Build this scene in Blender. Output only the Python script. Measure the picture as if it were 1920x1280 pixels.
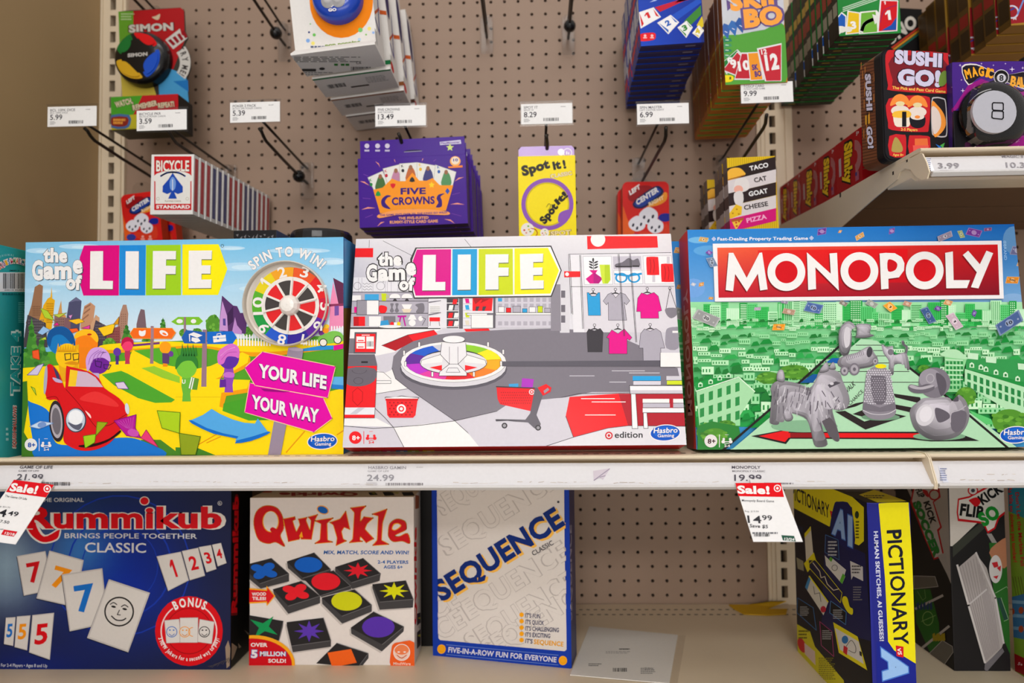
import bpy, bmesh, math, random
from mathutils import Vector, Matrix

for _o in list(bpy.data.objects):
    bpy.data.objects.remove(_o)
SC = bpy.context.scene
COL = SC.collection

# ------------------------------------------------------------------ camera
CAMPOS = Vector((0.0, -1.2468, 1.30))
RX = Vector((0.9994, 0.0315, -0.0115)).normalized()     # picture right
FW = Vector((-0.0310, 0.9987, 0.0402)).normalized()     # viewing direction
UP = RX.cross(FW).normalized()
RX = FW.cross(UP).normalized()
FPX = 1280.0                                             # focal length in pixels of the 1920 wide frame
_cd = bpy.data.cameras.new('camera')
_cd.lens = 24.0
_cd.sensor_width = 36.0
_cd.clip_start = 0.05
_cd.dof.use_dof = True
_cd.dof.focus_distance = 0.83
_cd.dof.aperture_fstop = 3.5
_cam = bpy.data.objects.new('camera', _cd)
COL.objects.link(_cam)
_cam.matrix_world = Matrix(((RX.x, UP.x, -FW.x, CAMPOS.x), (RX.y, UP.y, -FW.y, CAMPOS.y), (RX.z, UP.z, -FW.z, CAMPOS.z), (0, 0, 0, 1)))
SC.camera = _cam

# ------------------------------------------------------------------ world, lamps, exposure
SC.view_settings.view_transform = 'Standard'
SC.view_settings.look = 'None'
SC.view_settings.exposure = 0.2
SC.view_settings.gamma = 1.0
SC.view_settings.use_curve_mapping = False
_w = bpy.data.worlds.new('store_ambient')
SC.world = _w
_w.use_nodes = True
_bg = _w.node_tree.nodes['Background']
_bg.inputs[0].default_value = (1.0, 0.955, 0.91, 1)
_bg.inputs[1].default_value = 0.48


def lamp(name, loc, target, sx, sy, watts, color, spread=180):
    d = bpy.data.lights.new(name, 'AREA')
    d.shape = 'RECTANGLE'
    d.size, d.size_y = sx, sy
    d.energy = watts
    d.color = color
    d.spread = math.radians(spread)
    o = bpy.data.objects.new(name, d)
    COL.objects.link(o)
    o.location = loc
    o.rotation_euler = (Vector(target) - Vector(loc)).to_track_quat('-Z', 'Y').to_euler()
    return o


# ceiling tubes above the aisle; beam spread narrowed so the outer edges fall darker
lamp('aisle_tube_light', (0.3, -1.75, 3.75), (0.05, -0.45, 1.25), 2.4, 0.14, 4.2, (1.0, 0.96, 0.92), 90)
lamp('aisle_tube_light', (0.1, -3.4, 3.75), (0.05, -0.45, 1.2), 1.8, 0.3, 2.0, (1.0, 0.975, 0.95), 50)
lamp('aisle_tube_light', (-0.2, -5.2, 3.2), (0.05, -0.45, 1.25), 1.8, 0.4, 2.5, (1.0, 0.975, 0.95), 40)
# added soft fill from behind the camera, lifts the shaded recesses; no real fixture
lamp('front_fill_light', (0.2, -5.3, 1.25), (0.05, -0.45, 1.15), 2.6, 1.0, 38, (1.0, 0.955, 0.90))


# ------------------------------------------------------------------ picture point -> point in the place
def ray(px, py):
    return (FW + RX * ((px - 960) / FPX) - UP * ((py - 640) / FPX))


def hit(px, py, o, n):
    d = ray(px, py)
    return CAMPOS + d * ((o - CAMPOS).dot(n) / d.dot(n))


def at(px, py, Y):
    return hit(px, py, Vector((0, Y, 0)), Vector((0, 1, 0)))


def atX(px, py, X):
    return hit(px, py, Vector((X, 0, 0)), Vector((1, 0, 0)))


def atZ(px, py, Z):
    return hit(px, py, Vector((0, 0, Z)), Vector((0, 0, 1)))


ZM = CAMPOS.z - 0.101      # top of the middle shelf
ZD = CAMPOS.z - 0.422      # top of the lower deck
ZU = CAMPOS.z + 0.2489     # top of the upper right shelf
YL = -0.455                # shelf front lip


# ------------------------------------------------------------------ colour and materials
def lin(c):
    return tuple((x / 255 / 12.92) if x / 255 <= 0.04045 else ((x / 255 + 0.055) / 1.055) ** 2.4 for x in c[:3]) + (1.0,)


def nmat(name):
    m = bpy.data.materials.new(name)
    m.use_nodes = True
    return m, m.node_tree.nodes, m.node_tree.links, m.node_tree.nodes['Principled BSDF']


def plain(name, c, rough=0.5, metal=0.0, var=0.06, scale=60, coat=0.0, spec=0.5, bump=0.0):
    m, N, L, b = nmat(name)
    tc = N.new('ShaderNodeTexCoord')
    nz = N.new('ShaderNodeTexNoise')
    nz.inputs['Scale'].default_value = scale
    nz.inputs['Detail'].default_value = 4
    L.new(tc.outputs['Object'], nz.inputs['Vector'])
    mx = N.new('ShaderNodeMix')
    mx.data_type = 'RGBA'
    r = lin(c)
    mx.inputs[6].default_value = tuple(x * (1 - var) for x in r[:3]) + (1,)
    mx.inputs[7].default_value = tuple(min(1, x * (1 + var)) for x in r[:3]) + (1,)
    L.new(nz.outputs['Fac'], mx.inputs[0])
    L.new(mx.outputs[2], b.inputs['Base Color'])
    b.inputs['Roughness'].default_value = rough
    b.inputs['Metallic'].default_value = metal
    b.inputs['Coat Weight'].default_value = coat
    b.inputs['Specular IOR Level'].default_value = spec
    if bump:
        bp = N.new('ShaderNodeBump')
        bp.inputs['Strength'].default_value = bump
        bp.inputs['Distance'].default_value = 0.001
        L.new(nz.outputs['Fac'], bp.inputs['Height'])
        L.new(bp.outputs[0], b.inputs['Normal'])
    return m


def printed(name, rough, coat, spec=0.5):
    m, N, L, b = nmat(name)
    a = N.new('ShaderNodeAttribute')
    a.attribute_name = 'ink'
    tc = N.new('ShaderNodeTexCoord')
    nz = N.new('ShaderNodeTexNoise')
    nz.inputs['Scale'].default_value = 260
    L.new(tc.outputs['Object'], nz.inputs['Vector'])
    mp = N.new('ShaderNodeMapRange')
    mp.inputs[3].default_value = 0.965
    mp.inputs[4].default_value = 1.035
    L.new(nz.outputs['Fac'], mp.inputs[0])
    mu = N.new('ShaderNodeVectorMath')
    mu.operation = 'SCALE'
    L.new(a.outputs['Color'], mu.inputs[0])
    L.new(mp.outputs[0], mu.inputs['Scale'])
    L.new(mu.outputs[0], b.inputs['Base Color'])
    b.inputs['Roughness'].default_value = rough
    b.inputs['Coat Weight'].default_value = coat
    b.inputs['Coat Roughness'].default_value = 0.12
    b.inputs['Specular IOR Level'].default_value = spec
    return m


def clear(name, tint=(1, 1, 1), gloss=0.10, rough=0.05):
    m, N, L, b = nmat(name)
    N.remove(b)
    t = N.new('ShaderNodeBsdfTransparent')
    t.inputs[0].default_value = (*tint, 1)
    g = N.new('ShaderNodeBsdfGlossy')
    g.inputs['Roughness'].default_value = rough
    lw = N.new('ShaderNodeLayerWeight')
    lw.inputs[0].default_value = 0.35
    mp = N.new('ShaderNodeMapRange')
    mp.inputs[3].default_value = gloss * 0.4
    mp.inputs[4].default_value = min(1, gloss * 5)
    L.new(lw.outputs['Fresnel'], mp.inputs[0])
    mx = N.new('ShaderNodeMixShader')
    L.new(mp.outputs[0], mx.inputs[0])
    L.new(t.outputs[0], mx.inputs[1])
    L.new(g.outputs[0], mx.inputs[2])
    L.new(mx.outputs[0], N['Material Output'].inputs[0])
    return m


M = {
    'gloss': printed('printed_card', 0.36, 0.03, 0.12),
    'matte': printed('printed_paper', 0.7, 0.0, 0.1),
    'plast': printed('coloured_plastic', 0.22, 0.1, 0.4),
    'peg': plain('painted_pegboard', (153, 127, 108), 0.55, var=0.03, scale=25),
    'dark': plain('hollow_board_back', (46, 34, 24), 0.9),
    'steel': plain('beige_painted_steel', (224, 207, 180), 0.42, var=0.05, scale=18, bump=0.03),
    'panel': plain('tan_partition_paint', (172, 144, 102), 0.6, var=0.05, scale=6),
    'wire': plain('dark_wire', (52, 46, 40), 0.35, metal=0.6),
    'ball': plain('polished_black_ball', (10, 10, 11), 0.05, spec=0.22, var=0.01),
    'black': plain('black_plastic', (14, 14, 15), 0.25),
    'under_shade': plain('shaded_underside_brown', (104, 76, 48), 0.6),  # dark tone stands in for shade on the shelf underside
    'channel': plain('price_channel', (226, 220, 214), 0.32, var=0.02),
    'clear': clear('clear_plastic', gloss=0.03),
    'clearw': clear('clear_label_holder', (0.95, 0.95, 0.95), 0.035, 0.2),
}


# ------------------------------------------------------------------ mesh builder
class MB:
    def __init__(s):
        s.v, s.f, s.c, s.m = [], [], [], []

    def face(s, pts, col=(200, 200, 200), mi=0, cols=None):
        i = len(s.v)
        s.v += [Vector(p) for p in pts]
        s.f.append(tuple(range(i, i + len(pts))))
        s.c.append([lin(c) for c in cols] if cols else [lin(col)] * len(pts))
        s.m.append(mi)

    def add(s, verts, faces, col=(200, 200, 200), mi=0, fcols=None):
        i = len(s.v)
        s.v += [Vector(p) for p in verts]
        lc = lin(col)
        for k, f in enumerate(faces):
            s.f.append(tuple(i + q for q in f))
            s.c.append([lin(fcols[k]) if fcols else lc] * len(f))
            s.m.append(mi)

    def box(s, o, u, v, n, col=(200, 200, 200), mi=0, bev=0.0, cols=None):
        """box from corner o with edge vectors u, v, n (n points away from the viewer)"""
        o, u, v, n = Vector(o), Vector(u), Vector(v), Vector(n)
        bm = bmesh.new()
        vs = [bm.verts.new(o + u * a + v * b + n * c) for c in (0, 1) for b in (0, 1) for a in (0, 1)]
        for q in ((0, 1, 3, 2), (5, 4, 6, 7), (4, 0, 2, 6), (1, 5, 7, 3), (2, 3, 7, 6), (4, 5, 1, 0)):
            bm.faces.new([vs[k] for k in q])
        if u.cross(v).dot(n) > 0:
            bmesh.ops.reverse_faces(bm, faces=bm.faces)
        if bev:
            bmesh.ops.bevel(bm, geom=list(bm.edges), offset=bev, segments=2, profile=0.7, affect='EDGES')
        bm.normal_update()
        bm.verts.index_update()
        fc = None
        if cols:
            un, vn, nn = u.normalized(), v.normalized(), n.normalized()
            fc = []
            for f in bm.faces:
                d = {'front': -f.normal.dot(nn), 'back': f.normal.dot(nn), 'left': -f.normal.dot(un), 'right': f.normal.dot(un), 'top': f.normal.dot(vn), 'bottom': -f.normal.dot(vn)}
                fc.append(cols.get(max(d, key=d.get), col))
        s.add([w.co.copy() for w in bm.verts], [[w.index for w in f.verts] for f in bm.faces], col, mi, fc)
        bm.free()

    def prism(s, pts, d, col=(200, 200, 200), mi=0):
        """closed outline pts pushed along d"""
        n = len(pts)
        d = Vector(d)
        a = [Vector(p) for p in pts]
        s.add(a + [p + d for p in a], [tuple(range(n))[::-1], tuple(range(n, 2 * n))] + [(k, (k + 1) % n, n + (k + 1) % n, n + k) for k in range(n)], col, mi)

    def tube(s, pts, r, col=(60, 55, 50), mi=0, seg=8):
        pts = [Vector(p) for p in pts]
        rings = []
        for i, p in enumerate(pts):
            t = (pts[min(i + 1, len(pts) - 1)] - pts[max(i - 1, 0)]).normalized()
            a = t.orthogonal().normalized() if i == 0 else (rings[-1][1] - t * rings[-1][1].dot(t)).normalized()
            rings.append((p, a, t.cross(a)))
        vs, fs = [], []
        for p, a, b in rings:
            for k in range(seg):
                g = 2 * math.pi * k / seg
                vs.append(p + (a * math.cos(g) + b * math.sin(g)) * r)
        for i in range(len(pts) - 1):
            for k in range(seg):
                fs.append((i * seg + k, i * seg + (k + 1) % seg, (i + 1) * seg + (k + 1) % seg, (i + 1) * seg + k))
        fs += [tuple(range(seg))[::-1], tuple(range((len(pts) - 1) * seg, len(pts) * seg))]
        s.add(vs, fs, col, mi)

    def lathe(s, o, ax, prof, col=(200, 200, 200), mi=0, seg=32, cols=None):
        """profile [(radius, height along ax)] turned round ax at o"""
        o, ax = Vector(o), Vector(ax).normalized()
        a = ax.orthogonal().normalized()
        b = ax.cross(a)
        vs, fs, fc = [], [], []
        for r, h in prof:
            for k in range(seg):
                g = 2 * math.pi * k / seg
                vs.append(o + ax * h + (a * math.cos(g) + b * math.sin(g)) * r)
        for i in range(len(prof) - 1):
            for k in range(seg):
                fs.append((i * seg + k, i * seg + (k + 1) % seg, (i + 1) * seg + (k + 1) % seg, (i + 1) * seg + k))
                fc.append(cols[i] if cols else col)
        s.add(vs, fs, col, mi, fc)

    def build(s, name, mats, parent=None, loc=None, smooth=False):
        me = bpy.data.meshes.new(name)
        loc = Vector(loc) if loc is not None else Vector((0, 0, 0))
        base = loc if parent is None else parent.matrix_world.translation
        me.from_pydata([tuple(p - base) for p in s.v], [], s.f)
        at_ = me.color_attributes.new('ink', 'FLOAT_COLOR', 'CORNER')
        flat = [x for fc in s.c for c in fc for x in c]
        at_.data.foreach_set('color', flat)
        for k in ([mats] if isinstance(mats, str) else mats):
            me.materials.append(M[k])
        me.polygons.foreach_set('material_index', s.m)
        if smooth:
            me.polygons.foreach_set('use_smooth', [True] * len(me.polygons))
        me.update()
        o = bpy.data.objects.new(name, me)
        COL.objects.link(o)
        if parent is not None:
            o.parent = parent
        else:
            o.location = loc
        bpy.context.view_layer.update()
        return o


def tag(o, label=None, cat=None, group=None, kind=None):
    for k, v in (('label', label), ('category', cat), ('group', group), ('kind', kind)):
        if v:
            o[k] = v
    return o


def empty(name, loc, label, cat, group=None):
    o = bpy.data.objects.new(name, None)
    COL.objects.link(o)
    o.location = loc
    o.empty_display_size = 0.02
    bpy.context.view_layer.update()
    return tag(o, label, cat, group)


def copy_tree(o, loc, parent=None):
    c = o.copy()
    COL.objects.link(c)
    if parent is not None:
        c.parent = parent
    else:
        c.location = loc
    for ch in list(o.children):
        copy_tree(ch, None, c)
    return c


ORD = ['front', 'second', 'third', 'fourth', 'fifth', 'sixth', 'seventh', 'eighth', 'ninth', 'tenth', 'eleventh', 'twelfth', 'thirteenth', 'fourteenth', 'fifteenth', 'sixteenth', 'seventeenth', 'eighteenth']

# ------------------------------------------------------------------ lettering and flat print
_tc = {}


def glyphs(s, b):
    """built-in letters as triangles: x 0..1 over the word, y 0..1 from baseline to cap height"""
    key = (s, b)
    if s == '1':
        e = b * 0.6
        return ([(0, 0.56 - e), (0, 0.72), (0.5, 1), (1, 1), (1, 0), (0.5 - e, 0), (0.5 - e, 0.7)], [(0, 6, 1), (1, 6, 2), (2, 6, 3), (6, 5, 3), (3, 5, 4)], 0, 0.24 + 2 * b)
    if key not in _tc:
        cu = bpy.data.curves.new('lettering', 'FONT')
        cu.body = s
        cu.resolution_u = 3
        cu.offset = b
        cu.space_character = 1 + 1.3 * b
        cu.fill_mode = 'FRONT'
        ob = bpy.data.objects.new('lettering', cu)
        me = bpy.data.meshes.new_from_object(ob)
        me.calc_loop_triangles()
        vs = [v.co.copy() for v in me.vertices]
        tr = [tuple(t.vertices) for t in me.loop_triangles]
        bpy.data.objects.remove(ob)
        bpy.data.curves.remove(cu)
        bpy.data.meshes.remove(me)
        x0, x1 = min(v.x for v in vs), max(v.x for v in vs)
        _tc[key] = ([((v.x - x0) / max(1e-6, x1 - x0), (v.y + b) / (0.73 + 2 * b)) for v in vs], tr, x0, x1)
    return _tc[key]


def clip(poly, w, h):
    for ax, lim, sg in ((0, 0, 1), (0, w, -1), (1, 0, 1), (1, h, -1)):
        out = []
        for i in range(len(poly)):
            p, q = poly[i - 1], poly[i]
            a, b = (p[ax] - lim) * sg, (q[ax] - lim) * sg
            if (a >= 0) != (b >= 0):
                t = a / (a - b)
                out.append(tuple(p[k] + (q[k] - p[k]) * t for k in range(len(p))))
            if b >= 0:
                out.append(q)
        poly = out
        if len(poly) < 3:
            return []
    return poly


EPS = 0.00005


class Art:
    """flat printing on the rectangle o, u (w), v (h); points are given in the current frame"""

    def __init__(s, mb, o, u, v, out, w, h, uvframe=False, mi=0, base=0.0001):
        s.mb, s.o, s.u, s.v, s.n, s.w, s.h = mb, Vector(o), Vector(u).normalized(), Vector(v).normalized(), Vector(out).normalized(), w, h
        s.mi, s.base = mi, base
        s.fr = None if uvframe else (0, 0, 1.0)
        s.items = []
        s.lock = None

    def z(s, x0, y0, k):
        s.fr = (x0, y0, k)
        return s

    def uv(s, W=None, H=None):
        """own frame: x right 0..W, y down 0..H over the face"""
        s.fr = None
        s.W, s.H = W or s.w, H or s.h
        return s

    def P(s, p):
        if s.fr is None:
            return (p[0] / s.W * s.w, s.h - p[1] / s.H * s.h)
        q = hit(s.fr[0] + p[0] / s.fr[2], s.fr[1] + p[1] / s.fr[2], s.o, s.n) - s.o
        return (q.dot(s.u), q.dot(s.v))

    def level(s, bb):
        if s.lock is not None:
            if s.lock[0] is None:
                s.lock[0] = 1 + max([k for b, k in s.items if not (b[2] <= s.lock[1][0] or b[0] >= s.lock[1][2] or b[3] <= s.lock[1][1] or b[1] >= s.lock[1][3])] or [0])
                s.items.append((s.lock[1], s.lock[0]))
            return s.lock[0]
        k = 1 + max([k for b, k in s.items if not (b[2] <= bb[0] or b[0] >= bb[2] or b[3] <= bb[1] or b[1] >= bb[3])] or [0])
        s.items.append((bb, k))
        return k

    def begin(s, x0, y0, x1, y1):
        q = [s.P(p) for p in ((x0, y0), (x1, y0), (x1, y1), (x0, y1))]
        s.lock = [None, (min(a[0] for a in q), min(a[1] for a in q), max(a[0] for a in q), max(a[1] for a in q))]

    def end(s):
        s.lock = None

    def put(s, polys, col, cols=None):
        """polys in (u, v) metres; cols = per polygon per corner"""
        done = []
        for i, p in enumerate(polys):
            if cols:
                q = clip([tuple(a) + tuple(lin(c)[:3]) for a, c in zip(p, cols[i])], s.w, s.h)
            else:
                q = clip(p, s.w, s.h)
            if len(q) >= 3:
                done.append(q)
        if not done:
            return
        bb = (min(a[0] for q in done for a in q), min(a[1] for q in done for a in q), max(a[0] for q in done for a in q), max(a[1] for q in done for a in q))
        off = s.n * (s.base + EPS * s.level(bb))
        mb = s.mb
        lc = None if cols else lin(col)
        for q in done:
            ar = sum(q[i - 1][0] * q[i][1] - q[i][0] * q[i - 1][1] for i in range(len(q)))
            if ar < 0:
                q = q[::-1]
            i0 = len(mb.v)
            mb.v += [s.o + s.u * a[0] + s.v * a[1] + off for a in q]
            mb.f.append(tuple(range(i0, i0 + len(q))))
            mb.c.append([tuple(a[2:5]) + (1,) for a in q] if cols else [lc] * len(q))
            mb.m.append(s.mi)

    def poly(s, pts, col):
        s.put([[s.P(p) for p in pts]], col)

    def polys(s, lst, col):
        s.put([[s.P(p) for p in q] for q in lst], col)

    def rect(s, x0, y0, x1, y1, col):
        s.poly([(x0, y0), (x1, y0), (x1, y1), (x0, y1)], col)

    def blob(s, pts, col, n=5):
        s.poly(smooth(pts, n), col)

    def ell(s, cx, cy, rx, ry, col, rot=0, n=28, a0=0, a1=360):
        c, d = math.cos(math.radians(rot)), math.sin(math.radians(rot))
        pts = []
        for k in range(n if a1 - a0 == 360 else n + 1):
            t = math.radians(a0 + (a1 - a0) * k / n)
            x, y = rx * math.cos(t), ry * math.sin(t)
            pts.append((cx + x * c - y * d, cy + x * d + y * c))
        s.poly(pts, col)

    def ring(s, cx, cy, r0, r1, col, n=32, a0=0, a1=360, ky=1.0):
        q = []
        for k in range(n):
            t, t2 = (math.radians(a0 + (a1 - a0) * (k + j) / n) for j in (0, 1))
            q.append([(cx + r * math.cos(a), cy + ky * r * math.sin(a)) for r, a in ((r0, t), (r1, t), (r1, t2), (r0, t2))])
        s.polys(q, col)

    def star(s, cx, cy, r1, r2, n, col, rot=0, kx=1, ky=1, sk=0):
        pts = []
        for k in range(2 * n):
            a = math.radians(rot - 90) + math.pi * k / n
            r = r1 if k % 2 == 0 else r2
            x, y = r * math.cos(a) * kx, r * math.sin(a) * ky
            pts.append((cx + x + sk * y, cy + y))
        s.poly(pts, col)

    def line(s, pts, w, col, closed=False):
        if closed:
            pts = list(pts) + [pts[0]]
        q = []
        for i, ((x0, y0), (x1, y1)) in enumerate(zip(pts, pts[1:])):
            L = math.hypot(x1 - x0, y1 - y0) or 1
            dx, dy = (x1 - x0) / L * w / 2, (y1 - y0) / L * w / 2
            e = 0.8 if len(pts) > 2 else 0
            q.append([(x0 - dy - dx * e, y0 + dx - dy * e), (x1 - dy + dx * e, y1 + dx + dy * e), (x1 + dy + dx * e, y1 - dx + dy * e), (x0 + dy - dx * e, y0 - dx - dy * e)])
        s.polys(q, col)

    def curve(s, pts, w, col, closed=False, n=5):
        s.line(smooth(pts, n, closed), w, col, closed)

    def grad(s, quad, c00, c10, c11, c01, n=6):
        """quad tl, tr, br, bl with a printed colour blend"""
        tl, tr, br, bl = quad
        P, K = [], []

        def bi(a, b, A, B, C, D):
            return tuple(A[k] * (1 - a) * (1 - b) + B[k] * a * (1 - b) + C[k] * a * b + D[k] * (1 - a) * b for k in range(len(A)))
        for i in range(n):
            for j in range(n):
                cs = [(i / n, j / n), ((i + 1) / n, j / n), ((i + 1) / n, (j + 1) / n), (i / n, (j + 1) / n)]
                P.append([s.P(bi(a, b, tl, tr, br, bl)) for a, b in cs])
                K.append([bi(a, b, c00, c10, c11, c01) for a, b in cs])
        s.put(P, None, K)

    def field(s, x0, y0, x1, y1, nx, ny, f):
        P, K = [], []
        for i in range(nx):
            for j in range(ny):
                q = [(x0 + (x1 - x0) * (i + a) / nx, y0 + (y1 - y0) * (j + b) / ny) for a, b in ((0, 0), (1, 0), (1, 1), (0, 1))]
                P.append([s.P(p) for p in q])
                K.append([f(*p) for p in q])
        s.put(P, None, K)

    def txt(s, t, x0, y0, x1, y1, h, col, b=0.02, out=None, up=None, sh=None):
        """word t with its baseline from x0,y0 to x1,y1 and capitals h high; out=(width, colour) outline; sh=(dx,dy,colour) printed drop shade"""
        dx, dy = x1 - x0, y1 - y0
        L = math.hypot(dx, dy)
        ux, uy = up if up else (dy / L, -dx / L)

        def lay(bb, c, ox=0.0, oy=0.0):
            vs, tr, a, e = glyphs(t, bb)
            _, _, a0, e0 = glyphs(t, b)
            g = bb - b
            kx = (e - a) / (e0 - a0) if bb != b else 1
            xs = lambda v: (v[0] - 0.5) * kx + 0.5
            ys = lambda v: (v[1] * (0.73 + 2 * bb) - g) / (0.73 + 2 * b)
            pv = [s.P((x0 + ox + dx * xs(v) + ux * h * ys(v), y0 + oy + dy * xs(v) + uy * h * ys(v))) for v in vs]
            s.put([[pv[k] for k in q] for q in tr], c)
        if sh:
            lay(b, sh[2], sh[0], sh[1])
        if out:
            lay(b + out[0], out[1])
        lay(b, col)

    def arc(s, t, cx, cy, r, a0, a1, h, col, b=0.02, out=None, k=0.7, inside=False):
        """letters along an arc; angles in degrees clockwise from straight up"""
        wd = [0.3 if ch == ' ' else glyphs(ch, b)[3] - glyphs(ch, b)[2] + 0.1 for ch in t]
        ce = [sum(wd[:i]) + wd[i] / 2 for i in range(len(t))]
        for i, ch in enumerate(t):
            if ch == ' ':
                continue
            a = math.radians(a0 + (a1 - a0) * (ce[i] - ce[0]) / (ce[-1] - ce[0]))
            sg = -1 if inside else 1
            px, py = cx + r * math.sin(a), cy - r * math.cos(a)
            tx, ty = math.cos(a) * sg, math.sin(a) * sg
            _, _, g0, g1 = glyphs(ch, b)
            w = (g1 - g0) / 0.73 * h * k
            s.txt(ch, px - tx * w / 2, py - ty * w / 2, px + tx * w / 2, py + ty * w / 2, h, col, b, out)

    def bars(s, x0, y0, x1, y1, col=(20, 20, 20), n=24, seed=1):
        rn = random.Random(seed)
        x, q = 0.0, []
        ws = [rn.choice((1, 1, 2, 3)) for _ in range(2 * n)]
        T = sum(ws)
        for k, w in enumerate(ws):
            if k % 2 == 0:
                a, c = x0 + (x1 - x0) * x / T, x0 + (x1 - x0) * (x + w) / T
                q.append([(a, y0), (c, y0), (c, y1), (a, y1)])
            x += w
        s.polys(q, col)

    def fine(s, x0, y0, x1, y1, rows, col, seed=1, fill=0.5):
        """print too small to read, as rows of short strokes"""
        rn = random.Random(seed)
        q = []
        H = (y1 - y0) / rows
        for r in range(rows):
            x = x0
            e = x1 - (x1 - x0) * rn.random() * 0.3
            while x < e:
                w = (x1 - x0) * (0.05 + 0.09 * rn.random())
                ya = y0 + H * r
                q.append([(x, ya), (min(e, x + w), ya), (min(e, x + w), ya + H * fill), (x, ya + H * fill)])
                x += w + (x1 - x0) * 0.025
        s.polys(q, col)


def smooth(pts, n=5, closed=True):
    out, m = [], len(pts)
    for i in range(m if closed else m - 1):
        if closed:
            p = [pts[(i + k - 1) % m] for k in range(4)]
        else:
            p = [pts[min(max(i + k - 1, 0), m - 1)] for k in range(4)]
        for j in range(n):
            t = j / n
            out.append(tuple(0.5 * (2 * p[1][k] + (p[2][k] - p[0][k]) * t + (2 * p[0][k] - 5 * p[1][k] + 4 * p[2][k] - p[3][k]) * t * t + (3 * p[1][k] - p[0][k] - 3 * p[2][k] + p[3][k]) * t ** 3) for k in range(2)))
    if not closed:
        out.append(tuple(pts[-1]))
    return out


WHITE, INK = (236, 233, 232), (28, 26, 28)


class Carton:
    """a printed carton: o = lower left front corner, u right, v up, n away from the viewer"""

    def __init__(s, o, u, v, n, w, h, d, cols, bev=0.0012):
        s.o, s.u, s.v, s.n, s.w, s.h, s.d = Vector(o), Vector(u).normalized(), Vector(v).normalized(), Vector(n).normalized(), w, h, d
        s.mb = MB()
        s.mb.box(s.o, s.u * w, s.v * h, s.n * d, bev=bev, cols=cols, col=cols.get('all', (200, 200, 200)))

    def front(s, **k):
        return Art(s.mb, s.o, s.u, s.v, -s.n, s.w, s.h, **k)

    def right(s, **k):
        return Art(s.mb, s.o + s.u * s.w, s.n, s.v, s.u, s.d, s.h, **k)

    def left(s, **k):
        return Art(s.mb, s.o + s.n * s.d, -s.n, s.v, -s.u, s.d, s.h, **k)

    def top(s, **k):
        return Art(s.mb, s.o + s.v * s.h, s.u, s.n, s.v, s.w, s.d, **k)

    def bottom(s, **k):
        return Art(s.mb, s.o + s.n * s.d, s.u, -s.n, -s.v, s.w, s.d, **k)

    def base(s):
        return s.o + s.u * (s.w / 2) + s.n * (s.d / 2)

    def build(s, name, label, cat, mat='gloss', group=None):
        return tag(s.mb.build(name, mat, loc=s.base()), label, cat, group)


def facing(tl, tr, bl, Y):
    """corner, axes and size of a carton front seen at these three picture points, standing in the plane Y"""
    a, b, c = at(*tl, Y), at(*tr, Y), at(*bl, Y)
    u = (b - a).normalized()
    n = Vector((0, 1, 0))
    v = n.cross(u) * -1
    if v.z < 0:
        v = -v
    h = (a - c).dot(v)
    return a - v * h, u, v, n, (b - a).length, h


XA, YA, ZA = Vector((1, 0, 0)), Vector((0, 1, 0)), Vector((0, 0, 1))

# ================================================================== the setting: wall, uprights, partition
HX0, HZ0, PIT = -0.6297, CAMPOS.z + 0.6847, 0.0254


def pegboard(name, x0, x1, hx, c0, c1, r0, r1, z0, z1, HZ0=HZ0):
    """hardboard with a grid of real holes, a hollow behind"""
    mb = MB()
    R = 0.0031
    xa, xb = hx + (c0 - 0.5) * PIT, hx + (c1 + 0.5) * PIT
    zb, za = HZ0 - (r0 - 0.5) * PIT, HZ0 - (r1 + 0.5) * PIT
    for q in ((x0, xa, z0, z1), (xb, x1, z0, z1), (xa, xb, z0, za), (xa, xb, zb, z1)):
        if q[1] - q[0] > 1e-4 and q[3] - q[2] > 1e-4:
            mb.face([(q[0], 0, q[2]), (q[1], 0, q[2]), (q[1], 0, q[3]), (q[0], 0, q[3])])
    o8 = [(math.cos(math.pi / 8 + k * math.pi / 4), math.sin(math.pi / 8 + k * math.pi / 4)) for k in range(8)]
    hp = PIT / 2
    for c in range(c0, c1 + 1):
        for r in range(r0, r1 + 1):
            cx, cz = hx + c * PIT, HZ0 - r * PIT
            vs = [(cx + R * a, 0, cz + R * b) for a, b in o8] + [(cx + R * a, 0.006, cz + R * b) for a, b in o8]
            vs += [(cx + hp, 0, cz + hp), (cx - hp, 0, cz + hp), (cx - hp, 0, cz - hp), (cx + hp, 0, cz - hp)]
            fs = [(16, 17, 2, 1), (17, 18, 4, 3), (18, 19, 6, 5), (19, 16, 0, 7), (16, 1, 0), (17, 3, 2), (18, 5, 4), (19, 7, 6)]
            mb.add(vs, fs)
            mb.add(vs[:16], [(k, (k + 1) % 8, 8 + (k + 1) % 8, 8 + k) for k in range(8)])
    mb.face([(x0, 0.012, z0), (x1, 0.012, z0), (x1, 0.012, z1), (x0, 0.012, z1)], mi=1)
    for p, q in (((x0, z0), (x1, z0)), ((x1, z0), (x1, z1)), ((x1, z1), (x0, z1)), ((x0, z1), (x0, z0))):
        mb.face([(p[0], 0, p[1]), (q[0], 0, q[1]), (q[0], 0.012, q[1]), (p[0], 0.012, p[1])])
    tag(mb.build(name, ['peg', 'dark'], loc=((x0 + x1) / 2, 0, z0)), kind='structure')


ZT = CAMPOS.z + 0.80
pegboard('wall_back', -0.762, 0.416, HX0, -4, 40, -3, 43, ZD - 0.02, ZT)
pegboard('wall_right', 0.474, 1.25, 0.4901, 0, 29, -3, 43, ZD - 0.02, ZT, HZ0 + 0.006)


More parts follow.
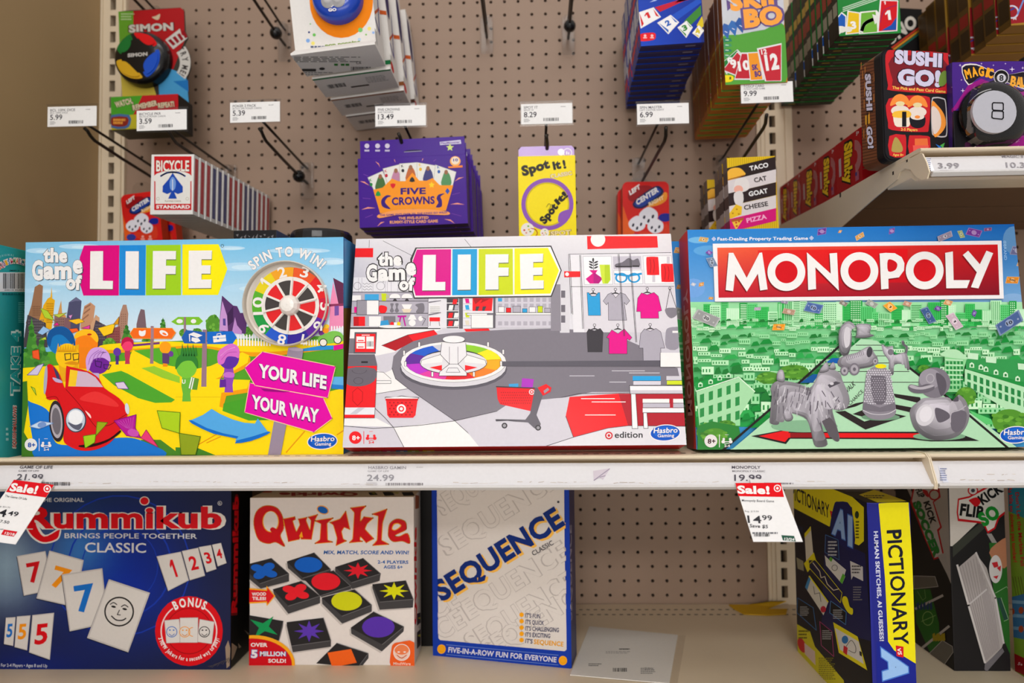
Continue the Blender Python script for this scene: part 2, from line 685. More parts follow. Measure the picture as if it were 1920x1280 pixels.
def upright(name, xs, slot, z0, pitch, grooves):
    mb = MB()
    xa, xb = xs
    sa, sb = slot
    ya = -0.006
    mb.box((xa, ya, ZD - 0.02), XA * (sa - xa), ZA * (ZT - ZD + 0.02), YA * 0.02)
    mb.box((sb, ya, ZD - 0.02), XA * (xb - sb), ZA * (ZT - ZD + 0.02), YA * 0.02)
    z = z0
    while z > ZD:
        z -= pitch
    while z < ZT:
        mb.box((sa, ya + 0.0004, z + 0.0105), XA * (sb - sa), ZA * (pitch - 0.021), YA * 0.002)
        z += pitch
    mb.face([(sa, 0.012, ZD), (sb, 0.012, ZD), (sb, 0.012, ZT), (sa, 0.012, ZT)], mi=1)
    for g in grooves:
        mb.box((g, ya - 0.003, ZD - 0.02), XA * 0.004, ZA * (ZT - ZD + 0.02), YA * 0.0035)
    tag(mb.build(name, ['steel', 'dark'], loc=((xa + xb) / 2, 0, ZD - 0.02)), kind='structure')


upright('trim_1', (-0.8085, -0.760), (-0.7915, -0.7805), CAMPOS.z + 0.447, 0.0313, (-0.8085, -0.7705, -0.7635))
upright('trim_2', (0.412, 0.476), (0.4345, 0.4455), CAMPOS.z + 0.445, 0.0313, (0.418, 0.4255, 0.462))

pb = MB()
pb.box((-0.829, -0.62, ZD - 0.10), XA * 0.02, ZA * (ZT - ZD + 0.10), YA * 0.64, bev=0.002)
tag(pb.build('wall_left', 'panel', loc=(-0.819, -0.3, ZD - 0.10)), kind='structure')


# ================================================================== shelves
def strip(x0, x1, z, yl, e0=0.0, e1=0.0):
    """white sloping price channel below a shelf lip; returns mesh builder and the sloping face"""
    mb = MB()
    a, b = Vector((x0, yl + 0.008, z - 0.0096 + e0)), Vector((x0, yl - 0.011, z - 0.0325 + e0))
    XS = Vector((1, 0, (e1 - e0) / (x1 - x0)))
    v = (a - b)
    n = v.cross(XS).normalized()
    if n.y > 0:
        n = -n
    L = x1 - x0
    mb.box(b, XS * L, v, -n * 0.0016, col=(216, 214, 217))
    mb.box(b + n * 0.002 - v.normalized() * 0.0032, XS * L, v.normalized() * 0.0032, -n * 0.006, bev=0.0008, col=(206, 203, 202))
    f = Art(mb, b, XS, v, n, L, v.length, base=0.0006)
    return mb, f


def scuffs(f, pts, seed):
    rn = random.Random(seed)
    for x0, x1, y in pts:
        x = x0
        while x < x1:
            w = rn.uniform(4, 16)
            f.line([(x, y + rn.uniform(-1.2, 1.2)), (x + w, y + rn.uniform(-1.2, 1.2))], rn.uniform(0.4, 1.0), rn.choice([(190, 176, 160), (170, 155, 140), (205, 195, 182)]))
            x += w + rn.uniform(2, 14)


def shelf(name, label, x0, x1, z, yl, slots=True, rail=0.0, e0=0.0, e1=0.0):
    root = empty(name, ((x0 + x1) / 2, yl / 2, z - 0.03), label, 'shelf')
    mb = MB()
    prof = [(0, 0), (yl + 0.0315, 0), (yl + 0.006, 0), (yl + 0.002, -0.0008), (yl + 0.0003, -0.0022), (yl + 0.0010, -0.0040), (yl + 0.004, -0.0047), (yl + 0.026, -0.0048), (yl + 0.026, -0.0092), (yl + 0.012, -0.0105),
            (yl + 0.006, -0.030), (yl + 0.002, -0.0352), (yl + 0.014, -0.0355), (yl + 0.022, -0.030), (yl + 0.028, -0.0052), (0, -0.0045)]
    m = len(prof)
    mb.add([Vector((x, y, z + q + (e if 1 < i < m - 2 else 0))) for x, e in ((x0, e0), (x1, e1)) for i, (y, q) in enumerate(prof)], [tuple(range(m))[::-1], tuple(range(m, 2 * m))] + [(k, (k + 1) % m, m + (k + 1) % m, m + k) for k in range(m)])
    if rail:
        mb.box((x0, yl + 0.022, z - rail), XA * (x1 - x0), ZA * (rail - 0.006), YA * 0.055, bev=0.002)
    if slots:
        t = Art(mb, (x0, yl, z), XA, YA, ZA, x1 - x0, -yl, mi=1).uv()
        q = []
        x = 0.006
        while x < x1 - x0 - 0.01:
            q.append([(x, -yl - 0.0215), (x + 0.0062, -yl - 0.0215), (x + 0.0062, -yl - 0.0188), (x, -yl - 0.0188)])
            x += 0.0127
        t.polys(q, (30, 22, 16))
    mb.build('shelf_deck', ['steel', 'dark'], root)
    return root


mid = shelf('gondola_shelf', 'long beige steel shelf holding the three big game boxes', -0.80, 0.4437, ZM, YL, e0=0.0033, e1=-0.0006)
mb, f = strip(-0.80, 0.4432, ZM, YL, 0.0033, -0.0006)
f.z(0, 850, 4)
g = (92, 90, 98)
f.txt('GAME OF LIFE', 150, 112, 397, 112, 24, g, 0.012, up=(0.25, -1))
f.txt('GAME OF LIFE', 140, 135, 294, 135, 13, (130, 128, 134), 0.008, up=(0.25, -1))
f.txt('21.99', 124, 198, 320, 198, 48, g, 0.012, up=(0.25, -1))
f.bars(300, 212, 530, 238, (90, 88, 92), 30, 3)
f.z(440, 850, 4.8)
g2 = (150, 148, 154)
f.txt('HASBRO GAMIN', 1207, 132, 1545, 132, 28, g2, 0.014)
f.txt('GAME OF LIFE', 1200, 158, 1390, 158, 15, (165, 163, 168), 0.008)
f.txt('24.99', 1195, 238, 1437, 238, 60, g2, 0.014)
f.fine(1187, 253, 1305, 285, 3, (190, 186, 188), 5)
f.bars(1362, 255, 1702, 286, (120, 116, 118), 34, 4)
f.fine(1638, 112, 1722, 124, 1, (170, 168, 170), 2)
f.z(1170, 850, 4.8)
f.txt('MONOPOLY', 965, 122, 1224, 122, 28, (84, 80, 90), 0.014)
f.txt('MONOPOLY CLASSIC', 970, 151, 1265, 151, 16, (120, 116, 122), 0.01)
f.txt('19.99', 987, 231, 1233, 231, 60, (84, 80, 90), 0.014)
f.bars(1170, 246, 1520, 276, (90, 84, 90), 36, 6)
f.z(0, 0, 1)
scuffs(f, [(120, 240, 905), (280, 420, 902), (440, 560, 903), (640, 690, 906), (850, 940, 903), (970, 1105, 901), (1150, 1230, 902), (1265, 1350, 900), (1490, 1545, 898), (1570, 1650, 904)], 4)
f.poly([(1112, 880), (1144, 875), (1130, 897), (1124, 892), (1113, 898)], (202, 192, 202))
f.line([(1113, 898), (1143, 876)], 1.6, (150, 138, 158))
f.line([(1124, 892), (1135, 889)], 1.2, (140, 128, 150))
mb.build('price_channel', 'matte', mid)

rsh = shelf('gondola_shelf', 'short beige shelf end with a scuffed empty price channel, right of the shelf joint', 0.4452, 1.2, ZM, YL)
mb, f = strip(0.4490, 1.2, ZM, YL)
f.z(0, 0, 1)
scuffs(f, [(1800, 1905, 900), (1850, 1900, 890)], 9)
f.poly([(1758, 872), (1768, 885), (1779, 904), (1768, 905)], (212, 214, 226))
f.fine(1762, 878, 1776, 903, 6, (110, 120, 160), 3)
mb.build('price_channel', 'matte', rsh)
for x in (0.4437, 0.4455):
    mb = MB()
    mb.prism([Vector((x - 0.0012, y, ZM + q)) for y, q in ((YL + 0.05, 0.0006), (YL + 0.002, 0.0006), (YL - 0.005, -0.004), (YL - 0.009, -0.014), (YL - 0.016, -0.030), (YL - 0.015, -0.0375), (YL + 0.05, -0.0375))], XA * 0.0014)
    mb.build('end_bracket', 'steel', mid if x < 0.4445 else rsh)

ush = shelf('gondola_shelf', 'upper right beige shelf holding the sushi tin and the fortune ball box', 0.4475, 1.25, ZU, -0.459, slots=False, rail=0.030)
mb, f = strip(0.4515, 1.25, ZU, -0.459)
f.z(1440, 240, 4)
f.txt('SLINKY', 1240, 196 + 4, 1380, 196 + 4, 20, (196, 194, 200), 0.01, up=(-0.15, -1))
f.txt('3.99', 1275, 304, 1435, 304, 42, (150, 146, 152), 0.014, up=(-0.15, -1))
f.bars(1440, 318, 1730, 338, (160, 156, 160), 30, 8)
f.txt('MAGIC 8', 1755, 226, 1915, 226, 22, (150, 146, 152), 0.012, up=(-0.15, -1))
f.txt('10.39', 1785, 300, 1975, 300, 42, (150, 146, 152), 0.014, up=(-0.15, -1))
f.fine(1290, 318, 1400, 330, 1, (180, 176, 180), 3)
f.poly([(1165, 222), (1212, 225), (1255, 345), (1230, 345)], (238, 238, 244))
f.fine(1185, 232, 1222, 330, 7, (90, 100, 140), 4)
mb.build('price_channel', 'matte', ush)
mb = MB()
bk = [(1452, 428), (1725, 287), (1729, 288), (1737, 305), (1742, 322), (1738, 335), (1727, 337), (1716, 330), (1707, 318), (1696, 316), (1688, 322), (1682, 336), (1640, 371), (1571, 431), (1510, 480), (1466, 520)]
bp = [atX(*p, 0.446) for p in bk]
bp[0].y = bp[-1].y = -0.012
mb.prism(bp, XA * 0.0015)
for p, q in (((1673, 322), (1676, 327)), ((1574, 362), (1577, 369)), ((1699, 300), (1702, 303))):
    a, b = atX(*p, 0.4459), atX(*q, 0.4459)
    mb.face([a, (a.x, a.y, b.z), b, (a.x, b.y, a.z)], mi=1)
mb.build('side_bracket', ['steel', 'dark'], ush)
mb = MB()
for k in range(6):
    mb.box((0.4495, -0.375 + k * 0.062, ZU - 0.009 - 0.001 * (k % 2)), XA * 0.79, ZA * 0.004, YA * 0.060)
mb.build('under_shade_slats', 'under_shade', ush)  # added slats, their brown paints the shade beneath the shelf

low = empty('gondola_shelf', (0.1, -0.3, ZD - 0.03), 'wide beige lower deck under the rummy, tile and card game boxes', 'shelf')
mb = MB()
mb.box((-0.808, -0.62, ZD - 0.02), XA * 2.06, ZA * 0.02, YA * 0.618, bev=0.001)
t = Art(mb, (-0.808, -0.62, ZD), XA, YA, ZA, 2.06, 0.618, mi=1).uv()
q = []
for row, y in ((0, 0.028), (1, 0.052)):
    x = 0.006 + row * 0.004
    while x < 2.05:
        q.append([(x, y), (x + 0.006, y), (x + 0.006, y + 0.0035), (x, y + 0.0035)])
        x += 0.0127
t.polys(q, (60, 46, 32))
mb.build('shelf_deck', ['steel', 'dark'], low)


# ================================================================== peg hooks with label plates
def hook(label, X, zu, zl, yf=-0.25, rise=0.014, plate=None, ball=False, low_tip=-0.222, yw=-0.03):
    root = empty('peg_hook', (X, 0, zl), label, 'hook', 'metal peg hooks on the pegboard')
    mb = MB()
    mb.box((X - 0.012, -0.010, zl - 0.030), XA * 0.024, ZA * (zu - zl + 0.040), YA * 0.0095, bev=0.002)
    mb.box((X - 0.008, -0.028, zu - 0.009), XA * 0.016, ZA * 0.014, YA * 0.02, bev=0.002)
    mb.build('base_plate', 'clearw', root)
    if True:
        w = MB()
        w.tube([(X, -0.004, zu), (X, yw, zu), (X, (yw + yf) / 2, zu + rise * 0.5), (X, yf + 0.001, zu + rise)], 0.0021)
        w.build('scan_wire', 'wire', root, smooth=True)
    w = MB()
    r = 0.0026
    zt = zl + rise
    w.tube([(X, -0.004, zl), (X, yw, zl), (X, (yw + low_tip) / 2, zl + rise * 0.45), (X, low_tip + 0.022, zt - 0.001), (X, low_tip + 0.012, zt + 0.003), (X - 0.001, low_tip + 0.006, zt + 0.009), (X - 0.002, low_tip, zt + 0.0115)], r)
    w.build('peg_wire', 'wire', root, smooth=True)
    if ball:
        w = MB()
        w.lathe((X, -0.05, zl), (0, 1, 0), [(0.0001, -0.011), (0.005, -0.0098), (0.0088, -0.0066), (0.0108, -0.0022), (0.0108, 0.0022), (0.0088, 0.0066), (0.005, 0.0098), (0.0001, 0.011)], seg=20)
        w.build('lock_ball', 'black', root, smooth=True)
    if plate is not None:
        (px, py), name, sub, price, skew = plate
        c = at(px, py, yf)
        W, H = 0.0755, 0.0305
        u = (XA + ZA * skew).normalized()
        v = (ZA - XA * skew).normalized()
        o = c - u * W / 2 - v * H / 2
        m2 = MB()
        m2.box(o, u * W, v * H, YA * 0.0008, col=(236, 234, 233))
        a = Art(m2, o, u, v, -YA, W, H).uv(94, 38)
        a.txt(name, 5, 9, 5 + 3.7 * len(name), 9, 5, (90, 88, 92), 0.006)
        a.txt(sub, 5, 13.2, 5 + 2.6 * len(sub), 13.2, 3.2, (120, 118, 122), 0.004)
        a.txt(price, 5, 25, 5 + 6.6 * len(price) - (3 if len(price) == 4 else 4), 25, 10.5, (58, 56, 62), 0.012)
        a.fine(5, 28, 17, 35, 3, (150, 148, 150), 2)
        a.bars(41, 27, 69, 33, (60, 58, 60), 20, len(name) + int(px))
        a.fine(73, 6, 83, 8, 1, (120, 118, 120), 4)
        pl = m2.build('label_plate', 'matte', root)
        m3 = MB()
        m3.box(o - u * 0.0016 - v * 0.0024 + YA * 0.0009, u * (W + 0.0032), v * (H + 0.0062), YA * 0.0006)
        m3.box(o + v * (H + 0.0022) - u * 0.0016 - YA * 0.0012, u * (W + 0.0032), v * 0.0016, YA * 0.003)
        m3.build('label_sleeve', 'clearw', pl)
    return root


CZ = CAMPOS.z
hook('peg hook with the 5.99 price plate, left end of the lower row', -0.6905, CZ + 0.376, CZ + 0.356, plate=((135, 218), 'BCL 10PK DICE', 'BCL 10PK DICE', '5.99', 0.0))
hook('peg hook with the 3.59 price plate, over the playing card decks', -0.5597, CZ + 0.3756, CZ + 0.3579, yf=-0.262, rise=0.006, plate=((303, 225), 'BICYCLE PKR', 'BICYCLE POKER CARDS', '3.59', 0.01))
hook('empty peg hook with the 5.39 price plate and a black lock ball', -0.4155, CZ + 0.3768, CZ + 0.349, plate=((478, 210), 'POKER 2 PACK', 'BCYCL 2PK POKER CARDS', '5.39', 0.005), ball=True)
hook('peg hook with the 13.49 price plate, through the purple boxes', -0.192, CZ + 0.366, CZ + 0.328, plate=((751, 217), 'FIVE CROWNS', 'FIVE CROWNS', '13.49', 0.003), rise=0.008, low_tip=-0.262)
hook('peg hook with the 8.29 price plate, through the yellow box', 0.0243, CZ + 0.366, CZ + 0.3185, plate=((1025, 213), 'SPOT IT', 'SPOT IT', '8.29', 0.003), rise=0.008, low_tip=-0.268)
hook('peg hook with the 6.99 price plate, above the right red dice tin', 0.1966, CZ + 0.3726, CZ + 0.329, plate=((1243, 213), 'SPIN MASTER', 'LEFT CENTER RIGHT', '6.99', 0.004), rise=0.004, low_tip=-0.272)
hook('peg hook with the 9.99 price plate, above the striped card boxes', 0.3440, CZ + 0.374, CZ + 0.326, plate=((1438, 173), 'TCGCP CARD', 'TCGCP CARD GAME', '9.99', 0.012), rise=0.026, low_tip=-0.262)
hook('bare peg hook at the top edge holding the blister card', -0.6960, CZ + 0.676, CZ + 0.655)
hook('bare peg hook with black lock ball, left of the tilted white boxes', -0.4577, CZ + 0.640, CZ + 0.6112, ball=True)
hook('bare peg hook without a ball, right of the tilted white boxes', -0.0790, CZ + 0.642, CZ + 0.6158)
hook('bare peg hook with black lock ball, left of the blue boxes', 0.0722, CZ + 0.638, CZ + 0.6097, ball=True)


# ================================================================== the three big boxes on the middle shelf
def hasbro(a, cx, cy, k):
    """oval publisher mark, k = half width"""
    a.ell(cx, cy, k * 1.06, k * 0.58, WHITE, -4)
    a.ell(cx, cy, k, k * 0.52, (16, 84, 190), -4)
    a.ell(cx + k * 0.05, cy - k * 0.05, k * 0.86, k * 0.38, (24, 100, 205), -4)
    a.txt('Hasbro', cx - 0.80 * k, cy + 0.02 * k, cx + 0.84 * k, cy - 0.02 * k, 0.38 * k, WHITE, 0.02, (0.03, (16, 60, 150)), up=(0.1, -1))
    a.txt('Gaming', cx - 0.52 * k, cy + 0.30 * k, cx + 0.62 * k, cy + 0.28 * k, 0.24 * k, WHITE, 0.015, (0.03, (16, 60, 150)))


def ages(a, x, y, r, disc, ink, people, n='2-4'):
    a.ell(x, y, r, r, disc)
    a.txt('8+', x - r * 0.5, y + r * 0.42, x + r * 0.72, y + r * 0.42, r * 0.8, ink, 0.03)
    a.rect(x + r * 1.28, y - r, x + r * 1.38, y + r, people)
    for s in (-1, 1):
        px = x + r * (2.5 + 0.5 * s)
        a.ell(px, y - r * 0.28, r * 0.2, r * 0.2, people)
        a.ell(px + s * r * 0.08, y + r * 0.12, r * 0.28, r * 0.26, people)
    a.line([(x + r * 2.2, y + r * 0.12), (x + r * 2.8, y + r * 0.12)], r * 0.12, people)
    a.rect(x + r * 2.1, y + r * 0.36, x + r * 2.9, y + r * 0.44, people)
    a.txt(n, x + r * 2.1, y + r * 0.95, x + r * 2.95, y + r * 0.95, r * 0.42, people, 0.03)
    a.fine(x + r * 2.2, y - r * 1.0, x + r * 2.8, y - r * 0.85, 1, people, 3)


def tree(a, x, y, w, h, c=(70, 135, 50), seed=1):
    rn = random.Random(seed)
    a.poly([(x - w / 2, y), (x, y - h), (x + w / 2, y)], c)
    for k in range(14):
        t = rn.random()
        a.ell(x + (rn.random() - 0.5) * w * (1 - t) * 1.1, y - h * t * 0.9, w * 0.14, w * 0.12, rn.choice([(50, 112, 40), (92, 160, 60), (78, 145, 52)]), n=8)


def bush(a, x, y, rx, ry, seed=1):
    rn = random.Random(seed)
    a.ell(x, y, rx, ry, (82, 145, 45))
    for k in range(16):
        t, r = rn.random() * 6.28, rn.random() ** 0.5
        a.ell(x + rx * r * math.cos(t), y + ry * r * math.sin(t), rx * 0.2, ry * 0.16, rn.choice([(62, 122, 38), (110, 172, 60), (95, 158, 50)]), n=8)


def pegman(a, x, y, s, c, hair=None, dark=None):
    """plain game peg: round head on a stem"""
    d = dark or tuple(int(q * 0.8) for q in c)
    a.poly([(x - s * 0.42, y), (x + s * 0.42, y), (x + s * 0.36, y - s * 0.75), (x + s * 0.5, y - s * 1.5), (x + s * 0.4, y - s * 2.6), (x - s * 0.4, y - s * 2.6), (x - s * 0.5, y - s * 1.5), (x - s * 0.36, y - s * 0.75)], d)
    a.ell(x, y - s * 3.3, s, s * 1.05, c)
    if hair:
        a.blob([(x - s * 1.05, y - s * 3.1), (x - s * 0.9, y - s * 4.2), (x, y - s * 4.7), (x + s * 0.95, y - s * 4.2), (x + s * 1.05, y - s * 3.2), (x + s * 0.5, y - s * 3.9), (x - s * 0.4, y - s * 3.8)], hair)


def lifelogo(a, keyline, letters, tiles):
    """LIFE tiles; points already in picture pixels"""
    for pts, c in tiles:
        a.poly(pts, c)
    for pts in letters:
        a.poly([(x + 0.6, y + 1.5) for x, y in pts], keyline)
        a.poly(pts, WHITE)


def fpx(x0, y0, k, pts):
    return [(x0 + x / k, y0 + y / k) for x, y in pts]


# ------------------------------------------------------------------ family life game, city edition
YF = -0.42
bl, br = at(41.5, 853, YF), at(644.5, 850.5, YF)
W, H = br.x - bl.x, 0.2655
B = Carton((bl.x, YF, ZM + 0.0002), XA, ZA, YA, W, H, 0.062, dict(front=(120, 190, 228), right=(40, 120, 185), left=(240, 200, 30), top=(130, 195, 230), bottom=(230, 200, 40)))
a = B.front()
a.grad([(35, 445), (660, 445), (660, 640), (35, 640)], (118, 186, 224), (112, 186, 228), (232, 238, 244), (214, 230, 242), 8)
rn = random.Random(5)
for x, y, rx, ry in ((75, 470, 26, 5), (150, 462, 40, 5), (110, 530, 45, 6), (75, 545, 40, 5), (450, 500, 40, 8), (470, 540, 50, 9), (620, 490, 30, 7), (560, 470, 60, 5), (430, 465, 30, 4)):
    a.ell(x, y, rx, ry, (176, 214, 238), n=16)
    a.ell(x + 8, y + 1, rx * 0.6, ry * 0.6, (198, 226, 243), n=16)
a.z(0, 430, 5.565)
for pts, c in (([(365, 600), (415, 570), (450, 590), (430, 980), (270, 980), (330, 790)], (150, 108, 78)), ([(385, 1040), (455, 790), (500, 720), (530, 705), (575, 740), (540, 1040)], (226, 168, 24)), ([(528, 712), (541, 600), (548, 712)], (226, 168, 24)),
               ([(690, 960), (720, 760), (795, 705), (852, 745), (830, 1060), (690, 1060)], (76, 76, 106)), ([(840, 1000), (880, 800), (945, 760), (995, 800), (965, 1040), (840, 1040)], (192, 142, 108)), ([(945, 1000), (1000, 890), (1040, 920), (1040, 1060), (945, 1060)], (200, 156, 122)),
               ([(1215, 1100), (1255, 870), (1285, 785), (1320, 785), (1340, 880), (1320, 1150), (1215, 1150)], (168, 128, 108)), ([(1425, 1130), (1425, 990), (1445, 900), (1470, 830), (1510, 840), (1525, 990), (1530, 1130)], (118, 94, 102)), ([(600, 900), (640, 740), (650, 870), (690, 900), (690, 1050), (560, 1050)], (206, 150, 80)),
               ([(240, 1230), (290, 890), (480, 975), (500, 1230)], (74, 66, 72)), ([(560, 1200), (570, 900), (690, 920), (700, 1200)], (140, 104, 100)), ([(930, 1230), (1000, 945), (1120, 1010), (1130, 1230)], (72, 62, 76)), ([(1110, 1200), (1120, 1040), (1255, 1010), (1260, 1200)], (142, 78, 76)), ([(660, 1100), (680, 920), (740, 930), (740, 1100)], (128, 90, 96))):
    a.poly(pts, c)
for x0, y0, nx, ny, dx, dy, c in ((345, 800, 5, 5, 16, 22, (110, 76, 52)), (490, 770, 5, 9, 15, 24, (160, 104, 10)), (1000, 990, 6, 6, 17, 28, (112, 100, 112)), (300, 940, 8, 7, 21, 30, (112, 102, 108)), (1130, 1060, 7, 5, 17, 26, (108, 52, 52)), (1265, 880, 3, 9, 20, 24, (138, 100, 84)), (585, 930, 5, 8, 19, 26, (104, 72, 70))):
    a.begin(x0, y0, x0 + nx * dx, y0 + ny * dy)
    a.polys([[(x0 + i * dx, y0 + j * dy), (x0 + i * dx + dx * 0.5, y0 + j * dy), (x0 + i * dx + dx * 0.5, y0 + j * dy + dy * 0.5), (x0 + i * dx, y0 + j * dy + dy * 0.5)] for i in range(nx) for j in range(ny)], c)
    a.end()
a.polys([[(720, 765), (795, 708), (850, 747), (790, 745)]], (104, 104, 136))
a.polys([[(885, 812), (945, 775), (950, 790), (885, 830)], [(875, 870), (940, 820), (945, 835), (872, 890)], [(865, 930), (925, 880), (930, 895), (862, 950)]], (150, 104, 78))
# lawn and yellow road
a.z(0, 0, 1)
a.poly([(30, 665), (300, 640), (655, 628), (655, 860), (30, 860)], (84, 160, 40))
tree(a, 60, 690, 34, 95, seed=3)
tree(a, 78, 690, 36, 60, seed=9)
tree(a, 238, 640, 22, 32, seed=5)
tree(a, 306, 635, 22, 40, seed=6)
tree(a, 275, 640, 16, 28, seed=7)
bush(a, 206, 645, 11, 12, 2)
bush(a, 400, 610, 14, 20, 4)
bush(a, 370, 622, 9, 7, 5)
bush(a, 345, 624, 9, 8, 8)
bush(a, 466, 622, 9, 10, 6)
YEL, ORA = (248, 216, 12), (240, 158, 12)
a.blob([(196, 650), (300, 642), (372, 646), (440, 640), (520, 645), (655, 640), (655, 648), (560, 662), (470, 668), (380, 652), (300, 656), (200, 662)], ORA)
a.blob([(196, 646), (300, 640), (372, 642), (440, 636), (520, 641), (655, 636), (655, 642), (560, 655), (470, 660), (380, 648), (300, 651), (200, 656)], YEL)
a.poly([(243, 646), (300, 641), (300, 645), (243, 650)], (112, 52, 120))
a.poly([(38, 695), (105, 690), (240, 680), (250, 660), (300, 668), (325, 686), (345, 700), (395, 690), (455, 664), (470, 670), (470, 686), (440, 700), (395, 716), (470, 716), (470, 735), (425, 742), (418, 768), (470, 785), (530, 790), (590, 745), (655, 730), (655, 860), (38, 860), (38, 712)], ORA)
a.poly([(38, 690), (105, 685), (240, 676), (250, 656), (300, 664), (325, 682), (345, 696), (395, 686), (455, 660), (468, 666), (465, 680), (440, 694), (405, 710), (470, 712), (464, 728), (416, 736), (412, 762), (470, 780), (530, 785), (590, 740), (655, 725), (655, 860), (38, 860), (38, 706)], YEL)
a.poly([(192, 702), (228, 695), (240, 700), (329, 749), (322, 754), (292, 755), (260, 746), (215, 722)], (78, 164, 44))
a.poly([(252, 657), (300, 652), (330, 651), (345, 690), (300, 682)], (84, 170, 44))
a.poly([(420, 756), (463, 746), (470, 768), (512, 787), (467, 788), (418, 770)], (72, 160, 40))
a.poly([(40, 716), (52, 714), (54, 760), (46, 810), (74, 856), (40, 856)], (66, 120, 36))
a.poly([(330, 838), (373, 840), (405, 853), (330, 856)], (66, 130, 40))
a.poly([(265, 824), (302, 824), (345, 856), (280, 856)], (72, 132, 40))
a.blob([(54, 757), (60, 754), (93, 772), (100, 819), (126, 834), (225, 820), (270, 827), (312, 853), (200, 862), (76, 862), (62, 820)], (26, 116, 208))
a.line([(352, 845), (410, 812)], 1.6, (226, 140, 10))
a.line([(388, 830), (415, 818)], 1.6, (226, 140, 10))
a.line([(537, 848), (572, 808)], 2.4, (226, 150, 10))
a.line([(632, 815), (655, 800)], 2.0, (226, 150, 10))
a.line([(330, 744), (414, 744)], 0.8, (222, 178, 10))
a.poly([(266, 690), (290, 686), (338, 706), (338, 718), (305, 708)], (150, 200, 50))
a.poly([(625, 706), (645, 706), (645, 722), (622, 720)], (96, 178, 230))
a.poly([(622, 720), (645, 722), (645, 730), (622, 728)], (36, 128, 206))
a.poly([(560, 655), (600, 648), (650, 647), (650, 653), (560, 659)], (40, 140, 210))
a.poly([(626, 648), (646, 644), (646, 653), (626, 657)], (220, 0, 140))
# houses and fence
a.z(330, 430, 5.565)
a.poly([(455, 960), (483, 690), (600, 795), (640, 800), (672, 872), (700, 870), (742, 960), (730, 1090), (460, 1060)], (86, 50, 104))
a.poly([(462, 930), (486, 745), (535, 900), (545, 1060), (455, 1055)], (196, 148, 206))
a.poly([(590, 1060), (618, 915), (640, 1000), (690, 1060), (690, 1095), (590, 1080)], (186, 136, 200))
a.poly([(492, 930), (520, 930), (522, 1005), (494, 1000)], (86, 70, 150))
a.poly([(540, 880), (600, 800), (600, 960), (545, 1010)], (62, 36, 78))
a.poly([(1640, 505), (1765, 570), (1765, 800), (1700, 800)], (98, 40, 74))
a.poly([(1605, 800), (1640, 545), (1702, 800), (1760, 795), (1760, 1010), (1600, 1060)], (234, 140, 180))
a.poly([(1655, 800), (1700, 795), (1700, 895), (1655, 900)], (120, 80, 160))
a.poly([(1600, 780), (1760, 770), (1760, 790), (1600, 805)], (140, 50, 90))
a.begin(640, 1010, 1765, 1230)
fq = [[(x, 1215), (x, 1105), (x + 8, 1092), (x + 16, 1105), (x + 16, 1215)] for x in range(645, 1000, 30)] + [[(x, 1210), (x, 1150), (x + 14, 1150), (x + 14, 1210)] for x in range(1330, 1490, 28)] + [[(x, 1080), (x, 1015), (x + 8, 1003), (x + 16, 1015), (x + 16, 1080)] for x in range(1620, 1765, 28)]
a.polys(fq, (240, 238, 240))
a.end()
# green car by the wheel
a.blob([(1490, 1180), (1500, 1110), (1560, 1085), (1640, 1060), (1720, 1075), (1755, 1130), (1740, 1165), (1600, 1190)], (122, 190, 80))
for x, y in ((1540, 1180), (1690, 1152)):
    a.ell(x, y, 42, 42, (40, 40, 44))
    a.ell(x, y, 34, 34, (232, 226, 214))
a.ell(1530, 1065, 30, 46, (120, 50, 150), 40)
a.ell(1565, 1050, 34, 34, (246, 150, 30))
a.ell(1575, 1012, 28, 22, (246, 200, 40))
# sign posts
a.z(0, 430, 5.565)
a.poly([(1578, 1008), (1608, 1008), (1606, 1400), (1570, 1400)], (150, 116, 128))
a.poly([(1362, 1085), (1400, 1030), (1800, 1030), (1838, 1078), (1795, 1140), (1395, 1138)], (242, 106, 26))
a.line([(1362, 1085), (1400, 1030), (1800, 1030), (1838, 1078), (1795, 1140), (1395, 1138)], 5, (250, 170, 60), True)
a.blob([(1455, 1080), (1460, 1055), (1490, 1062), (1525, 1052), (1520, 1100), (1490, 1115), (1462, 1105)], WHITE)
a.ell(1715, 1082, 48, 26, WHITE, 25)
a.ell(1722, 1090, 24, 10, (242, 106, 26), 25)
a.poly([(1580, 1030), (1610, 1030), (1610, 1140), (1580, 1140)], (160, 126, 138))
a.z(0, 0, 1)
a.poly([(321, 603), (334, 594), (373, 594), (381, 602), (373, 609), (332, 609)], (124, 190, 44))
a.ell(337, 602, 6, 4, WHITE)
a.ell(363, 602, 5, 4, WHITE)
a.poly([(345, 594), (349, 594), (349, 625), (345, 625)], (150, 116, 128))
a.z(330, 430, 5.565)
a.poly([(282, 1045), (328, 1045), (322, 1640), (268, 1640)], (150, 118, 132))
a.poly([(62, 1128), (110, 1050), (312, 1072), (312, 1190), (90, 1188)], (36, 92, 176))
a.poly([(328, 1068), (595, 1062), (637, 1128), (592, 1196), (328, 1196)], (22, 104, 200))
a.poly([(135, 1095), (190, 1072), (282, 1105), (225, 1130)], WHITE)
a.poly([(170, 1125), (240, 1135), (262, 1165), (210, 1182), (165, 1160)], WHITE)
a.line([(145, 1100), (150, 1170)], 10, WHITE)
a.poly([(388, 1115), (520, 1098), (528, 1165), (395, 1180)], WHITE)
a.line([(430, 1112), (432, 1090), (470, 1084), (474, 1106)], 8, WHITE)
a.line([(392, 1140), (524, 1130)], 4, (22, 104, 200))
a.ell(442, 1138, 10, 10, (22, 104, 200))
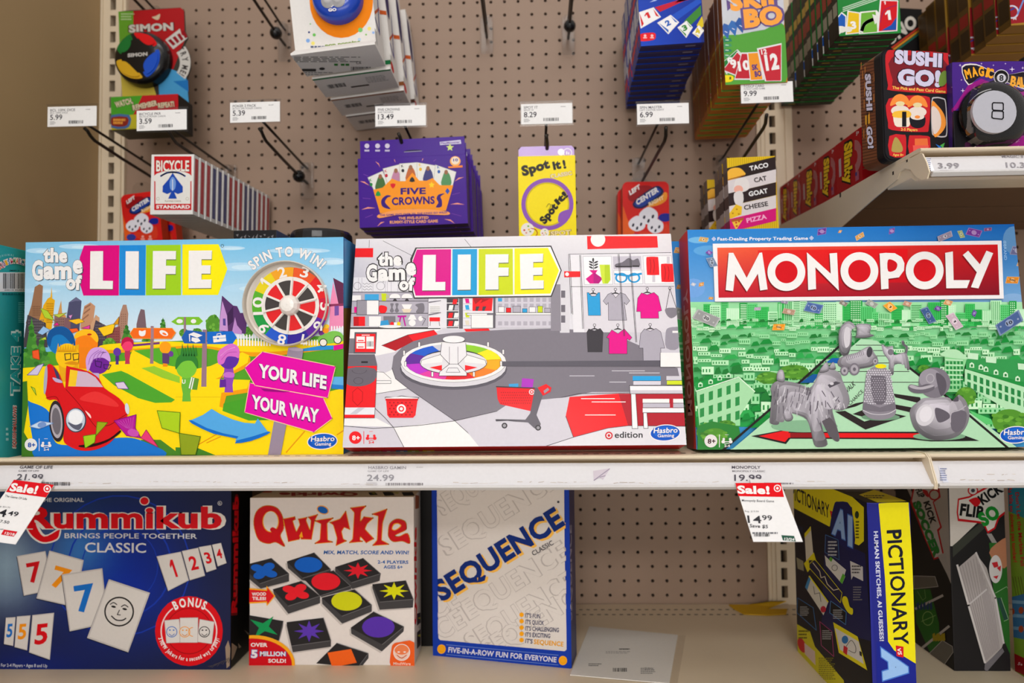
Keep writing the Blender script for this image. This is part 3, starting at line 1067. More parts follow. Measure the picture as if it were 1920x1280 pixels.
# pegs
a.z(0, 640, 5.565)
pegman(a, 1228, 240, 40, (100, 54, 160))
pegman(a, 1335, 235, 60, (236, 60, 110), (190, 20, 70))
pegman(a, 1730, 262, 60, (248, 160, 20), None, (236, 140, 20))
a.poly([(1700, 120), (1775, 125), (1770, 235), (1700, 225)], (92, 60, 110))
a.ell(1790, 130, 26, 30, (112, 60, 150))
a.z(330, 640, 5.565)
pegman(a, 115, 625, 108, (120, 196, 60), (50, 128, 52), (104, 180, 60))
a.polys([[(x, 150), (x + 22, 20 + (i % 2) * 30), (x + 40, 150)] for i, x in enumerate(range(50, 200, 28))], (50, 128, 52))
a.txt('U', 68, 440, 104, 440, 46, WHITE, 0.03)
a.poly([(175, 370), (245, 390), (225, 505), (130, 495)], (96, 150, 50))
a.polys([[(165, 372), (178, 374), (150, 490), (137, 488)], [(186, 378), (198, 380), (172, 500), (160, 498)]], WHITE)
pegman(a, 555, 530, 108, (92, 46, 160), None, (140, 70, 180))
a.blob([(445, 230), (442, 120), (500, 60), (590, 22), (660, 70), (660, 170), (620, 160), (540, 160), (500, 230)], (214, 110, 200))
a.curve([(470, 150), (540, 90), (620, 60)], 5, (240, 170, 230))
a.curve([(480, 190), (550, 120), (640, 110)], 5, (180, 70, 170))
a.blob([(508, 330), (560, 318), (612, 335), (600, 375), (515, 370)], (196, 110, 206))
a.poly([(462, 395), (525, 395), (528, 475), (458, 480)], (96, 40, 150))
a.line([(470, 395), (505, 325)], 5, (80, 40, 120))
# car and riders
a.z(0, 430, 5.565)
a.ell(640, 1160, 138, 150, (24, 120, 190))
a.blob([(500, 1190), (505, 1090), (570, 1025), (680, 1020), (770, 1100), (790, 1230), (740, 1180), (650, 1100), (560, 1120), (530, 1220)], (18, 84, 150))
a.ell(910, 1190, 118, 140, (244, 130, 20))
a.blob([(785, 1140), (800, 1080), (880, 1042), (980, 1055), (1030, 1120), (1020, 1180), (940, 1110), (860, 1110)], (250, 190, 30))
a.ell(940, 1096, 24, 10, (190, 40, 20))
a.z(0, 640, 5.565)
a.poly([(600, 90), (830, 30), (820, 420), (640, 420)], (232, 170, 20))
a.ell(710, 150, 122, 130, (248, 196, 20))
a.polys([[(x, 110), (x + 20, 15 + (i % 3) * 12), (x + 34, 110)] for i, x in enumerate(range(595, 780, 26))], (230, 164, 16))
for x in (715, 800):
    a.line([(x - 32, 130), (x + 32, 125), (x + 28, 185), (x - 24, 195)], 9, (60, 44, 36), True)
a.blob([(680, 230), (760, 205), (832, 225), (790, 245)], (222, 144, 16))
a.poly([(835, 60), (985, 60), (960, 290), (830, 280)], (240, 130, 20))
a.ell(1030, 220, 118, 120, (110, 34, 150))
a.blob([(915, 300), (905, 180), (960, 80), (1060, 62), (1140, 120), (1158, 210), (1080, 170), (980, 190), (940, 290)], (206, 160, 226))
for t in (0, 1, 2, 3):
    a.curve([(930 + t * 40, 240 - t * 20), (960 + t * 40, 150 - t * 10), (1040 + t * 25, 90 + t * 8)], 6, (166, 104, 196))
a.line([(1000, 200), (1070, 215), (1060, 270), (1010, 255)], 8, (60, 30, 90), True)
a.line([(1090, 240), (1165, 245), (1140, 290), (1095, 280)], 8, (60, 30, 90), True)
a.poly([(830, 320), (1040, 330), (1050, 470), (800, 470)], (190, 170, 210))
a.blob([(500, 255), (555, 245), (625, 330), (660, 420), (690, 480), (700, 270), (735, 263), (930, 312), (1040, 385), (1095, 482), (1250, 590), (1325, 690), (1340, 765), (1300, 840), (1240, 950), (1150, 1060), (1000, 1128), (850, 1135), (730, 1090), (672, 1030), (676, 900), (650, 720), (600, 610), (500, 600), (478, 430)], (216, 22, 28), 3)
a.poly([(742, 292), (920, 322), (1005, 372), (1085, 475), (722, 468)], (206, 180, 200))
a.poly([(742, 292), (822, 306), (800, 466), (722, 468)], (244, 200, 40))
a.poly([(560, 250), (620, 330), (650, 440), (600, 380)], (60, 60, 100))
a.curve([(700, 500), (840, 660), (960, 830), (1010, 890)], 5, (90, 0, 6), False)
a.curve([(1010, 890), (1150, 870), (1260, 800), (1340, 750)], 5, (90, 0, 6), False)
a.curve([(490, 590), (600, 580), (650, 700)], 5, (120, 0, 6), False)
a.blob([(840, 600), (1000, 520), (1180, 600), (1240, 680), (1000, 640)], (230, 50, 50))
a.blob([(900, 720), (950, 760), (960, 800), (930, 770)], (250, 210, 205))
a.ell(602, 830, 80, 215, (44, 36, 40), -4)
a.ell(600, 830, 62, 178, (176, 168, 176), -4)
a.ell(600, 830, 46, 140, (110, 104, 112), -4)
a.ell(486, 400, 18, 150, (170, 170, 190), 4)
a.ell(803, 820, 108, 128, (60, 64, 80))
a.ell(800, 818, 98, 118, (196, 204, 220))
a.ell(800, 790, 76, 76, (238, 240, 244))
a.blob([(720, 840), (800, 870), (870, 850), (840, 920), (770, 900)], (90, 92, 110))
a.ell(1336, 700, 22, 58, (206, 212, 226), -8)
a.blob([(840, 1080), (1000, 1062), (1150, 1010), (1262, 925), (1255, 960), (1120, 1050), (960, 1100), (850, 1100)], (40, 8, 12), 3)
a.blob([(560, 375), (640, 400), (660, 430), (590, 420)], (190, 170, 206))
# flying play money
for pts, c, e in (([(1200, 825), (1430, 762), (1420, 900), (1480, 1005), (1330, 980)], (178, 24, 150), (120, 0, 110)), ([(1480, 1005), (1535, 920), (1660, 1100)], (226, 60, 120), (170, 20, 90)), ([(1025, 835), (1135, 845), (1010, 985)], (150, 170, 20), (90, 110, 10)), ([(880, 985), (1010, 965), (1000, 1050), (900, 1110)], (160, 205, 30), (80, 130, 20)), ([(1650, 720), (1890, 740), (1880, 955), (1700, 900)], (170, 205, 30), (60, 110, 20)), ([(1880, 955), (2100, 990), (2050, 1180), (1900, 1180)], (140, 160, 30), (60, 100, 20)), ([(320, 885), (430, 830), (570, 850), (420, 908)], (200, 220, 240), (120, 150, 200)), ([(400, 250), (465, 230), (400, 350), (290, 350)], (206, 196, 226), (110, 80, 150)), ([(1210, 430), (1300, 420), (1350, 495), (1240, 490)], (220, 200, 226), (110, 70, 150)), ([(330, 470), (370, 490), (385, 560)], (190, 214, 60), (90, 130, 20)), ([(345, 100), (410, 85), (420, 190), (350, 170)], (240, 90, 40), (190, 50, 20))):
    a.poly(pts, c)
    a.line(pts, 6, e, True)
a.ell(1400, 950, 60, 38, (200, 80, 180), 15)
for k in range(7):
    a.line([(1240 + k * 27, 835 - k * 8), (1330 + k * 10, 900 + k * 3)], 3, (214, 110, 200))
a.ell(450, 868, 46, 30, (120, 150, 205), -10)
a.z(0, 430, 5.565)
for pts, c in (([(425, 820), (500, 850), (570, 950), (470, 920)], (176, 206, 50)), ([(715, 950), (830, 930), (885, 960), (800, 990)], (246, 190, 30)), ([(1030, 1030), (1210, 980), (1180, 1080), (1090, 1115)], (246, 200, 30)), ([(1190, 990), (1250, 910), (1240, 990)], (220, 150, 20)), ([(720, 900), (760, 890), (740, 935)], (220, 150, 210)), ([(730, 1040), (810, 1030), (830, 1060), (760, 1080)], (244, 100, 40)), ([(860, 1030), (945, 1000), (940, 1040)], (226, 60, 160)), ([(400, 1080), (460, 1010), (530, 1050), (450, 1100)], (150, 190, 232)), ([(560, 890), (640, 880), (700, 870), (620, 920)], (190, 200, 70)), ([(560, 1000), (600, 970), (620, 1000)], (226, 40, 140)), ([(425, 1150), (480, 1120), (490, 1150)], (190, 210, 60))):
    a.poly(pts, c)
    a.line(pts, 4, tuple(int(q * 0.6) for q in c), True)
ages(a.z(0, 640, 5.565), 330, 1075, 65, WHITE, (16, 76, 170), WHITE)
# blue arrow, big sign
a.z(330, 640, 5.565)
a.blob([(170, 818), (170, 850), (400, 960), (640, 1010), (622, 1060), (790, 1035), (965, 965), (965, 935), (640, 975), (400, 920)], (14, 108, 204), 2)
a.poly([(170, 818), (290, 765), (382, 702), (470, 755), (600, 812), (720, 845), (832, 855), (862, 800), (912, 868), (965, 938), (800, 990), (622, 1035), (662, 988), (500, 955), (330, 900)], (82, 166, 228))
a.poly([(1180, 65), (1255, 55), (1335, 90), (1230, 860), (1160, 860), (1100, 1180), (968, 1180), (1030, 830)], (150, 136, 156))
a.ell(1258, 82, 78, 18, (176, 160, 180), 5)
CR = (250, 214, 160)
top = [(730, 275), (912, 110), (1668, 262), (1588, 584), (835, 455)]
bot = [(780, 435), (1540, 588), (1634, 800), (1445, 942), (728, 735)]
for q in (bot, top):
    a.line(q, 14, CR, True)
    a.poly(q, (224, 0, 164))
a.poly([(890, 488), (1200, 520), (1130, 530), (930, 518)], (150, 0, 120))
a.txt('YOUR LIFE', 868, 372, 1575, 500, 150, WHITE, 0.045, (0.012, (110, 40, 120)), up=(0.05, -1), sh=(-6, 12, (110, 20, 110)))
a.txt('YOUR WAY', 795, 695, 1495, 850, 152, WHITE, 0.045, (0.012, (110, 40, 120)), up=(0.05, -1), sh=(-6, 12, (110, 20, 110)))
hasbro(a, 1530, 1040, 150)
# name of the game
a.z(0, 430, 5.565)
sh = (6, 8, (70, 100, 120))
a.txt('the', 455, 345, 705, 347, 165, WHITE, 0.05, (0.02, (90, 100, 112)), sh=sh)
a.txt('G', 335, 532, 450, 534, 225, WHITE, 0.05, (0.014, (90, 100, 112)), sh=sh)
a.txt('am', 456, 520, 752, 520, 205, WHITE, 0.05, (0.014, (90, 100, 112)), sh=sh)
LG1 = (0, 430, 5.565)
LG2 = (330, 430, 5.565)
a.z(0, 0, 1)
tiles = [(fpx(*LG1, [(878, 168), (1247, 165), (1241, 690), (872, 690), (816, 500), (835, 290)]), (214, 0, 122)), (fpx(*LG1, [(1249, 165), (1522, 163), (1516, 688), (1245, 688)]), (30, 136, 214)),
         (fpx(*LG1, [(1526, 163), (1886, 160), (1890, 686), (1522, 688)]), (156, 204, 30)), (fpx(*LG2, [(68, 157), (445, 155), (537, 412), (440, 683), (68, 685)]), (246, 232, 12))]
let1 = [fpx(*LG1, q) for q in ([(945, 228), (1078, 226), (1075, 535), (1180, 537), (1178, 622), (940, 620)], [(1313, 228), (1450, 228), (1447, 620), (1310, 618)], [(1597, 225), (1838, 225), (1836, 313), (1735, 313), (1733, 378), (1836, 380), (1833, 466), (1730, 466), (1727, 618), (1592, 618)])]
let1.append(fpx(*LG2, [(135, 222), (377, 220), (373, 312), (268, 312), (268, 375), (363, 375), (360, 462), (268, 462), (268, 523), (372, 523), (368, 612), (132, 614)]))
lifelogo(a, (84, 90, 70), let1, tiles)
a.z(0, 430, 5.565)
a.txt('of', 690, 626, 850, 636, 168, WHITE, 0.05, (0.016, (90, 100, 112)), sh=sh)
a.txt('e', 765, 464, 868, 462, 215, WHITE, 0.05, (0.014, (90, 100, 112)), sh=sh)
a.z(330, 430, 5.565)
a.ring(485, 172, 13, 17, (40, 50, 60))
a.arc('SPIN TO WIN!', 1165, 790, 505, -41.5, 41.5, 112, WHITE, 0.04, (0.022, (86, 120, 150)), k=0.72)
# right side
r = B.right()
r.z(330, 430, 5.565)
r.grad([(1755, 120), (1880, 120), (1880, 800), (1755, 800)], (72, 150, 204), (40, 110, 170), (60, 110, 150), (90, 150, 190), 4)
r.poly([(1740, 820), (1830, 820), (1830, 2200), (1740, 2200)], (120, 96, 40))
life = B.build('life_board_game_box', 'flat game box with city, red car and raised number spinner', 'board game box')
# raised number spinner
c0 = hit(330 + 1158 / 5.565, 430 + 775 / 5.565, Vector((0, YF, 0)), YA)
c1 = hit(330 + 1192 / 5.565, 430 + 792 / 5.565, Vector((0, YF - 0.006, 0)), YA)
k = 1 / 5.565 / (FPX / (CAMPOS.y * -1 + YF)) * 1.0
mb = MB()
IV = (206, 196, 184)
mb.lathe(c0, -YA, [(0.001, 0.0015), (408 * k, 0.0015), (428 * k, 0.002), (432 * k, 0.0075), (440 * k, 0.0095), (450 * k, 0.0085), (454 * k, 0.0)], IV, 0, 56)
spinner = mb.build('spinner', 'plast', life, smooth=False)
mb = MB()
oc = c1
mb.lathe(oc, -YA, [(0.001, 0.0), (402 * k, 0.0), (404 * k, -0.0035)], (226, 220, 214), 0, 56)
w = Art(mb, oc - XA * 410 * k - ZA * 410 * k, XA, ZA, -YA, 820 * k, 820 * k, base=0.0002).z(330, 430, 5.565)
cx, cy = 1195, 795
SEC = [(232, 84, 24), (226, 18, 24), (204, 0, 54), (88, 22, 150), (42, 20, 146), (22, 84, 200), (16, 150, 62), (84, 172, 34), (228, 206, 14), (236, 160, 22)]
for i, c in enumerate(SEC):
    w.ring(cx, cy, 300, 400, c, 8, -85 + i * 36 - 0, -85 + (i + 1) * 36)
w.ring(cx, cy, 262, 302, (232, 226, 220))
for i in range(10):
    w.ring(cx, cy, 105, 262, (222, 22, 26) if i % 2 == 0 else (62, 56, 54), 8, -85 + i * 36, -85 + (i + 1) * 36)
    t = math.radians(-85 + i * 36)
    w.line([(cx + 100 * math.cos(t), cy + 100 * math.sin(t)), (cx + 290 * math.cos(t), cy + 290 * math.sin(t))], 22, (230, 224, 218))
for s, x, y, rot in (('2', 1108, 448, -15), ('3', 1345, 448, 15), ('4', 1515, 605, 50), ('5', 1560, 805, 92), ('6', 1490, 1010, 130), ('7', 1322, 1150, 165), ('8', 1105, 1150, 195), ('9', 918, 1030, 235), ('10', 862, 800, 268), ('1', 935, 560, 305)):
    t = math.radians(rot)
    q = 42 if len(s) == 1 else 92
    bx, by = x - 55 * math.sin(t), y + 55 * math.cos(t)
    if s == '1':
        q = 26
    w.txt(s, bx - q * math.cos(t), by - q * math.sin(t), bx + q * math.cos(t), by + q * math.sin(t), 118, (236, 230, 226), 0.02)
mb.lathe(oc, -YA, [(112 * k, 0.0), (112 * k, 0.003), (100 * k, 0.007), (72 * k, 0.011), (40 * k, 0.0118), (0.0005, 0.012)], (236, 230, 224), 0, 10)
for i in range(10):
    t = math.radians(-85 + i * 36)
    d = Vector((math.cos(t), 0, -math.sin(t)))
    e = Vector((-math.sin(t), 0, -math.cos(t))) * 9 * k
    mb.box(oc + d * 95 * k - e, d * 195 * k, e * 2, -YA * 0.0028, (232, 226, 220))
mb.build('number_wheel', 'plast', spinner)


def leaning(bl, br, tl, Z, H):
    """front standing on the level Z through bl and br, tipped back until it is H high at tl"""
    p = atZ(*bl, Z)
    q = p + XA
    u = XA
    back = ZA.cross(u).normalized()
    lo, hi = -0.1, 0.5
    for _ in range(40):
        t = (lo + hi) / 2
        v = ZA * math.cos(t) + back * math.sin(t)
        n = u.cross(v).normalized()
        d = (hit(*tl, p, n) - p).dot(v)
        if d < H:
            lo = t
        else:
            hi = t
    n = back * math.cos(t) - ZA * math.sin(t)
    return p, u, v, n, (q - p).length


# ------------------------------------------------------------------ family life game, store edition (leans back)
p = at(642.7, 839, -0.449)
q = at(1287, 840, -0.449)
th = math.radians(13.6)
v, n = Vector((0, math.sin(th), math.cos(th))), Vector((0, math.cos(th), -math.sin(th)))
D = (p.z - ZM - 0.0011) / math.sin(th)
B = Carton(p, XA, v, n, (q - p).x, 0.2655, D, dict(front=(226, 223, 229), bottom=(196, 16, 24), right=(216, 26, 34), left=(210, 24, 32), top=(214, 210, 216)))
a = B.front()
OL, LG, MG, DG, RED = (60, 56, 60), (204, 199, 208), (176, 170, 182), (120, 115, 124), (232, 24, 32)
a.grad([(640, 440), (1290, 440), (1290, 520), (640, 520)], (222, 219, 224), (226, 222, 226), (214, 210, 216), (198, 194, 204), 4)
a.z(640, 430, 5.565)
a.line([(292, 110), (290, 190)], 4, OL)
a.line([(435, 120), (740, 275)], 4, OL)
a.line([(1285, 100), (1355, 185)], 4, OL)
a.poly([(146, 197), (333, 195), (331, 291), (138, 291)], RED)
a.rect(60, 500, 760, 655, (226, 223, 228))
for x in (60, 110, 180, 215, 330, 460, 480, 520, 590):
    a.line([(x, 505), (x, 650)], 4, MG)
a.ring(168, 590, 36, 40, DG, 20)
a.ring(410, 590, 40, 44, DG, 20)
for y in (560, 590, 620):
    a.curve([(225, y), (245, y + 14), (265, y), (285, y + 14), (305, y), (320, y + 12)], 4, DG, n=3)
a.rect(60, 652, 905, 1030, MG)
for y in (655, 748, 876):
    a.rect(60, y - 4, 905, y + 3, OL)
a.rect(40, 1015, 1035, 1042, OL)
a.rect(40, 1015, 1030, 1020, WHITE)
a.rect(905, 720, 1090, 1030, (226, 223, 228))
a.line([(907, 715), (905, 1020)], 4, OL)
a.rect(1100, 720, 1222, 1030, (72, 68, 74))
for y in (768, 850, 932, 1015):
    a.rect(1100, y - 4, 1222, y + 4, WHITE)
for i, (x, y, c) in enumerate(((1160, 728, RED), (1118, 790, WHITE), (1180, 790, MG), (1115, 870, RED), (1175, 870, WHITE), (1115, 955, RED), (1175, 955, WHITE))):
    a.poly([(x + 8, y), (x + 52, y), (x + 42, y + 52), (x - 2, y + 52)], c)
a.rect(1228, 715, 1268, 1035, (96, 92, 100))
a.rect(1272, 715, 1360, 1035, (226, 223, 228))
for y, c in ((722, (222, 0, 130)), (790, (40, 160, 215)), (870, (200, 214, 20)), (950, (220, 210, 190))):
    a.poly([(1290, y), (1330, y), (1338, y + 48), (1300, y + 48)], c)
    a.rect(1272, y + 52, 1360, y + 57, MG)
a.poly([(1370, 715), (1582, 715), (1570, 850), (1368, 850)], RED)
a.polys([[(1372, 720), (1470, 720), (1400, 780)], [(1450, 720), (1560, 720), (1450, 770), (1470, 740)]], (168, 14, 24))
a.rect(1310, 876, 1625, 895, WHITE)
a.line([(1310, 876), (1625, 876), (1625, 895), (1310, 895)], 4, OL, True)
a.poly([(1520, 878), (1625, 878), (1625, 893), (1520, 893)], DG)
for x in (1405, 1475):
    a.poly([(x, 805), (x + 38, 802), (x + 18, 850), (x - 6, 850)], (70, 66, 72))
a.rect(1355, 895, 1585, 1030, WHITE)
a.line([(1355, 895), (1355, 1030), (1585, 1030), (1585, 895)], 4, OL)
a.rect(1586, 715, 1608, 1030, (96, 92, 100))
a.rect(1612, 712, 2200, 1030, LG)
a.begin(1612, 712, 2200, 1030)
a.polys([[(x, y), (x + 42, y), (x + 42, y + 42), (x, y + 42)] for x in range(1635, 2180, 66) for y in (715, 775, 960)], MG)
a.end()
a.rect(1635, 718, 1678, 752, (40, 160, 215))
a.rect(1612, 870, 2200, 890, WHITE)
a.line([(1612, 870), (2200, 870)], 4, OL)
a.line([(1612, 892), (2200, 892)], 4, OL)
for x, w, h, c in ((1640, 60, 60, WHITE), (1720, 50, 48, RED), (1790, 80, 66, MG), (1890, 48, 40, (40, 160, 215)), (1960, 66, 58, WHITE), (2050, 50, 66, (200, 214, 20)), (2120, 60, 46, MG)):
    a.rect(x, 868 - h, x + w, 868, c)
    a.line([(x, 868 - h), (x + w, 868 - h), (x + w, 868), (x, 868)], 4, OL, True)
# goods on the left shelves
a.rect(110, 688, 205, 745, WHITE)
a.rect(245, 676, 392, 738, (60, 160, 215))
a.poly([(418, 668), (470, 668), (466, 745), (424, 745)], (196, 210, 24))
a.ring(472, 700, 14, 20, (196, 210, 24), 16)
for x in (510, 635):
    a.blob([(x, 720), (x + 8, 682), (x + 50, 672), (x + 92, 682), (x + 100, 720)], WHITE)
    a.line([(x - 4, 722), (x + 104, 722)], 6, OL)
    a.poly([(x + 40, 724), (x + 60, 724), (x + 72, 745), (x + 28, 745)], OL)
a.rect(135, 808, 162, 870, (222, 0, 130))
a.rect(165, 740, 268, 892, (150, 144, 154))
a.rect(268, 740, 392, 892, WHITE)
a.line([(165, 740), (392, 740), (390, 892), (162, 892)], 5, OL, True)
a.blob([(398, 800), (440, 795), (478, 815), (462, 868), (402, 868)], RED)
for x in (528, 580):
    a.blob([(x - 16, 775), (x + 18, 775), (x + 8, 815), (x + 22, 850), (x, 868), (x - 22, 850), (x - 8, 815)], DG)
a.poly([(630, 782), (738, 782), (710, 838), (660, 838)], WHITE)
a.poly([(630, 830), (735, 830), (715, 868), (650, 868)], (222, 206, 180))
a.blob([(772, 790), (800, 776), (860, 776), (860, 866), (780, 866), (800, 820)], DG)
for k in range(5):
    a.rect(925, 795 + k * 15, 1028, 806 + k * 15, WHITE)
    a.line([(925, 808 + k * 15), (1028, 808 + k * 15)], 3, OL)
a.poly([(912, 755), (1040, 740), (1040, 748), (912, 770)], DG)
a.poly([(912, 885), (1040, 865), (1040, 873), (912, 900)], DG)
a.rect(920, 918, 1030, 960, RED)
a.line([(930, 962), (926, 1008)], 5, OL)
a.line([(1020, 962), (1026, 1008)], 5, OL)
a.rect(128, 910, 248, 1008, RED)
a.rect(128, 910, 182, 1008, (190, 16, 26))
a.rect(290, 908, 415, 1010, WHITE)
a.rect(440, 905, 565, 1008, DG)
a.polys([[(585, 900), (680, 898), (676, 916), (590, 918)], [(610, 916), (628, 916), (606, 1008), (594, 1008)], [(640, 916), (656, 916), (676, 1008), (662, 1008)]], (190, 20, 150))
a.poly([(722, 890), (760, 890), (785, 942), (694, 942)], WHITE)
a.ell(740, 975, 36, 34, WHITE)
a.ell(828, 930, 24, 26, WHITE)
a.line([(840, 915), (880, 935), (845, 1000)], 5, OL)
a.poly([(412, 955), (490, 945), (500, 1010), (405, 1012)], (50, 150, 205))
a.ell(530, 985, 20, 20, RED)
a.ell(600, 985, 18, 22, (240, 210, 30))
a.rect(550, 970, 580, 1005, WHITE)
a.ell(512, 1014, 124, 16, WHITE)
a.ring(512, 1014, 122, 126, OL, 24, ky=0.13)
for x in (405, 512, 612):
    a.line([(x, 1030), (x, 1112)], 7, OL)
a.line([(405, 1108), (612, 1108)], 5, OL)
# floor
a.z(0, 0, 1)
FL = (206, 201, 210)
a.poly([(640, 617), (1290, 617), (1290, 850), (640, 850)], FL)
a.poly([(640, 617), (830, 617), (780, 636), (740, 660), (700, 668), (640, 668)], WHITE)
a.poly([(720, 700), (742, 690), (765, 728), (706, 738), (700, 690)], WHITE)
a.poly([(640, 783), (702, 783), (718, 800), (738, 801), (850, 789), (910, 845), (640, 845)], FL)
a.poly([(640, 784), (706, 784), (736, 800), (640, 798)], WHITE)
a.poly([(737, 801), (853, 789), (910, 841), (759, 841)], WHITE)
a.poly([(735, 690), (738, 668), (760, 645), (800, 630), (850, 624), (950, 618), (1040, 616), (1140, 622), (1215, 655), (1250, 685), (1270, 690), (1280, 735), (1110, 735), (1085, 740), (962, 764), (853, 789), (765, 728), (742, 710)], (124, 118, 128))
a.line([(735, 690), (742, 710), (765, 728), (853, 789), (910, 841)], 1.0, OL)
a.line([(640, 798), (700, 803), (738, 801), (790, 797), (853, 789), (962, 764), (1040, 748), (1085, 738), (1280, 735)], 1.0, OL)
a.line([(703, 765), (722, 783), (738, 801), (759, 841)], 1.0, OL)
a.poly([(716, 648), (765, 628), (775, 640), (742, 658)], (176, 18, 30))
a.poly([(765, 628), (814, 619), (821, 627), (775, 640)], RED)
a.poly([(870, 617), (916, 616), (919, 620), (874, 622)], RED)
a.line([(716, 648), (765, 628), (814, 619)], 0.9, OL)
a.z(640, 640, 5.565)
a.poly([(372, 318), (440, 322), (520, 390), (520, 440), (372, 440)], WHITE)
a.line([(372, 410), (520, 410), (520, 440), (372, 440)], 4, OL)
a.line([(372, 318), (440, 322), (520, 392)], 4, OL)
a.line([(362, 548), (690, 495)], 4, OL)
# checkout kiosk
a.poly([(75, -30), (140, -30), (140, 130), (70, 130)], DG)
a.poly([(140, -95), (372, -95), (360, 130), (130, 130)], (92, 88, 96))
a.poly([(155, -78), (358, -78), (355, 112), (145, 112)], RED)
a.rect(215, -68, 298, -60, WHITE)
for y in (-50, 18):
    a.rect(160, y, 248, y + 58, WHITE)
    a.line([(175, y + 42), (235, y + 42)], 10, RED)
a.rect(262, -50, 342, 78, WHITE)
a.bars(268, 0, 336, 55, (70, 66, 70), 8, 2)
a.poly([(72, 135), (350, 135), (375, 240), (375, 262), (60, 262)], (104, 98, 108))
a.rect(210, 208, 278, 226, (40, 38, 42))
a.poly([(58, 262), (375, 255), (355, 690), (30, 690)], RED)
a.blob([(66, 285), (350, 285), (345, 415), (200, 470), (50, 440)], (104, 98, 108), 3)
a.ring(190, 300, 74, 78, OL, 16, 0, 180, 0.5)
a.ring(180, 412, 46, 50, OL, 20, ky=0.7)
a.line([(120, 530), (122, 620), (172, 672), (222, 620), (225, 530), (172, 484)], 4, (150, 8, 16), True)
a.poly([(28, 690), (352, 690), (350, 765), (24, 765)], (226, 226, 232))
a.polys([[(90, 760), (180, 692), (250, 692), (160, 760)]], (196, 196, 206))
a.poly([(24, 765), (350, 765), (348, 800), (22, 800)], RED)
a.line([(375, 255), (355, 690), (348, 800), (22, 800)], 4, OL)
# store basket
a.poly([(468, 605), (798, 605), (775, 770), (750, 797), (505, 797), (482, 770)], RED)
a.rect(462, 598, 803, 618, (206, 14, 22))
a.begin(490, 630, 770, 780)
rn = random.Random(1)
a.polys([[(x + 8 * math.cos(t * 1.047), y + 8 * math.sin(t * 1.047)) for t in range(6)] for r_, y in enumerate((640, 670, 702, 738, 766)) for x in range(508 + (r_ % 2) * 20, 760, 42)], (140, 10, 16))
a.end()
a.curve([(460, 595), (470, 582), (560, 585), (630, 570), (710, 582), (805, 585), (803, 597)], 6, OL, n=4)
a.poly([(462, 590), (630, 575), (800, 590), (800, 598), (462, 598)], WHITE)
def bull(a, x, y, r):
    a.ell(x, y, r, r, WHITE)
    a.ring(x, y, r * 0.6, r * 0.92, RED, 24)
    a.ell(x, y, r * 0.32, r * 0.32, RED)
a.ell(628, 704, 48, 48, WHITE)
a.ell(628, 704, 30, 30, RED)
a.ell(628, 704, 17, 17, WHITE)
# prize wheel
cx, cy = 1172, 215
a.ell(cx, cy + 75, 560, 215, (92, 88, 98))
a.ell(cx, cy + 52, 552, 212, OL)
a.ell(cx, cy + 48, 549, 212, (214, 210, 216))
a.ell(cx, cy, 552, 214, OL)
a.ell(cx, cy, 549, 211, WHITE)
a.ell(cx, cy, 505, 186, OL)
cols = [(252, 170, 20), (250, 128, 36), (226, 30, 40), (226, 60, 160), (190, 50, 200), (96, 40, 150), (30, 90, 200), (200, 200, 210), (140, 200, 40), (248, 226, 20)]
for i, c in enumerate(cols):
    a.ring(cx, cy, 340, 500, c, 6, i * 36 - 8, i * 36 + 28, 0.37)
a.ell(cx, cy + 10, 352, 120, OL)
a.ell(cx, cy + 6, 348, 118, (222, 218, 222))
for s in (-1, 1):
    a.poly([(cx + s * 120, 250), (cx + s * 250, 275), (cx + s * 120, 310)], RED)
    a.poly([(cx + s * 100, 130), (cx + s * 330, 200), (cx + s * 340, 240), (cx + s * 120, 220)], WHITE)
    a.line([(cx + s * 100, 130), (cx + s * 330, 200), (cx + s * 340, 240)], 4, OL)
a.poly([(1050, 20), (1300, 20), (1310, 150), (1220, 240), (1310, 330), (1310, 362), (1020, 362), (1030, 320), (1130, 240), (1035, 140)], (230, 227, 230))
a.line([(1050, 20), (1035, 140), (1130, 240), (1030, 320), (1020, 362), (1310, 362), (1310, 330), (1220, 240), (1310, 150), (1300, 20)], 5, OL)
a.line([(1130, 60), (1130, 240), (1220, 240), (1218, 60)], 4, OL)
a.line([(1095, 325), (1120, 280), (1215, 280), (1240, 325)], 4, OL, True)
a.ell(1175, -15, 118, 38, OL)
a.ell(1175, -18, 114, 36, (236, 233, 234))
for x, y in ((815, 8), (657, 95), (672, 210), (952, 318), (1385, 318), (1668, 205), (1690, 85), (1532, 8)):
    a.rect(x - 13, y, x + 13, y + 52, OL)
    a.rect(x - 9, y + 4, x + 9, y + 50, WHITE)
ages(a, 148, 1003, 66, RED, WHITE, RED)
# upper right wardrobe wall
a.z(960, 430, 5.565)
a.poly([(782, 70), (1514, 70), (1523, 190), (787, 207)], RED)
a.ell(897, 105, 76, 76, WHITE)
a.rect(500, 440, 600, 1080, (214, 210, 216))
a.poly([(405, 700), (460, 575), (505, 575), (510, 1060), (405, 1060)], (140, 134, 144))
for y in (640, 790, 900):
    a.rect(512, y, 555, y + 75, (110, 104, 114))
a.poly([(585, 258), (1660, 240), (1760, 1075), (640, 1075)], (228, 225, 230))
a.poly([(720, 600), (1690, 600), (1750, 1075), (755, 1075)], (216, 211, 218))
for q in ([(740, 285), (1035, 282), (1050, 575), (755, 578)], [(1365, 280), (1660, 276), (1690, 570), (1385, 572)], [(1060, 430), (1355, 426), (1365, 570), (1070, 572)]):
    a.poly(q, (238, 236, 238))
    a.line(q, 4, MG, True)
a.poly([(1050, 285), (1345, 280), (1350, 415), (1058, 418)], (196, 190, 202))
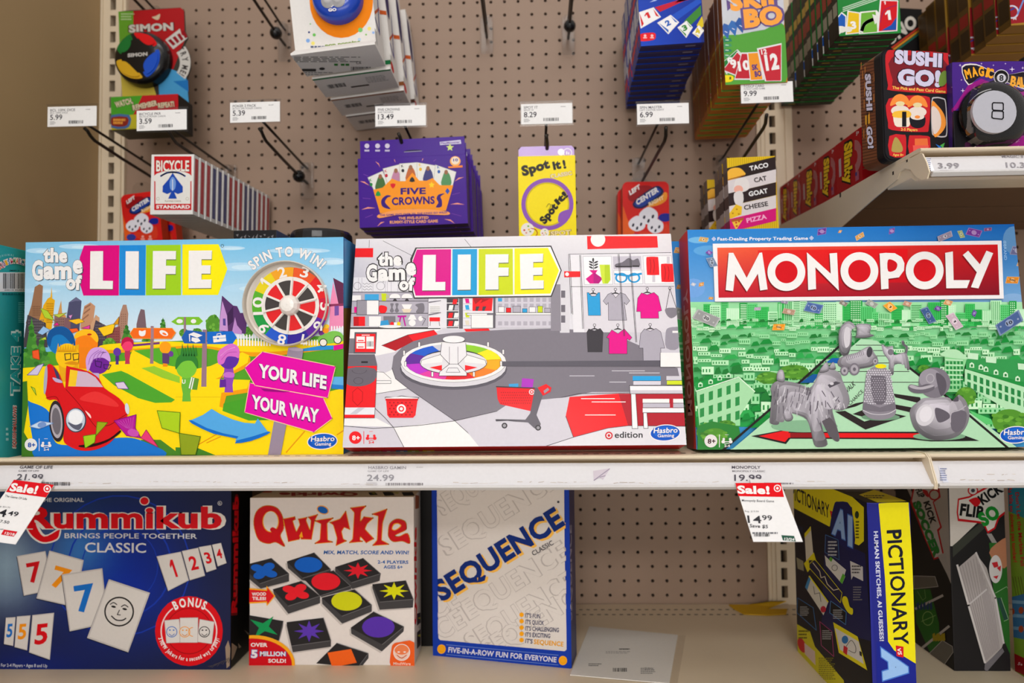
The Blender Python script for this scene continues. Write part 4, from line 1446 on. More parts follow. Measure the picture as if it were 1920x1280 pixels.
for q in ([(590, 262), (1660, 245)], [(612, 600), (1690, 596)], [(590, 262), (620, 880)], [(604, 268), (634, 890)], [(705, 270), (735, 1040)], [(716, 270), (748, 1040)]):
    a.line(q, 5, OL)
a.poly([(543, 440), (712, 440), (710, 500), (545, 503)], RED)
a.ell(574, 471, 20, 20, WHITE)
a.line([(850, 310), (850, 430)], 6, OL)
for y in (345, 372, 400):
    for s in (-1, 1):
        a.ell(850 + s * 26, y, 24, 9, OL, s * -25, 10)
a.ell(846, 322, 10, 22, OL, 0, 10)
a.poly([(805, 428), (893, 428), (872, 462), (945, 515), (905, 568), (812, 568), (768, 520), (840, 462)], (214, 0, 130))
a.poly([(850, 455), (872, 462), (945, 515), (905, 568), (850, 568)], (180, 0, 120))
a.poly([(912, 372), (1020, 372), (1026, 530), (1000, 568), (945, 568), (930, 500)], (180, 206, 30))
a.poly([(912, 372), (966, 372), (966, 568), (945, 568), (930, 500)], (204, 222, 60))
a.blob([(1080, 365), (1150, 345), (1215, 300), (1260, 325), (1310, 305), (1330, 345), (1325, 388), (1200, 398), (1082, 398)], (112, 106, 116), 3)
a.rect(1080, 384, 1250, 400, OL)
a.rect(1255, 378, 1328, 396, OL)
for x in (1140, 1272):
    a.ring(x, 508, 46, 66, (30, 150, 210), 20, ky=0.8)
a.line([(1075, 470), (1210, 488), (1345, 466)], 20, (30, 150, 210))
for x, y, s in ((1400, 290, 0), (1552, 362, 1)):
    a.blob([(x, y + 20), (x + 20, y), (x + 110, y), (x + 125, y + 20), (x + 135, y + 170), (x + 120, y + 188), (x + 20, y + 188), (x + 6, y + 170)], RED, 3)
    for k in (48, 84):
        a.curve([(x + k - 10, y + 26), (x + k, y + 90), (x + k - 8, y + 165)], 5, (150, 8, 16), n=4)
    a.rect(x + 62, y + 190 if not s else y - 75, x + 92, y + 262 if not s else y, LG)
def hanger(x, y):
    a.ring(x, y, 11, 16, OL, 16)
    a.line([(x, y + 16), (x, y + 34)], 10, OL)
    a.blob([(x - 46, y + 52), (x, y + 30), (x + 46, y + 52), (x, y + 46)], OL, 3)
garm = (([(782, 662), (800, 662), (830, 700), (870, 700), (898, 662), (916, 662), (925, 900), (796, 900)], (40, 156, 214)), ([(950, 750), (1000, 680), (1040, 662), (1080, 715), (1130, 662), (1180, 680), (1228, 748), (1192, 790), (1170, 765), (1195, 950), (1005, 950), (1003, 765), (985, 790)], (176, 170, 182)),
        ([(1298, 860), (1310, 720), (1350, 665), (1410, 685), (1480, 660), (1525, 700), (1560, 850), (1525, 860), (1530, 930), (1342, 930), (1340, 860)], (226, 0, 136)), ([(1325, 1240), (1340, 1090), (1380, 1040), (1440, 1065), (1500, 1035), (1550, 1070), (1592, 1240), (1550, 1240), (1556, 1400), (1370, 1400), (1365, 1240)], (172, 166, 178)),
        ([(985, 1130), (1040, 1050), (1105, 1090), (1170, 1040), (1250, 1130), (1225, 1160), (1200, 1140), (1200, 1300), (1010, 1300), (1010, 1140)], (226, 0, 136)), ([(780, 1075), (800, 1040), (860, 1060), (920, 1035), (950, 1075), (940, 1280), (790, 1280)], (60, 56, 62)))
for pts, c in garm:
    a.poly(pts, c)
    a.line(pts, 4, OL, True)
for x, y in ((846, 630), (1078, 628), (1410, 620), (1440, 996), (1103, 1000), (860, 1000)):
    hanger(x, y)
a.line([(1645, 620), (1605, 830)], 6, OL)
a.line([(1645, 620), (1715, 830)], 6, OL)
a.blob([(1600, 828), (1715, 825), (1720, 890), (1660, 930), (1610, 890)], (130, 124, 134), 3)
a.ring(1645, 618, 11, 16, OL, 16)
a.blob([(1600, 1100), (1620, 1035), (1700, 1020), (1735, 1040), (1735, 1240), (1610, 1240)], (150, 144, 156), 3)
a.rect(1672, 1060, 1730, 1082, WHITE)
for q in ([(1105, 262), (1165, 1115)], [(1116, 262), (1176, 1115)], [(1224, 258), (1290, 1180)], [(1235, 258), (1301, 1180)]):
    a.line(q, 5, OL)
# lower right
a.z(960, 640, 5.565)
a.poly([(-100, 210), (1560, 200), (1560, 262), (-100, 262)], (92, 88, 98))
a.rect(1545, 120, 1760, 272, WHITE)
a.line([(1545, 120), (1545, 270), (1760, 270)], 5, OL)
for x0, x1, y in ((1040, 1385, 308), (1220, 1540, 330), (1015, 1190, 425), (600, 860, 360)):
    a.rect(x0, y - 3, x1, y + 3, (220, 216, 222))
a.poly([(600, 580), (1110, 545), (1210, 880), (640, 1000), (560, 780)], (240, 32, 40))
a.poly([(1110, 545), (1800, 545), (1820, 900), (1210, 880)], (178, 34, 48))
for x0, x1, y in ((720, 1070, 598), (830, 1185, 632), (760, 1080, 768)):
    a.rect(x0, y - 4, x1, y + 4, WHITE)
a.poly([(-20, 640), (600, 580), (560, 780), (640, 1000), (290, 1115), (-330, 1115), (-500, 900), (-200, 760)], FL)
a.poly([(290, 1120), (640, 1000), (1000, 905), (1210, 880), (1830, 886), (1850, 1130), (290, 1130)], (222, 218, 223))
a.line([(270, 1120), (640, 1000), (1000, 905), (1210, 880), (1830, 886)], 6, OL)
a.line([(560, 780), (640, 1000)], 6, OL)
a.poly([(1225, 462), (1790, 462), (1790, 545), (1230, 548)], (236, 233, 236))
a.poly([(1230, 510), (1790, 510), (1790, 545), (1230, 548)], LG)
a.line([(1225, 462), (1790, 462), (1790, 547), (1230, 548)], 6, OL, True)
a.polys([[(1240, 550), (1288, 550), (1312, 910), (1252, 910)]], (238, 236, 238))
a.line([(1240, 550), (1252, 910), (1312, 910), (1288, 550)], 5, OL)
for x0, x1, y0, y1, c in ((1258, 1550, 362, 412, (40, 160, 220)), (1265, 1550, 415, 458, (214, 210, 220)), (1610, 1790, 362, 408, (206, 202, 210)), (1615, 1790, 412, 455, (206, 220, 40)), (1362, 1640, 600, 645, WHITE), (1365, 1645, 648, 692, (190, 184, 196)), (1680, 1800, 600, 645, WHITE), (1680, 1800, 648, 692, (190, 184, 196)), (1362, 1800, 696, 745, (236, 233, 236))):
    a.rect(x0, y0, x1, y1, c)
    a.line([(x0, y1), (x1, y1)], 5, OL)
a.poly([(1368, 748), (1405, 748), (1418, 908), (1372, 908)], (238, 236, 238))
a.line([(1368, 748), (1372, 908), (1418, 908), (1405, 748)], 5, OL)
# shopping cart
a.z(0, 0, 1)
a.poly([(954, 720), (972, 719), (972, 731), (955, 731)], (60, 160, 215))
a.poly([(979, 709), (1001, 711), (998, 732), (977, 731)], (176, 50, 190))
a.poly([(931, 726), (1004, 729), (1003, 742), (996, 771), (938, 758), (933, 748)], RED)
a.line([(930, 725), (1006, 728)], 2.2, OL)
a.begin(936, 732, 1000, 764)
a.polys([[(x + 0.9 * math.cos(t * 1.047), y + 0.9 * math.sin(t * 1.047)) for t in range(6)] for j, y in enumerate((736, 741, 746, 751, 756)) for x in [940 + 1.6 * (j % 2) + 4.1 * i for i in range(14)]], (140, 8, 14))
a.end()
a.ell(997, 735, 5.2, 5.2, WHITE)
a.ell(997, 735, 3.6, 3.6, RED)
a.ell(997, 735, 1.8, 1.8, WHITE)
a.poly([(1003, 727), (1013, 728), (1018, 740), (1006, 778), (1014, 795), (1010, 806), (1002, 803), (990, 792), (960, 790), (932, 786), (930, 790), (929, 786), (985, 787), (994, 775)], (100, 95, 104))
a.poly([(1008, 727), (1024, 720), (1034, 727), (1032, 735), (1018, 742)], RED)
a.poly([(1019, 733), (1027, 727), (1030, 731), (1021, 738)], (150, 144, 154))
for x, y in ((946, 798), (1009, 802)):
    a.ell(x, y, 5.4, 5.4, OL)
    a.ell(x, y, 3, 3, (150, 146, 152))
# title
a.z(640, 430, 5.565)
a.poly([(775, 192), (2190, 172), (2300, 430), (2195, 705), (758, 725), (735, 640), (720, 310)], OL)
a.poly([(788, 203), (2182, 185), (2288, 430), (2186, 694), (768, 712), (746, 630), (742, 320)], WHITE)
a.z(0, 0, 1)
tiles = [(fpx(640, 430, 5.565, [(790, 213), (1147, 210), (1142, 690), (776, 694), (752, 600), (748, 330)]), (216, 0, 136)), (fpx(640, 430, 5.565, [(1160, 209), (1418, 207), (1415, 688), (1157, 690)]), (24, 156, 214)),
         (fpx(640, 430, 5.565, [(1434, 207), (1790, 204), (1792, 682), (1434, 688)]), (200, 214, 12)), (fpx(960, 430, 5.565, [(26, 202), (375, 196), (490, 432), (400, 672), (26, 680)]), (246, 230, 8))]
let = [fpx(640, 430, 5.565, q) for q in ([(855, 270), (988, 268), (984, 552), (1087, 550), (1085, 638), (846, 640)], [(1217, 267), (1352, 265), (1350, 632), (1213, 634)], [(1505, 265), (1745, 262), (1743, 350), (1642, 352), (1640, 402), (1747, 402), (1744, 487), (1640, 489), (1640, 630), (1503, 632)])]
let.append(fpx(960, 430, 5.565, [(82, 262), (326, 255), (322, 342), (222, 344), (222, 402), (318, 400), (316, 478), (222, 480), (222, 536), (330, 534), (330, 620), (90, 626)]))
lifelogo(a, (84, 90, 70), let, tiles)
a.z(640, 430, 5.565)
for t, x0, y0, x1, y1, h in (('the', 385, 382, 630, 378, 148), ('G', 262, 545, 375, 545, 190), ('am', 385, 538, 668, 532, 180), ('e', 678, 484, 782, 482, 195), ('of', 602, 636, 762, 646, 148)):
    a.txt(t, x0, y0, x1, y1, h, WHITE, 0.05, (0.05, OL))
a.z(960, 640, 5.565)
a.ell(1010, 982, 40, 40, (206, 16, 28))
a.ell(1010, 982, 26, 26, (226, 223, 228))
a.ell(1010, 982, 14, 14, (206, 16, 28))
a.txt('edition', 1070, 1008, 1362, 1005, 70, (62, 58, 62), 0.02)
hasbro(a, 1596, 955, 152)
b = B.bottom()
b.z(640, 640, 5.565)
b.txt('the Game of', 190, 1160, 410, 1160, 22, (230, 200, 200), 0.03)
for x, c in ((430, (214, 0, 122)), (570, (40, 140, 210)), (690, (160, 200, 30)), (850, (240, 226, 30))):
    b.rect(x, 1135, x + 120, 1164, c)
    b.rect(x + 45, 1140, x + 80, 1160, WHITE)
b.fine(1140, 1140, 1480, 1156, 1, (220, 120, 120), 3)
b.z(960, 640, 5.565)
b.fine(560, 1130, 860, 1155, 1, (226, 150, 150), 5, 0.9)
b.fine(1020, 1135, 1290, 1148, 1, (220, 120, 120), 6)
b.poly([(1350, 1122), (1750, 1120), (1720, 1156), (1335, 1158)], (214, 196, 140))
b.bars(1360, 1124, 1710, 1154, (90, 70, 40), 26, 3)
B.build('life_board_game_box', 'flat white game box with store interior, red basket and cart, leaning back', 'board game box')


# ------------------------------------------------------------------ property trading games
def cash(a, x, y, w, h, rot, c, n='', skew=0.2):
    t = math.radians(rot)
    f = lambda u, v: (x + u * math.cos(t) - v * math.sin(t), y + u * math.sin(t) + v * math.cos(t))
    q = [f(-w / 2, -h / 2 + skew * h), f(0, -h / 2), f(w / 2, -h / 2 - skew * h), f(w / 2, h / 2 - skew * h), f(0, h / 2), f(-w / 2, h / 2 + skew * h)]
    a.poly(q, tuple(int(k * 0.72 + 70) for k in c))
    a.poly([(x + (p[0] - x) * 0.88, y + (p[1] - y) * 0.86) for p in q], c)
    a.ell(x, y, h * 0.36, h * 0.30, tuple(min(255, int(k * 0.6 + 100)) for k in c), rot)
    if n:
        e = h * 0.13 * len(n)
        p0, p1 = f(-e, h * 0.14), f(e, h * 0.14)
        a.txt(n, p0[0], p0[1], p1[0], p1[1], h * 0.3, (40, 38, 44), 0.03)
    for s in (-1, 1):
        p = f(s * w * 0.34, 0)
        a.ell(p[0], p[1], h * 0.08, h * 0.08, tuple(min(255, int(k * 0.5 + 110)) for k in c))


def city(a, seed, x0, x1, yt, yb, yf):
    """green engraved town: towers, low roofs, streets"""
    rn = random.Random(seed)
    a.grad([(x0, yt), (x1, yt), (x1, yf), (x0, yf)], (150, 218, 160), (170, 226, 178), (40, 176, 84), (36, 168, 76), 4)
    x = x0
    while x < x1:
        w = rn.uniform(12, 30)
        h0 = yt + rn.uniform(-4, 22)
        c = rn.choice([(60, 186, 90), (150, 220, 160), (30, 160, 66), (186, 234, 190), (96, 204, 120)])
        a.poly([(x, h0), (x + w, h0), (x + w, yb), (x, yb)], c)
        e = rn.choice([(30, 150, 62), (216, 242, 214), (16, 130, 52)])
        st = rn.choice((0, 1, 2))
        q = []
        if st == 0:
            q = [[(x + 2, y), (x + w - 2, y), (x + w - 2, y + 1.2), (x + 2, y + 1.2)] for y in [h0 + 3 + k * 3.2 for k in range(int((yb - h0 - 4) / 3.2))]]
        elif st == 1:
            q = [[(u, h0 + 2), (u + 1.2, h0 + 2), (u + 1.2, yb - 2), (u, yb - 2)] for u in [x + 2 + k * 3.4 for k in range(int((w - 3) / 3.4))]]
        else:
            q = [[(u, y), (u + 1.6, y), (u + 1.6, y + 2), (u, y + 2)] for u in [x + 2 + k * 3.4 for k in range(int((w - 3) / 3.4))] for y in [h0 + 3 + k * 4 for k in range(int((yb - h0 - 4) / 4))]]
        if q:
            a.polys(q, e)
        x += w * rn.uniform(0.7, 1.0)
    for layer in range(15):
        y = y_ = yb - 12 + layer * (yf - yb + 6) / 15
        s = 0.8 + layer * 0.16
        q, e, g = [], [], []
        x = x0
        while x < x1:
            w = rn.uniform(5, 18) * s
            h = rn.uniform(3, 8) * s
            if rn.random() < 0.55:
                y = y_ + rn.uniform(-3, 3) * s
                q.append([(x, y), (x + w, y - rn.uniform(-1, 1)), (x + w, y + h), (x, y + h)])
                for k in range(int(w / (3 * s))):
                    e.append([(x + 1.2 * s + k * 3 * s, y + h * 0.3), (x + 2.4 * s + k * 3 * s, y + h * 0.3), (x + 2.4 * s + k * 3 * s, y + h * 0.72), (x + 1.2 * s + k * 3 * s, y + h * 0.72)])
            else:
                y = y_ + rn.uniform(-3, 3) * s
                g.append([(x, y + h), (x + w * 0.3, y), (x + w * 0.8, y - h * 0.2), (x + w * 1.1, y + h * 0.8)])
            x += w * 1.05
        a.begin(x0, y_ - 9, x1, y_ + 12 * s)
        a.polys(q, rn.choice([(178, 228, 180), (150, 216, 158), (200, 238, 198)]))
        a.end()
        a.begin(x0, y_ - 9, x1, y_ + 12 * s)
        a.polys(e, (40, 140, 66))
        a.polys(g, rn.choice([(20, 136, 54), (44, 164, 76), (30, 120, 50)]))
        a.end()


def metal(a, pts, n=4):
    cx, cy = sum(p[0] for p in pts) / len(pts), sum(p[1] for p in pts) / len(pts)
    y0, y1 = min(p[1] for p in pts), max(p[1] for p in pts)
    for f, lo, hi in ((1.0, 92, 150), (0.84, 112, 186), (0.6, 140, 206)):
        q = smooth([(cx + (x - cx) * f - 3 * (1 - f), cy + (y - cy) * f - 12 * (1 - f)) for x, y in pts], n)
        K = []
        for i, (x, y) in enumerate(q):
            t = max(0, min(1, (y - y0) / (y1 - y0)))
            g = hi + (lo - hi) * t + 16 * math.sin(i * 1.3)
            K.append((g, g * 0.97, g * 1.02))
        a.put([[a.P(p) for p in q]], None, [K])


def monopoly_front(a):
    a.grad([(1270, 420), (1940, 420), (1940, 640), (1270, 640)], (40, 130, 206), (10, 92, 176), (170, 200, 226), (140, 176, 220), 6)
    for x, y, rx, ry, c in ((1330, 470, 30, 10, (90, 160, 216)), (1300, 540, 22, 18, (110, 160, 220)), (1900, 450, 20, 26, (90, 140, 190)), (1310, 450, 20, 6, (110, 176, 222)), (1900, 560, 22, 10, (130, 170, 214))):
        a.ell(x, y, rx, ry, c, n=16)
    city(a, 11, 1285, 1935, 566, 612, 800)
    a.z(1270, 420, 5.818)
    a.txt('Fast-Dealing Property Trading Game', 437, 180, 1425, 172, 38, WHITE, 0.022, up=(0, -1))
    for x, y in ((398, 162), (1463, 152)):
        a.star(x, y, 24, 24, 2, WHITE)
        a.star(x, y, 17, 17, 2, (40, 120, 200))
        a.star(x, y, 9, 9, 2, WHITE)
    a.z(0, 0, 1)
    a.poly([(1336, 458), (1876, 452), (1880, 561), (1340, 566.5)], (150, 160, 176))
    a.poly([(1335.5, 457.5), (1875.7, 451.8), (1880, 560), (1339.5, 565.5)], (236, 232, 234))
    a.grad([(1344, 465), (1868.5, 459), (1872, 553.5), (1346.5, 558.5)], (236, 96, 60), (206, 14, 22), (124, 14, 34), (190, 24, 44), 7)
    a.grad([(1420, 470), (1700, 467), (1700, 530), (1420, 533)], (226, 40, 32), (222, 10, 20), (196, 14, 28), (206, 30, 40), 5)
    SHD = (120, 10, 20)
    LT = [([(555, 318), (605, 318), (750, 590), (890, 318), (918, 314), (978, 715), (897, 728), (872, 545), (752, 740), (625, 548), (603, 735), (522, 722)], M1),
          ([(1405, 312), (1665, 545), (1652, 325), (1733, 318), (1753, 730), (1498, 475), (1505, 712), (1420, 722)], M1)]
    L2_ = [([(335, 325), (400, 318), (500, 322), (575, 365), (605, 430), (600, 510), (545, 585), (430, 600), (432, 708), (352, 716)], M2), ([(1048, 318), (1132, 303), (1140, 615), (1318, 615), (1285, 702), (1060, 704)], M2), ([(1240, 342), (1298, 295), (1425, 442), (1497, 295), (1570, 322), (1410, 705), (1328, 692), (1392, 530)], M2)]
    for pts, fr in LT + L2_:
        a.z(*fr)
        a.poly([(x - 9, y + 14) for x, y in pts], SHD)
    for (x, y), fr in (((1182, 527), M1), ((115, 517), M2), ((825, 510), M2)):
        a.z(*fr)
        a.ell(x - 9, y + 14, 206, 206, SHD, n=44)
    for pts, fr in LT + L2_:
        a.z(*fr)
        a.poly(pts, WHITE)
    for (x, y), fr in (((1182, 527), M1), ((115, 517), M2), ((825, 510), M2)):
        a.z(*fr)
        a.ell(x, y, 206, 206, WHITE, n=44)
        a.ell(x, y, 122, 122, (206, 14, 26), n=36)
    a.z(*M2)
    a.blob([(424, 398), (480, 398), (527, 440), (505, 505), (428, 518)], (202, 14, 26), 3)
    a.txt('\u00aeBRAND', 1690, 182, 1702, 392, 34, (150, 190, 226), 0.008)


def tokens(a):
    BD, LN = (172, 216, 178), (34, 30, 30)
    a.z(0, 0, 1)
    a.poly([(1342, 850), (1372, 840), (1455, 770), (1610, 636), (1640, 640), (1760, 735), (1930, 860), (1930, 870), (1342, 870)], BD)
    a.line([(1346, 849), (1440, 768), (1575, 645)], 4.2, LN)
    a.line([(1650, 648), (1700, 690), (1780, 752), (1890, 845), (1900, 852)], 4.2, LN)
    for y, x0, x1 in ((717, 1500, 1720), (697, 1560, 1700), (681, 1565, 1690), (668, 1580, 1670), (658, 1590, 1660), (648, 1600, 1650)):
        a.line([(x0, y), (x1, y)], 1.2, LN)
    a.poly([(1497, 718), (1520, 702), (1532, 702), (1520, 718)], (20, 84, 150))
    a.poly([(1545, 680), (1556, 672), (1572, 672), (1566, 682)], (20, 90, 170))
    a.txt('BOARDWALK', 1560, 762, 1600, 722, 9, LN, 0.015, up=(-0.5, -1))
    a.txt('CHANCE', 1590, 760, 1615, 735, 7, LN, 0.01)
    for q in ([(1560, 772), (1600, 756), (1622, 752), (1600, 762)], [(1562, 772), (1618, 805), (1694, 780), (1670, 775), (1616, 790), (1580, 770)], [(1594, 776), (1612, 769), (1640, 775), (1620, 783)], [(1670, 738), (1720, 745), (1722, 757), (1674, 745)], [(1672, 758), (1705, 764), (1706, 774), (1672, 766)]):
        a.poly(q, (44, 36, 36))
    a.poly([(1405, 817), (1492, 801), (1480, 809), (1730, 809), (1800, 815), (1830, 826), (1740, 827), (1700, 823), (1478, 822), (1470, 832)], LN)
    a.poly([(1420, 817), (1480, 804), (1474, 811), (1720, 812), (1800, 821), (1745, 823), (1710, 820), (1475, 820), (1468, 828)], (222, 24, 28))
    a.poly([(1478, 811), (1530, 811), (1530, 820), (1478, 820)], (140, 20, 26))
    # scottie dog
    a.z(1270, 630, 5.333)
    a.ell(1250, 900, 330, 60, (130, 176, 140))
    metal(a, [(905, 830), (925, 600), (915, 520), (960, 460), (1050, 450), (1200, 480), (1300, 520), (1360, 440), (1400, 350), (1480, 320), (1600, 370), (1625, 440), (1690, 590), (1690, 690), (1620, 745), (1540, 720), (1530, 760), (1570, 900), (1600, 1030), (1560, 1050), (1500, 990), (1420, 850), (1440, 960), (1480, 1080), (1400, 1108), (1345, 1080), (1300, 900), (1240, 810), (1060, 760), (1000, 780), (1000, 870), (960, 888), (910, 870)], 3)
    metal(a, [(980, 450), (975, 390), (1000, 342), (1040, 350), (1055, 430), (1040, 465)])
    metal(a, [(1395, 370), (1430, 300), (1475, 265), (1490, 350)])
    metal(a, [(1490, 330), (1535, 262), (1560, 335)])
    metal(a, [(1035, 760), (1080, 730), (1135, 800), (1120, 845), (1060, 845)])
    rn = random.Random(2)
    for k in range(46):
        x, y = rn.uniform(940, 1400), rn.uniform(480, 720)
        a.line([(x, y), (x + rn.uniform(-24, 4), y + rn.uniform(40, 90))], rn.uniform(5, 12), rn.choice([(96, 90, 100), (206, 202, 208), (112, 106, 116), (190, 186, 194)]))
    for k in range(26):
        x, y = rn.uniform(1360, 1520), rn.uniform(450, 900)
        a.line([(x, y), (x + rn.uniform(-10, 40), y + rn.uniform(40, 90))], rn.uniform(5, 12), rn.choice([(92, 86, 96), (200, 196, 202), (110, 104, 114)]))
    a.poly([(1420, 850), (1500, 810), (1560, 880), (1590, 1040), (1500, 1010)], (92, 86, 92))
    for k in range(14):
        x, y = rn.uniform(1540, 1670), rn.uniform(600, 700)
        a.line([(x, y), (x + rn.uniform(-40, 20), y + rn.uniform(20, 50))], 8, rn.choice([(96, 90, 100), (206, 202, 208)]))
    a.poly([(1480, 490), (1560, 455), (1610, 470), (1500, 520)], (80, 76, 84))
    a.ell(1520, 478, 20, 14, (206, 202, 208))
    # penguin, car, hat, cat
    metal(a, [(1590, 20), (1600, -60), (1640, -120), (1700, -140), (1760, -90), (1720, -60), (1720, 60), (1690, 180), (1640, 205), (1600, 150)])
    a.blob([(1660, -80), (1700, -60), (1700, 80), (1660, 120), (1640, 20)], (206, 202, 208))
    a.z(1590, 630, 5.333)
    metal(a, [(-120, 240), (-60, 200), (60, 170), (150, 120), (200, 110), (240, 180), (270, 230), (230, 300), (100, 330), (-20, 340), (-120, 300)], 3)
    for x, y, r in ((38, 335, 62), (-60, 350, 50), (245, 255, 36)):
        a.ell(x, y, r * 0.85, r, (120, 114, 124))
        a.ell(x, y, r * 0.6, r * 0.72, (168, 162, 170))
        a.ell(x, y, r * 0.25, r * 0.3, (104, 98, 108))
    a.ell(188, 165, 28, 52, (70, 66, 74), 10)
    for k in range(10):
        a.line([(-40 + k * 18, 210 - k * 6), (-30 + k * 18, 250 - k * 6)], 5, (104, 98, 108))
    metal(a, [(60, 0), (65, -70), (60, -110), (200, -110), (195, -20), (240, 0), (150, 25), (50, 20)], 3)
    metal(a, [(310, 100), (330, 90), (350, 115), (400, 105), (425, 110), (430, 190), (520, 170), (560, 180), (590, 320), (565, 345), (545, 290), (440, 290), (430, 380), (395, 395), (380, 330), (380, 250), (330, 180)], 3)
    a.curve([(550, 180), (560, 120), (530, 90), (520, 60)], 24, (150, 144, 154), n=5)
    a.ell(400, 165, 30, 30, (120, 114, 124))
    # thimble
    a.ell(300, 810, 190, 34, (110, 150, 120))
    a.blob([(125, 760), (120, 730), (148, 440), (165, 360), (230, 310), (320, 310), (385, 360), (405, 450), (445, 690), (448, 770), (400, 815), (285, 838), (180, 815)], (140, 134, 144), 3)
    a.ell(300, 305, 56, 22, (236, 220, 20))
    a.begin(130, 315, 440, 690)
    a.polys([[(x + 9 * math.cos(t * 1.047), y + 8 * math.sin(t * 1.047)) for t in range(6)] for j, y in enumerate(range(345, 680, 22)) for x in [cx_ for cx_ in range(int(285 - 118 - (y - 345) * 0.09) + 12 * (j % 2), int(285 + 118 + (y - 345) * 0.09), 24)]], (206, 202, 210))
    a.end()
    a.blob([(200, 420), (230, 400), (330, 405), (350, 440), (345, 660), (230, 660)], (104, 98, 108), 3)
    a.begin(190, 400, 360, 665)
    a.polys([[(x + 7 * math.cos(t * 1.047), y + 7 * math.sin(t * 1.047)) for t in range(6)] for j, y in enumerate(range(425, 660, 22)) for x in range(215 + 12 * (j % 2), 345, 24)], (166, 160, 170))
    a.end()
    a.poly([(124, 680), (140, 665), (290, 715), (432, 665), (446, 690), (446, 740), (290, 760), (122, 740)], (116, 110, 120))
    a.curve([(124, 742), (200, 775), (290, 785), (380, 772), (447, 735)], 7, (214, 210, 216))
    # duck
    a.ell(880, 1000, 260, 40, (120, 164, 130))
    metal(a, [(592, 800), (600, 720), (680, 650), (740, 620), (960, 612), (1010, 650), (1060, 600), (1085, 592), (1150, 660), (1180, 790), (1140, 920), (1040, 1010), (880, 1040), (760, 1020), (640, 930)])
    a.ell(832, 468, 158, 152, (122, 116, 126))
    a.ell(790, 430, 110, 100, (150, 144, 154))
    a.blob([(850, 370), (930, 420), (950, 520), (900, 600), (860, 480)], (90, 84, 94))
    a.blob([(572, 510), (600, 485), (680, 500), (760, 480), (828, 500), (820, 540), (740, 570), (640, 572), (585, 545)], (104, 98, 108))
    a.blob([(580, 505), (610, 490), (690, 512), (800, 490), (822, 506), (720, 535), (630, 530)], (176, 170, 178))
    a.ring(790, 425, 34, 42, (176, 170, 178), 20, ky=1.1)
    a.ell(740, 790, 90, 110, (206, 202, 208), 20)
    a.ell(745, 780, 60, 80, (222, 218, 224), 20)
    a.blob([(840, 720), (960, 760), (980, 820), (870, 860)], (96, 90, 100))
    a.blob([(1000, 770), (1080, 740), (1150, 770), (1130, 900), (1060, 960), (1000, 920)], (104, 98, 108))
    a.curve([(990, 860), (1000, 770), (1080, 740), (1140, 700)], 10, (196, 190, 198))
    a.blob([(1015, 650), (1060, 600), (1070, 650)], (86, 80, 90))


M1, M2 = (1270, 420, 5.818), (1590, 420, 5.818)
p, u, v, n, W = leaning((1305.6, 848.6), (1928, 848.6), (1295, 436.5), ZM, 0.2655)
W = 0.391
MD = 0.048
p2 = p + n * 0
if n.z < 0:
    p2 = p + ZA * (-n.z * MD)
mono = dict(front=(60, 150, 210), left=(198, 30, 36), right=(198, 30, 36), top=(40, 120, 190), bottom=(30, 120, 60))
B = Carton(p2, u, v, n, W, 0.2655, MD, mono)
a = B.front()
monopoly_front(a)
# engraved streets around the plain left half
a.z(1270, 630, 5.333)
a.poly([(150, 470), (420, 410), (480, 440), (190, 560)], (30, 150, 66))
a.poly([(180, 560), (600, 420), (760, 560), (560, 880), (210, 900)], (164, 216, 166))
a.line([(180, 552), (600, 412), (760, 555)], 10, (216, 238, 212))
a.begin(190, 430, 760, 900)
a.polys([[(x, y - (x - 180) * 0.32), (x + 42, y - 14 - (x - 180) * 0.32), (x + 42, y + 72 - (x - 180) * 0.32), (x, y + 86 - (x - 180) * 0.32)] for x in range(215, 640, 88) for y in (600, 740, 880)], (44, 140, 70))
a.end()
for x, y in ((220, 490), (322, 460), (412, 425), (500, 398)):
    a.poly([(x - 22, y + 22), (x - 22, y - 14), (x, y - 30), (x + 22, y - 16), (x + 22, y + 18)], (196, 232, 196))
    a.rect(x - 12, y - 8, x + 12, y + 14, (30, 120, 56))
bush(a, 300, 960, 120, 90, 3)
bush(a, 480, 900, 90, 60, 5)
bush(a, 900, 420, 120, 60, 7)
bush(a, 1150, 360, 150, 70, 8)
a.poly([(190, 1170), (190, 900), (330, 850), (600, 900), (620, 1000), (420, 1170)], (44, 128, 52))
bush(a, 360, 1000, 130, 80, 12)
# right hand streets
a.z(1590, 630, 5.333)
a.poly([(1150, 300), (1760, 460), (1760, 560), (1150, 360)], (34, 142, 64))
a.poly([(1140, 330), (1760, 520), (1760, 860), (1140, 480)], (176, 222, 178))
a.poly([(1150, 220), (1760, 240), (1760, 470), (1150, 330)], (52, 150, 78))
a.begin(1140, 330, 1790, 900)
a.polys([[(x, y + (x - 1150) * 0.34), (x + 34, y + 12 + (x - 1150) * 0.34), (x + 34, y + 74 + (x - 1150) * 0.34), (x, y + 62 + (x - 1150) * 0.34)] for x in range(1165, 1760, 62) for y in (365, 450)], (36, 128, 64))
a.end()
for x, y in ((1210, 290), (1300, 310), (1350, 330), (1450, 360), (1545, 385), (1665, 425)):
    a.poly([(x - 24, y + 26), (x - 22, y - 12), (x, y - 26), (x + 22, y - 8), (x + 24, y + 30)], (206, 236, 204))
    a.rect(x - 11, y - 4, x + 11, y + 20, (30, 120, 56))
a.polys([[(x, y), (x + 110, y + 10), (x + 105, y + 70), (x + 5, y + 60)] for x, y in ((1165, 170), (1345, 205), (1665, 275))], (196, 230, 196))
a.poly([(940, 200), (1160, 230), (1100, 440), (1100, 560), (960, 560), (940, 420)], (140, 208, 146))
a.blob([(905, 200), (960, 145), (1060, 140), (1130, 190), (1160, 235)], (176, 222, 178))
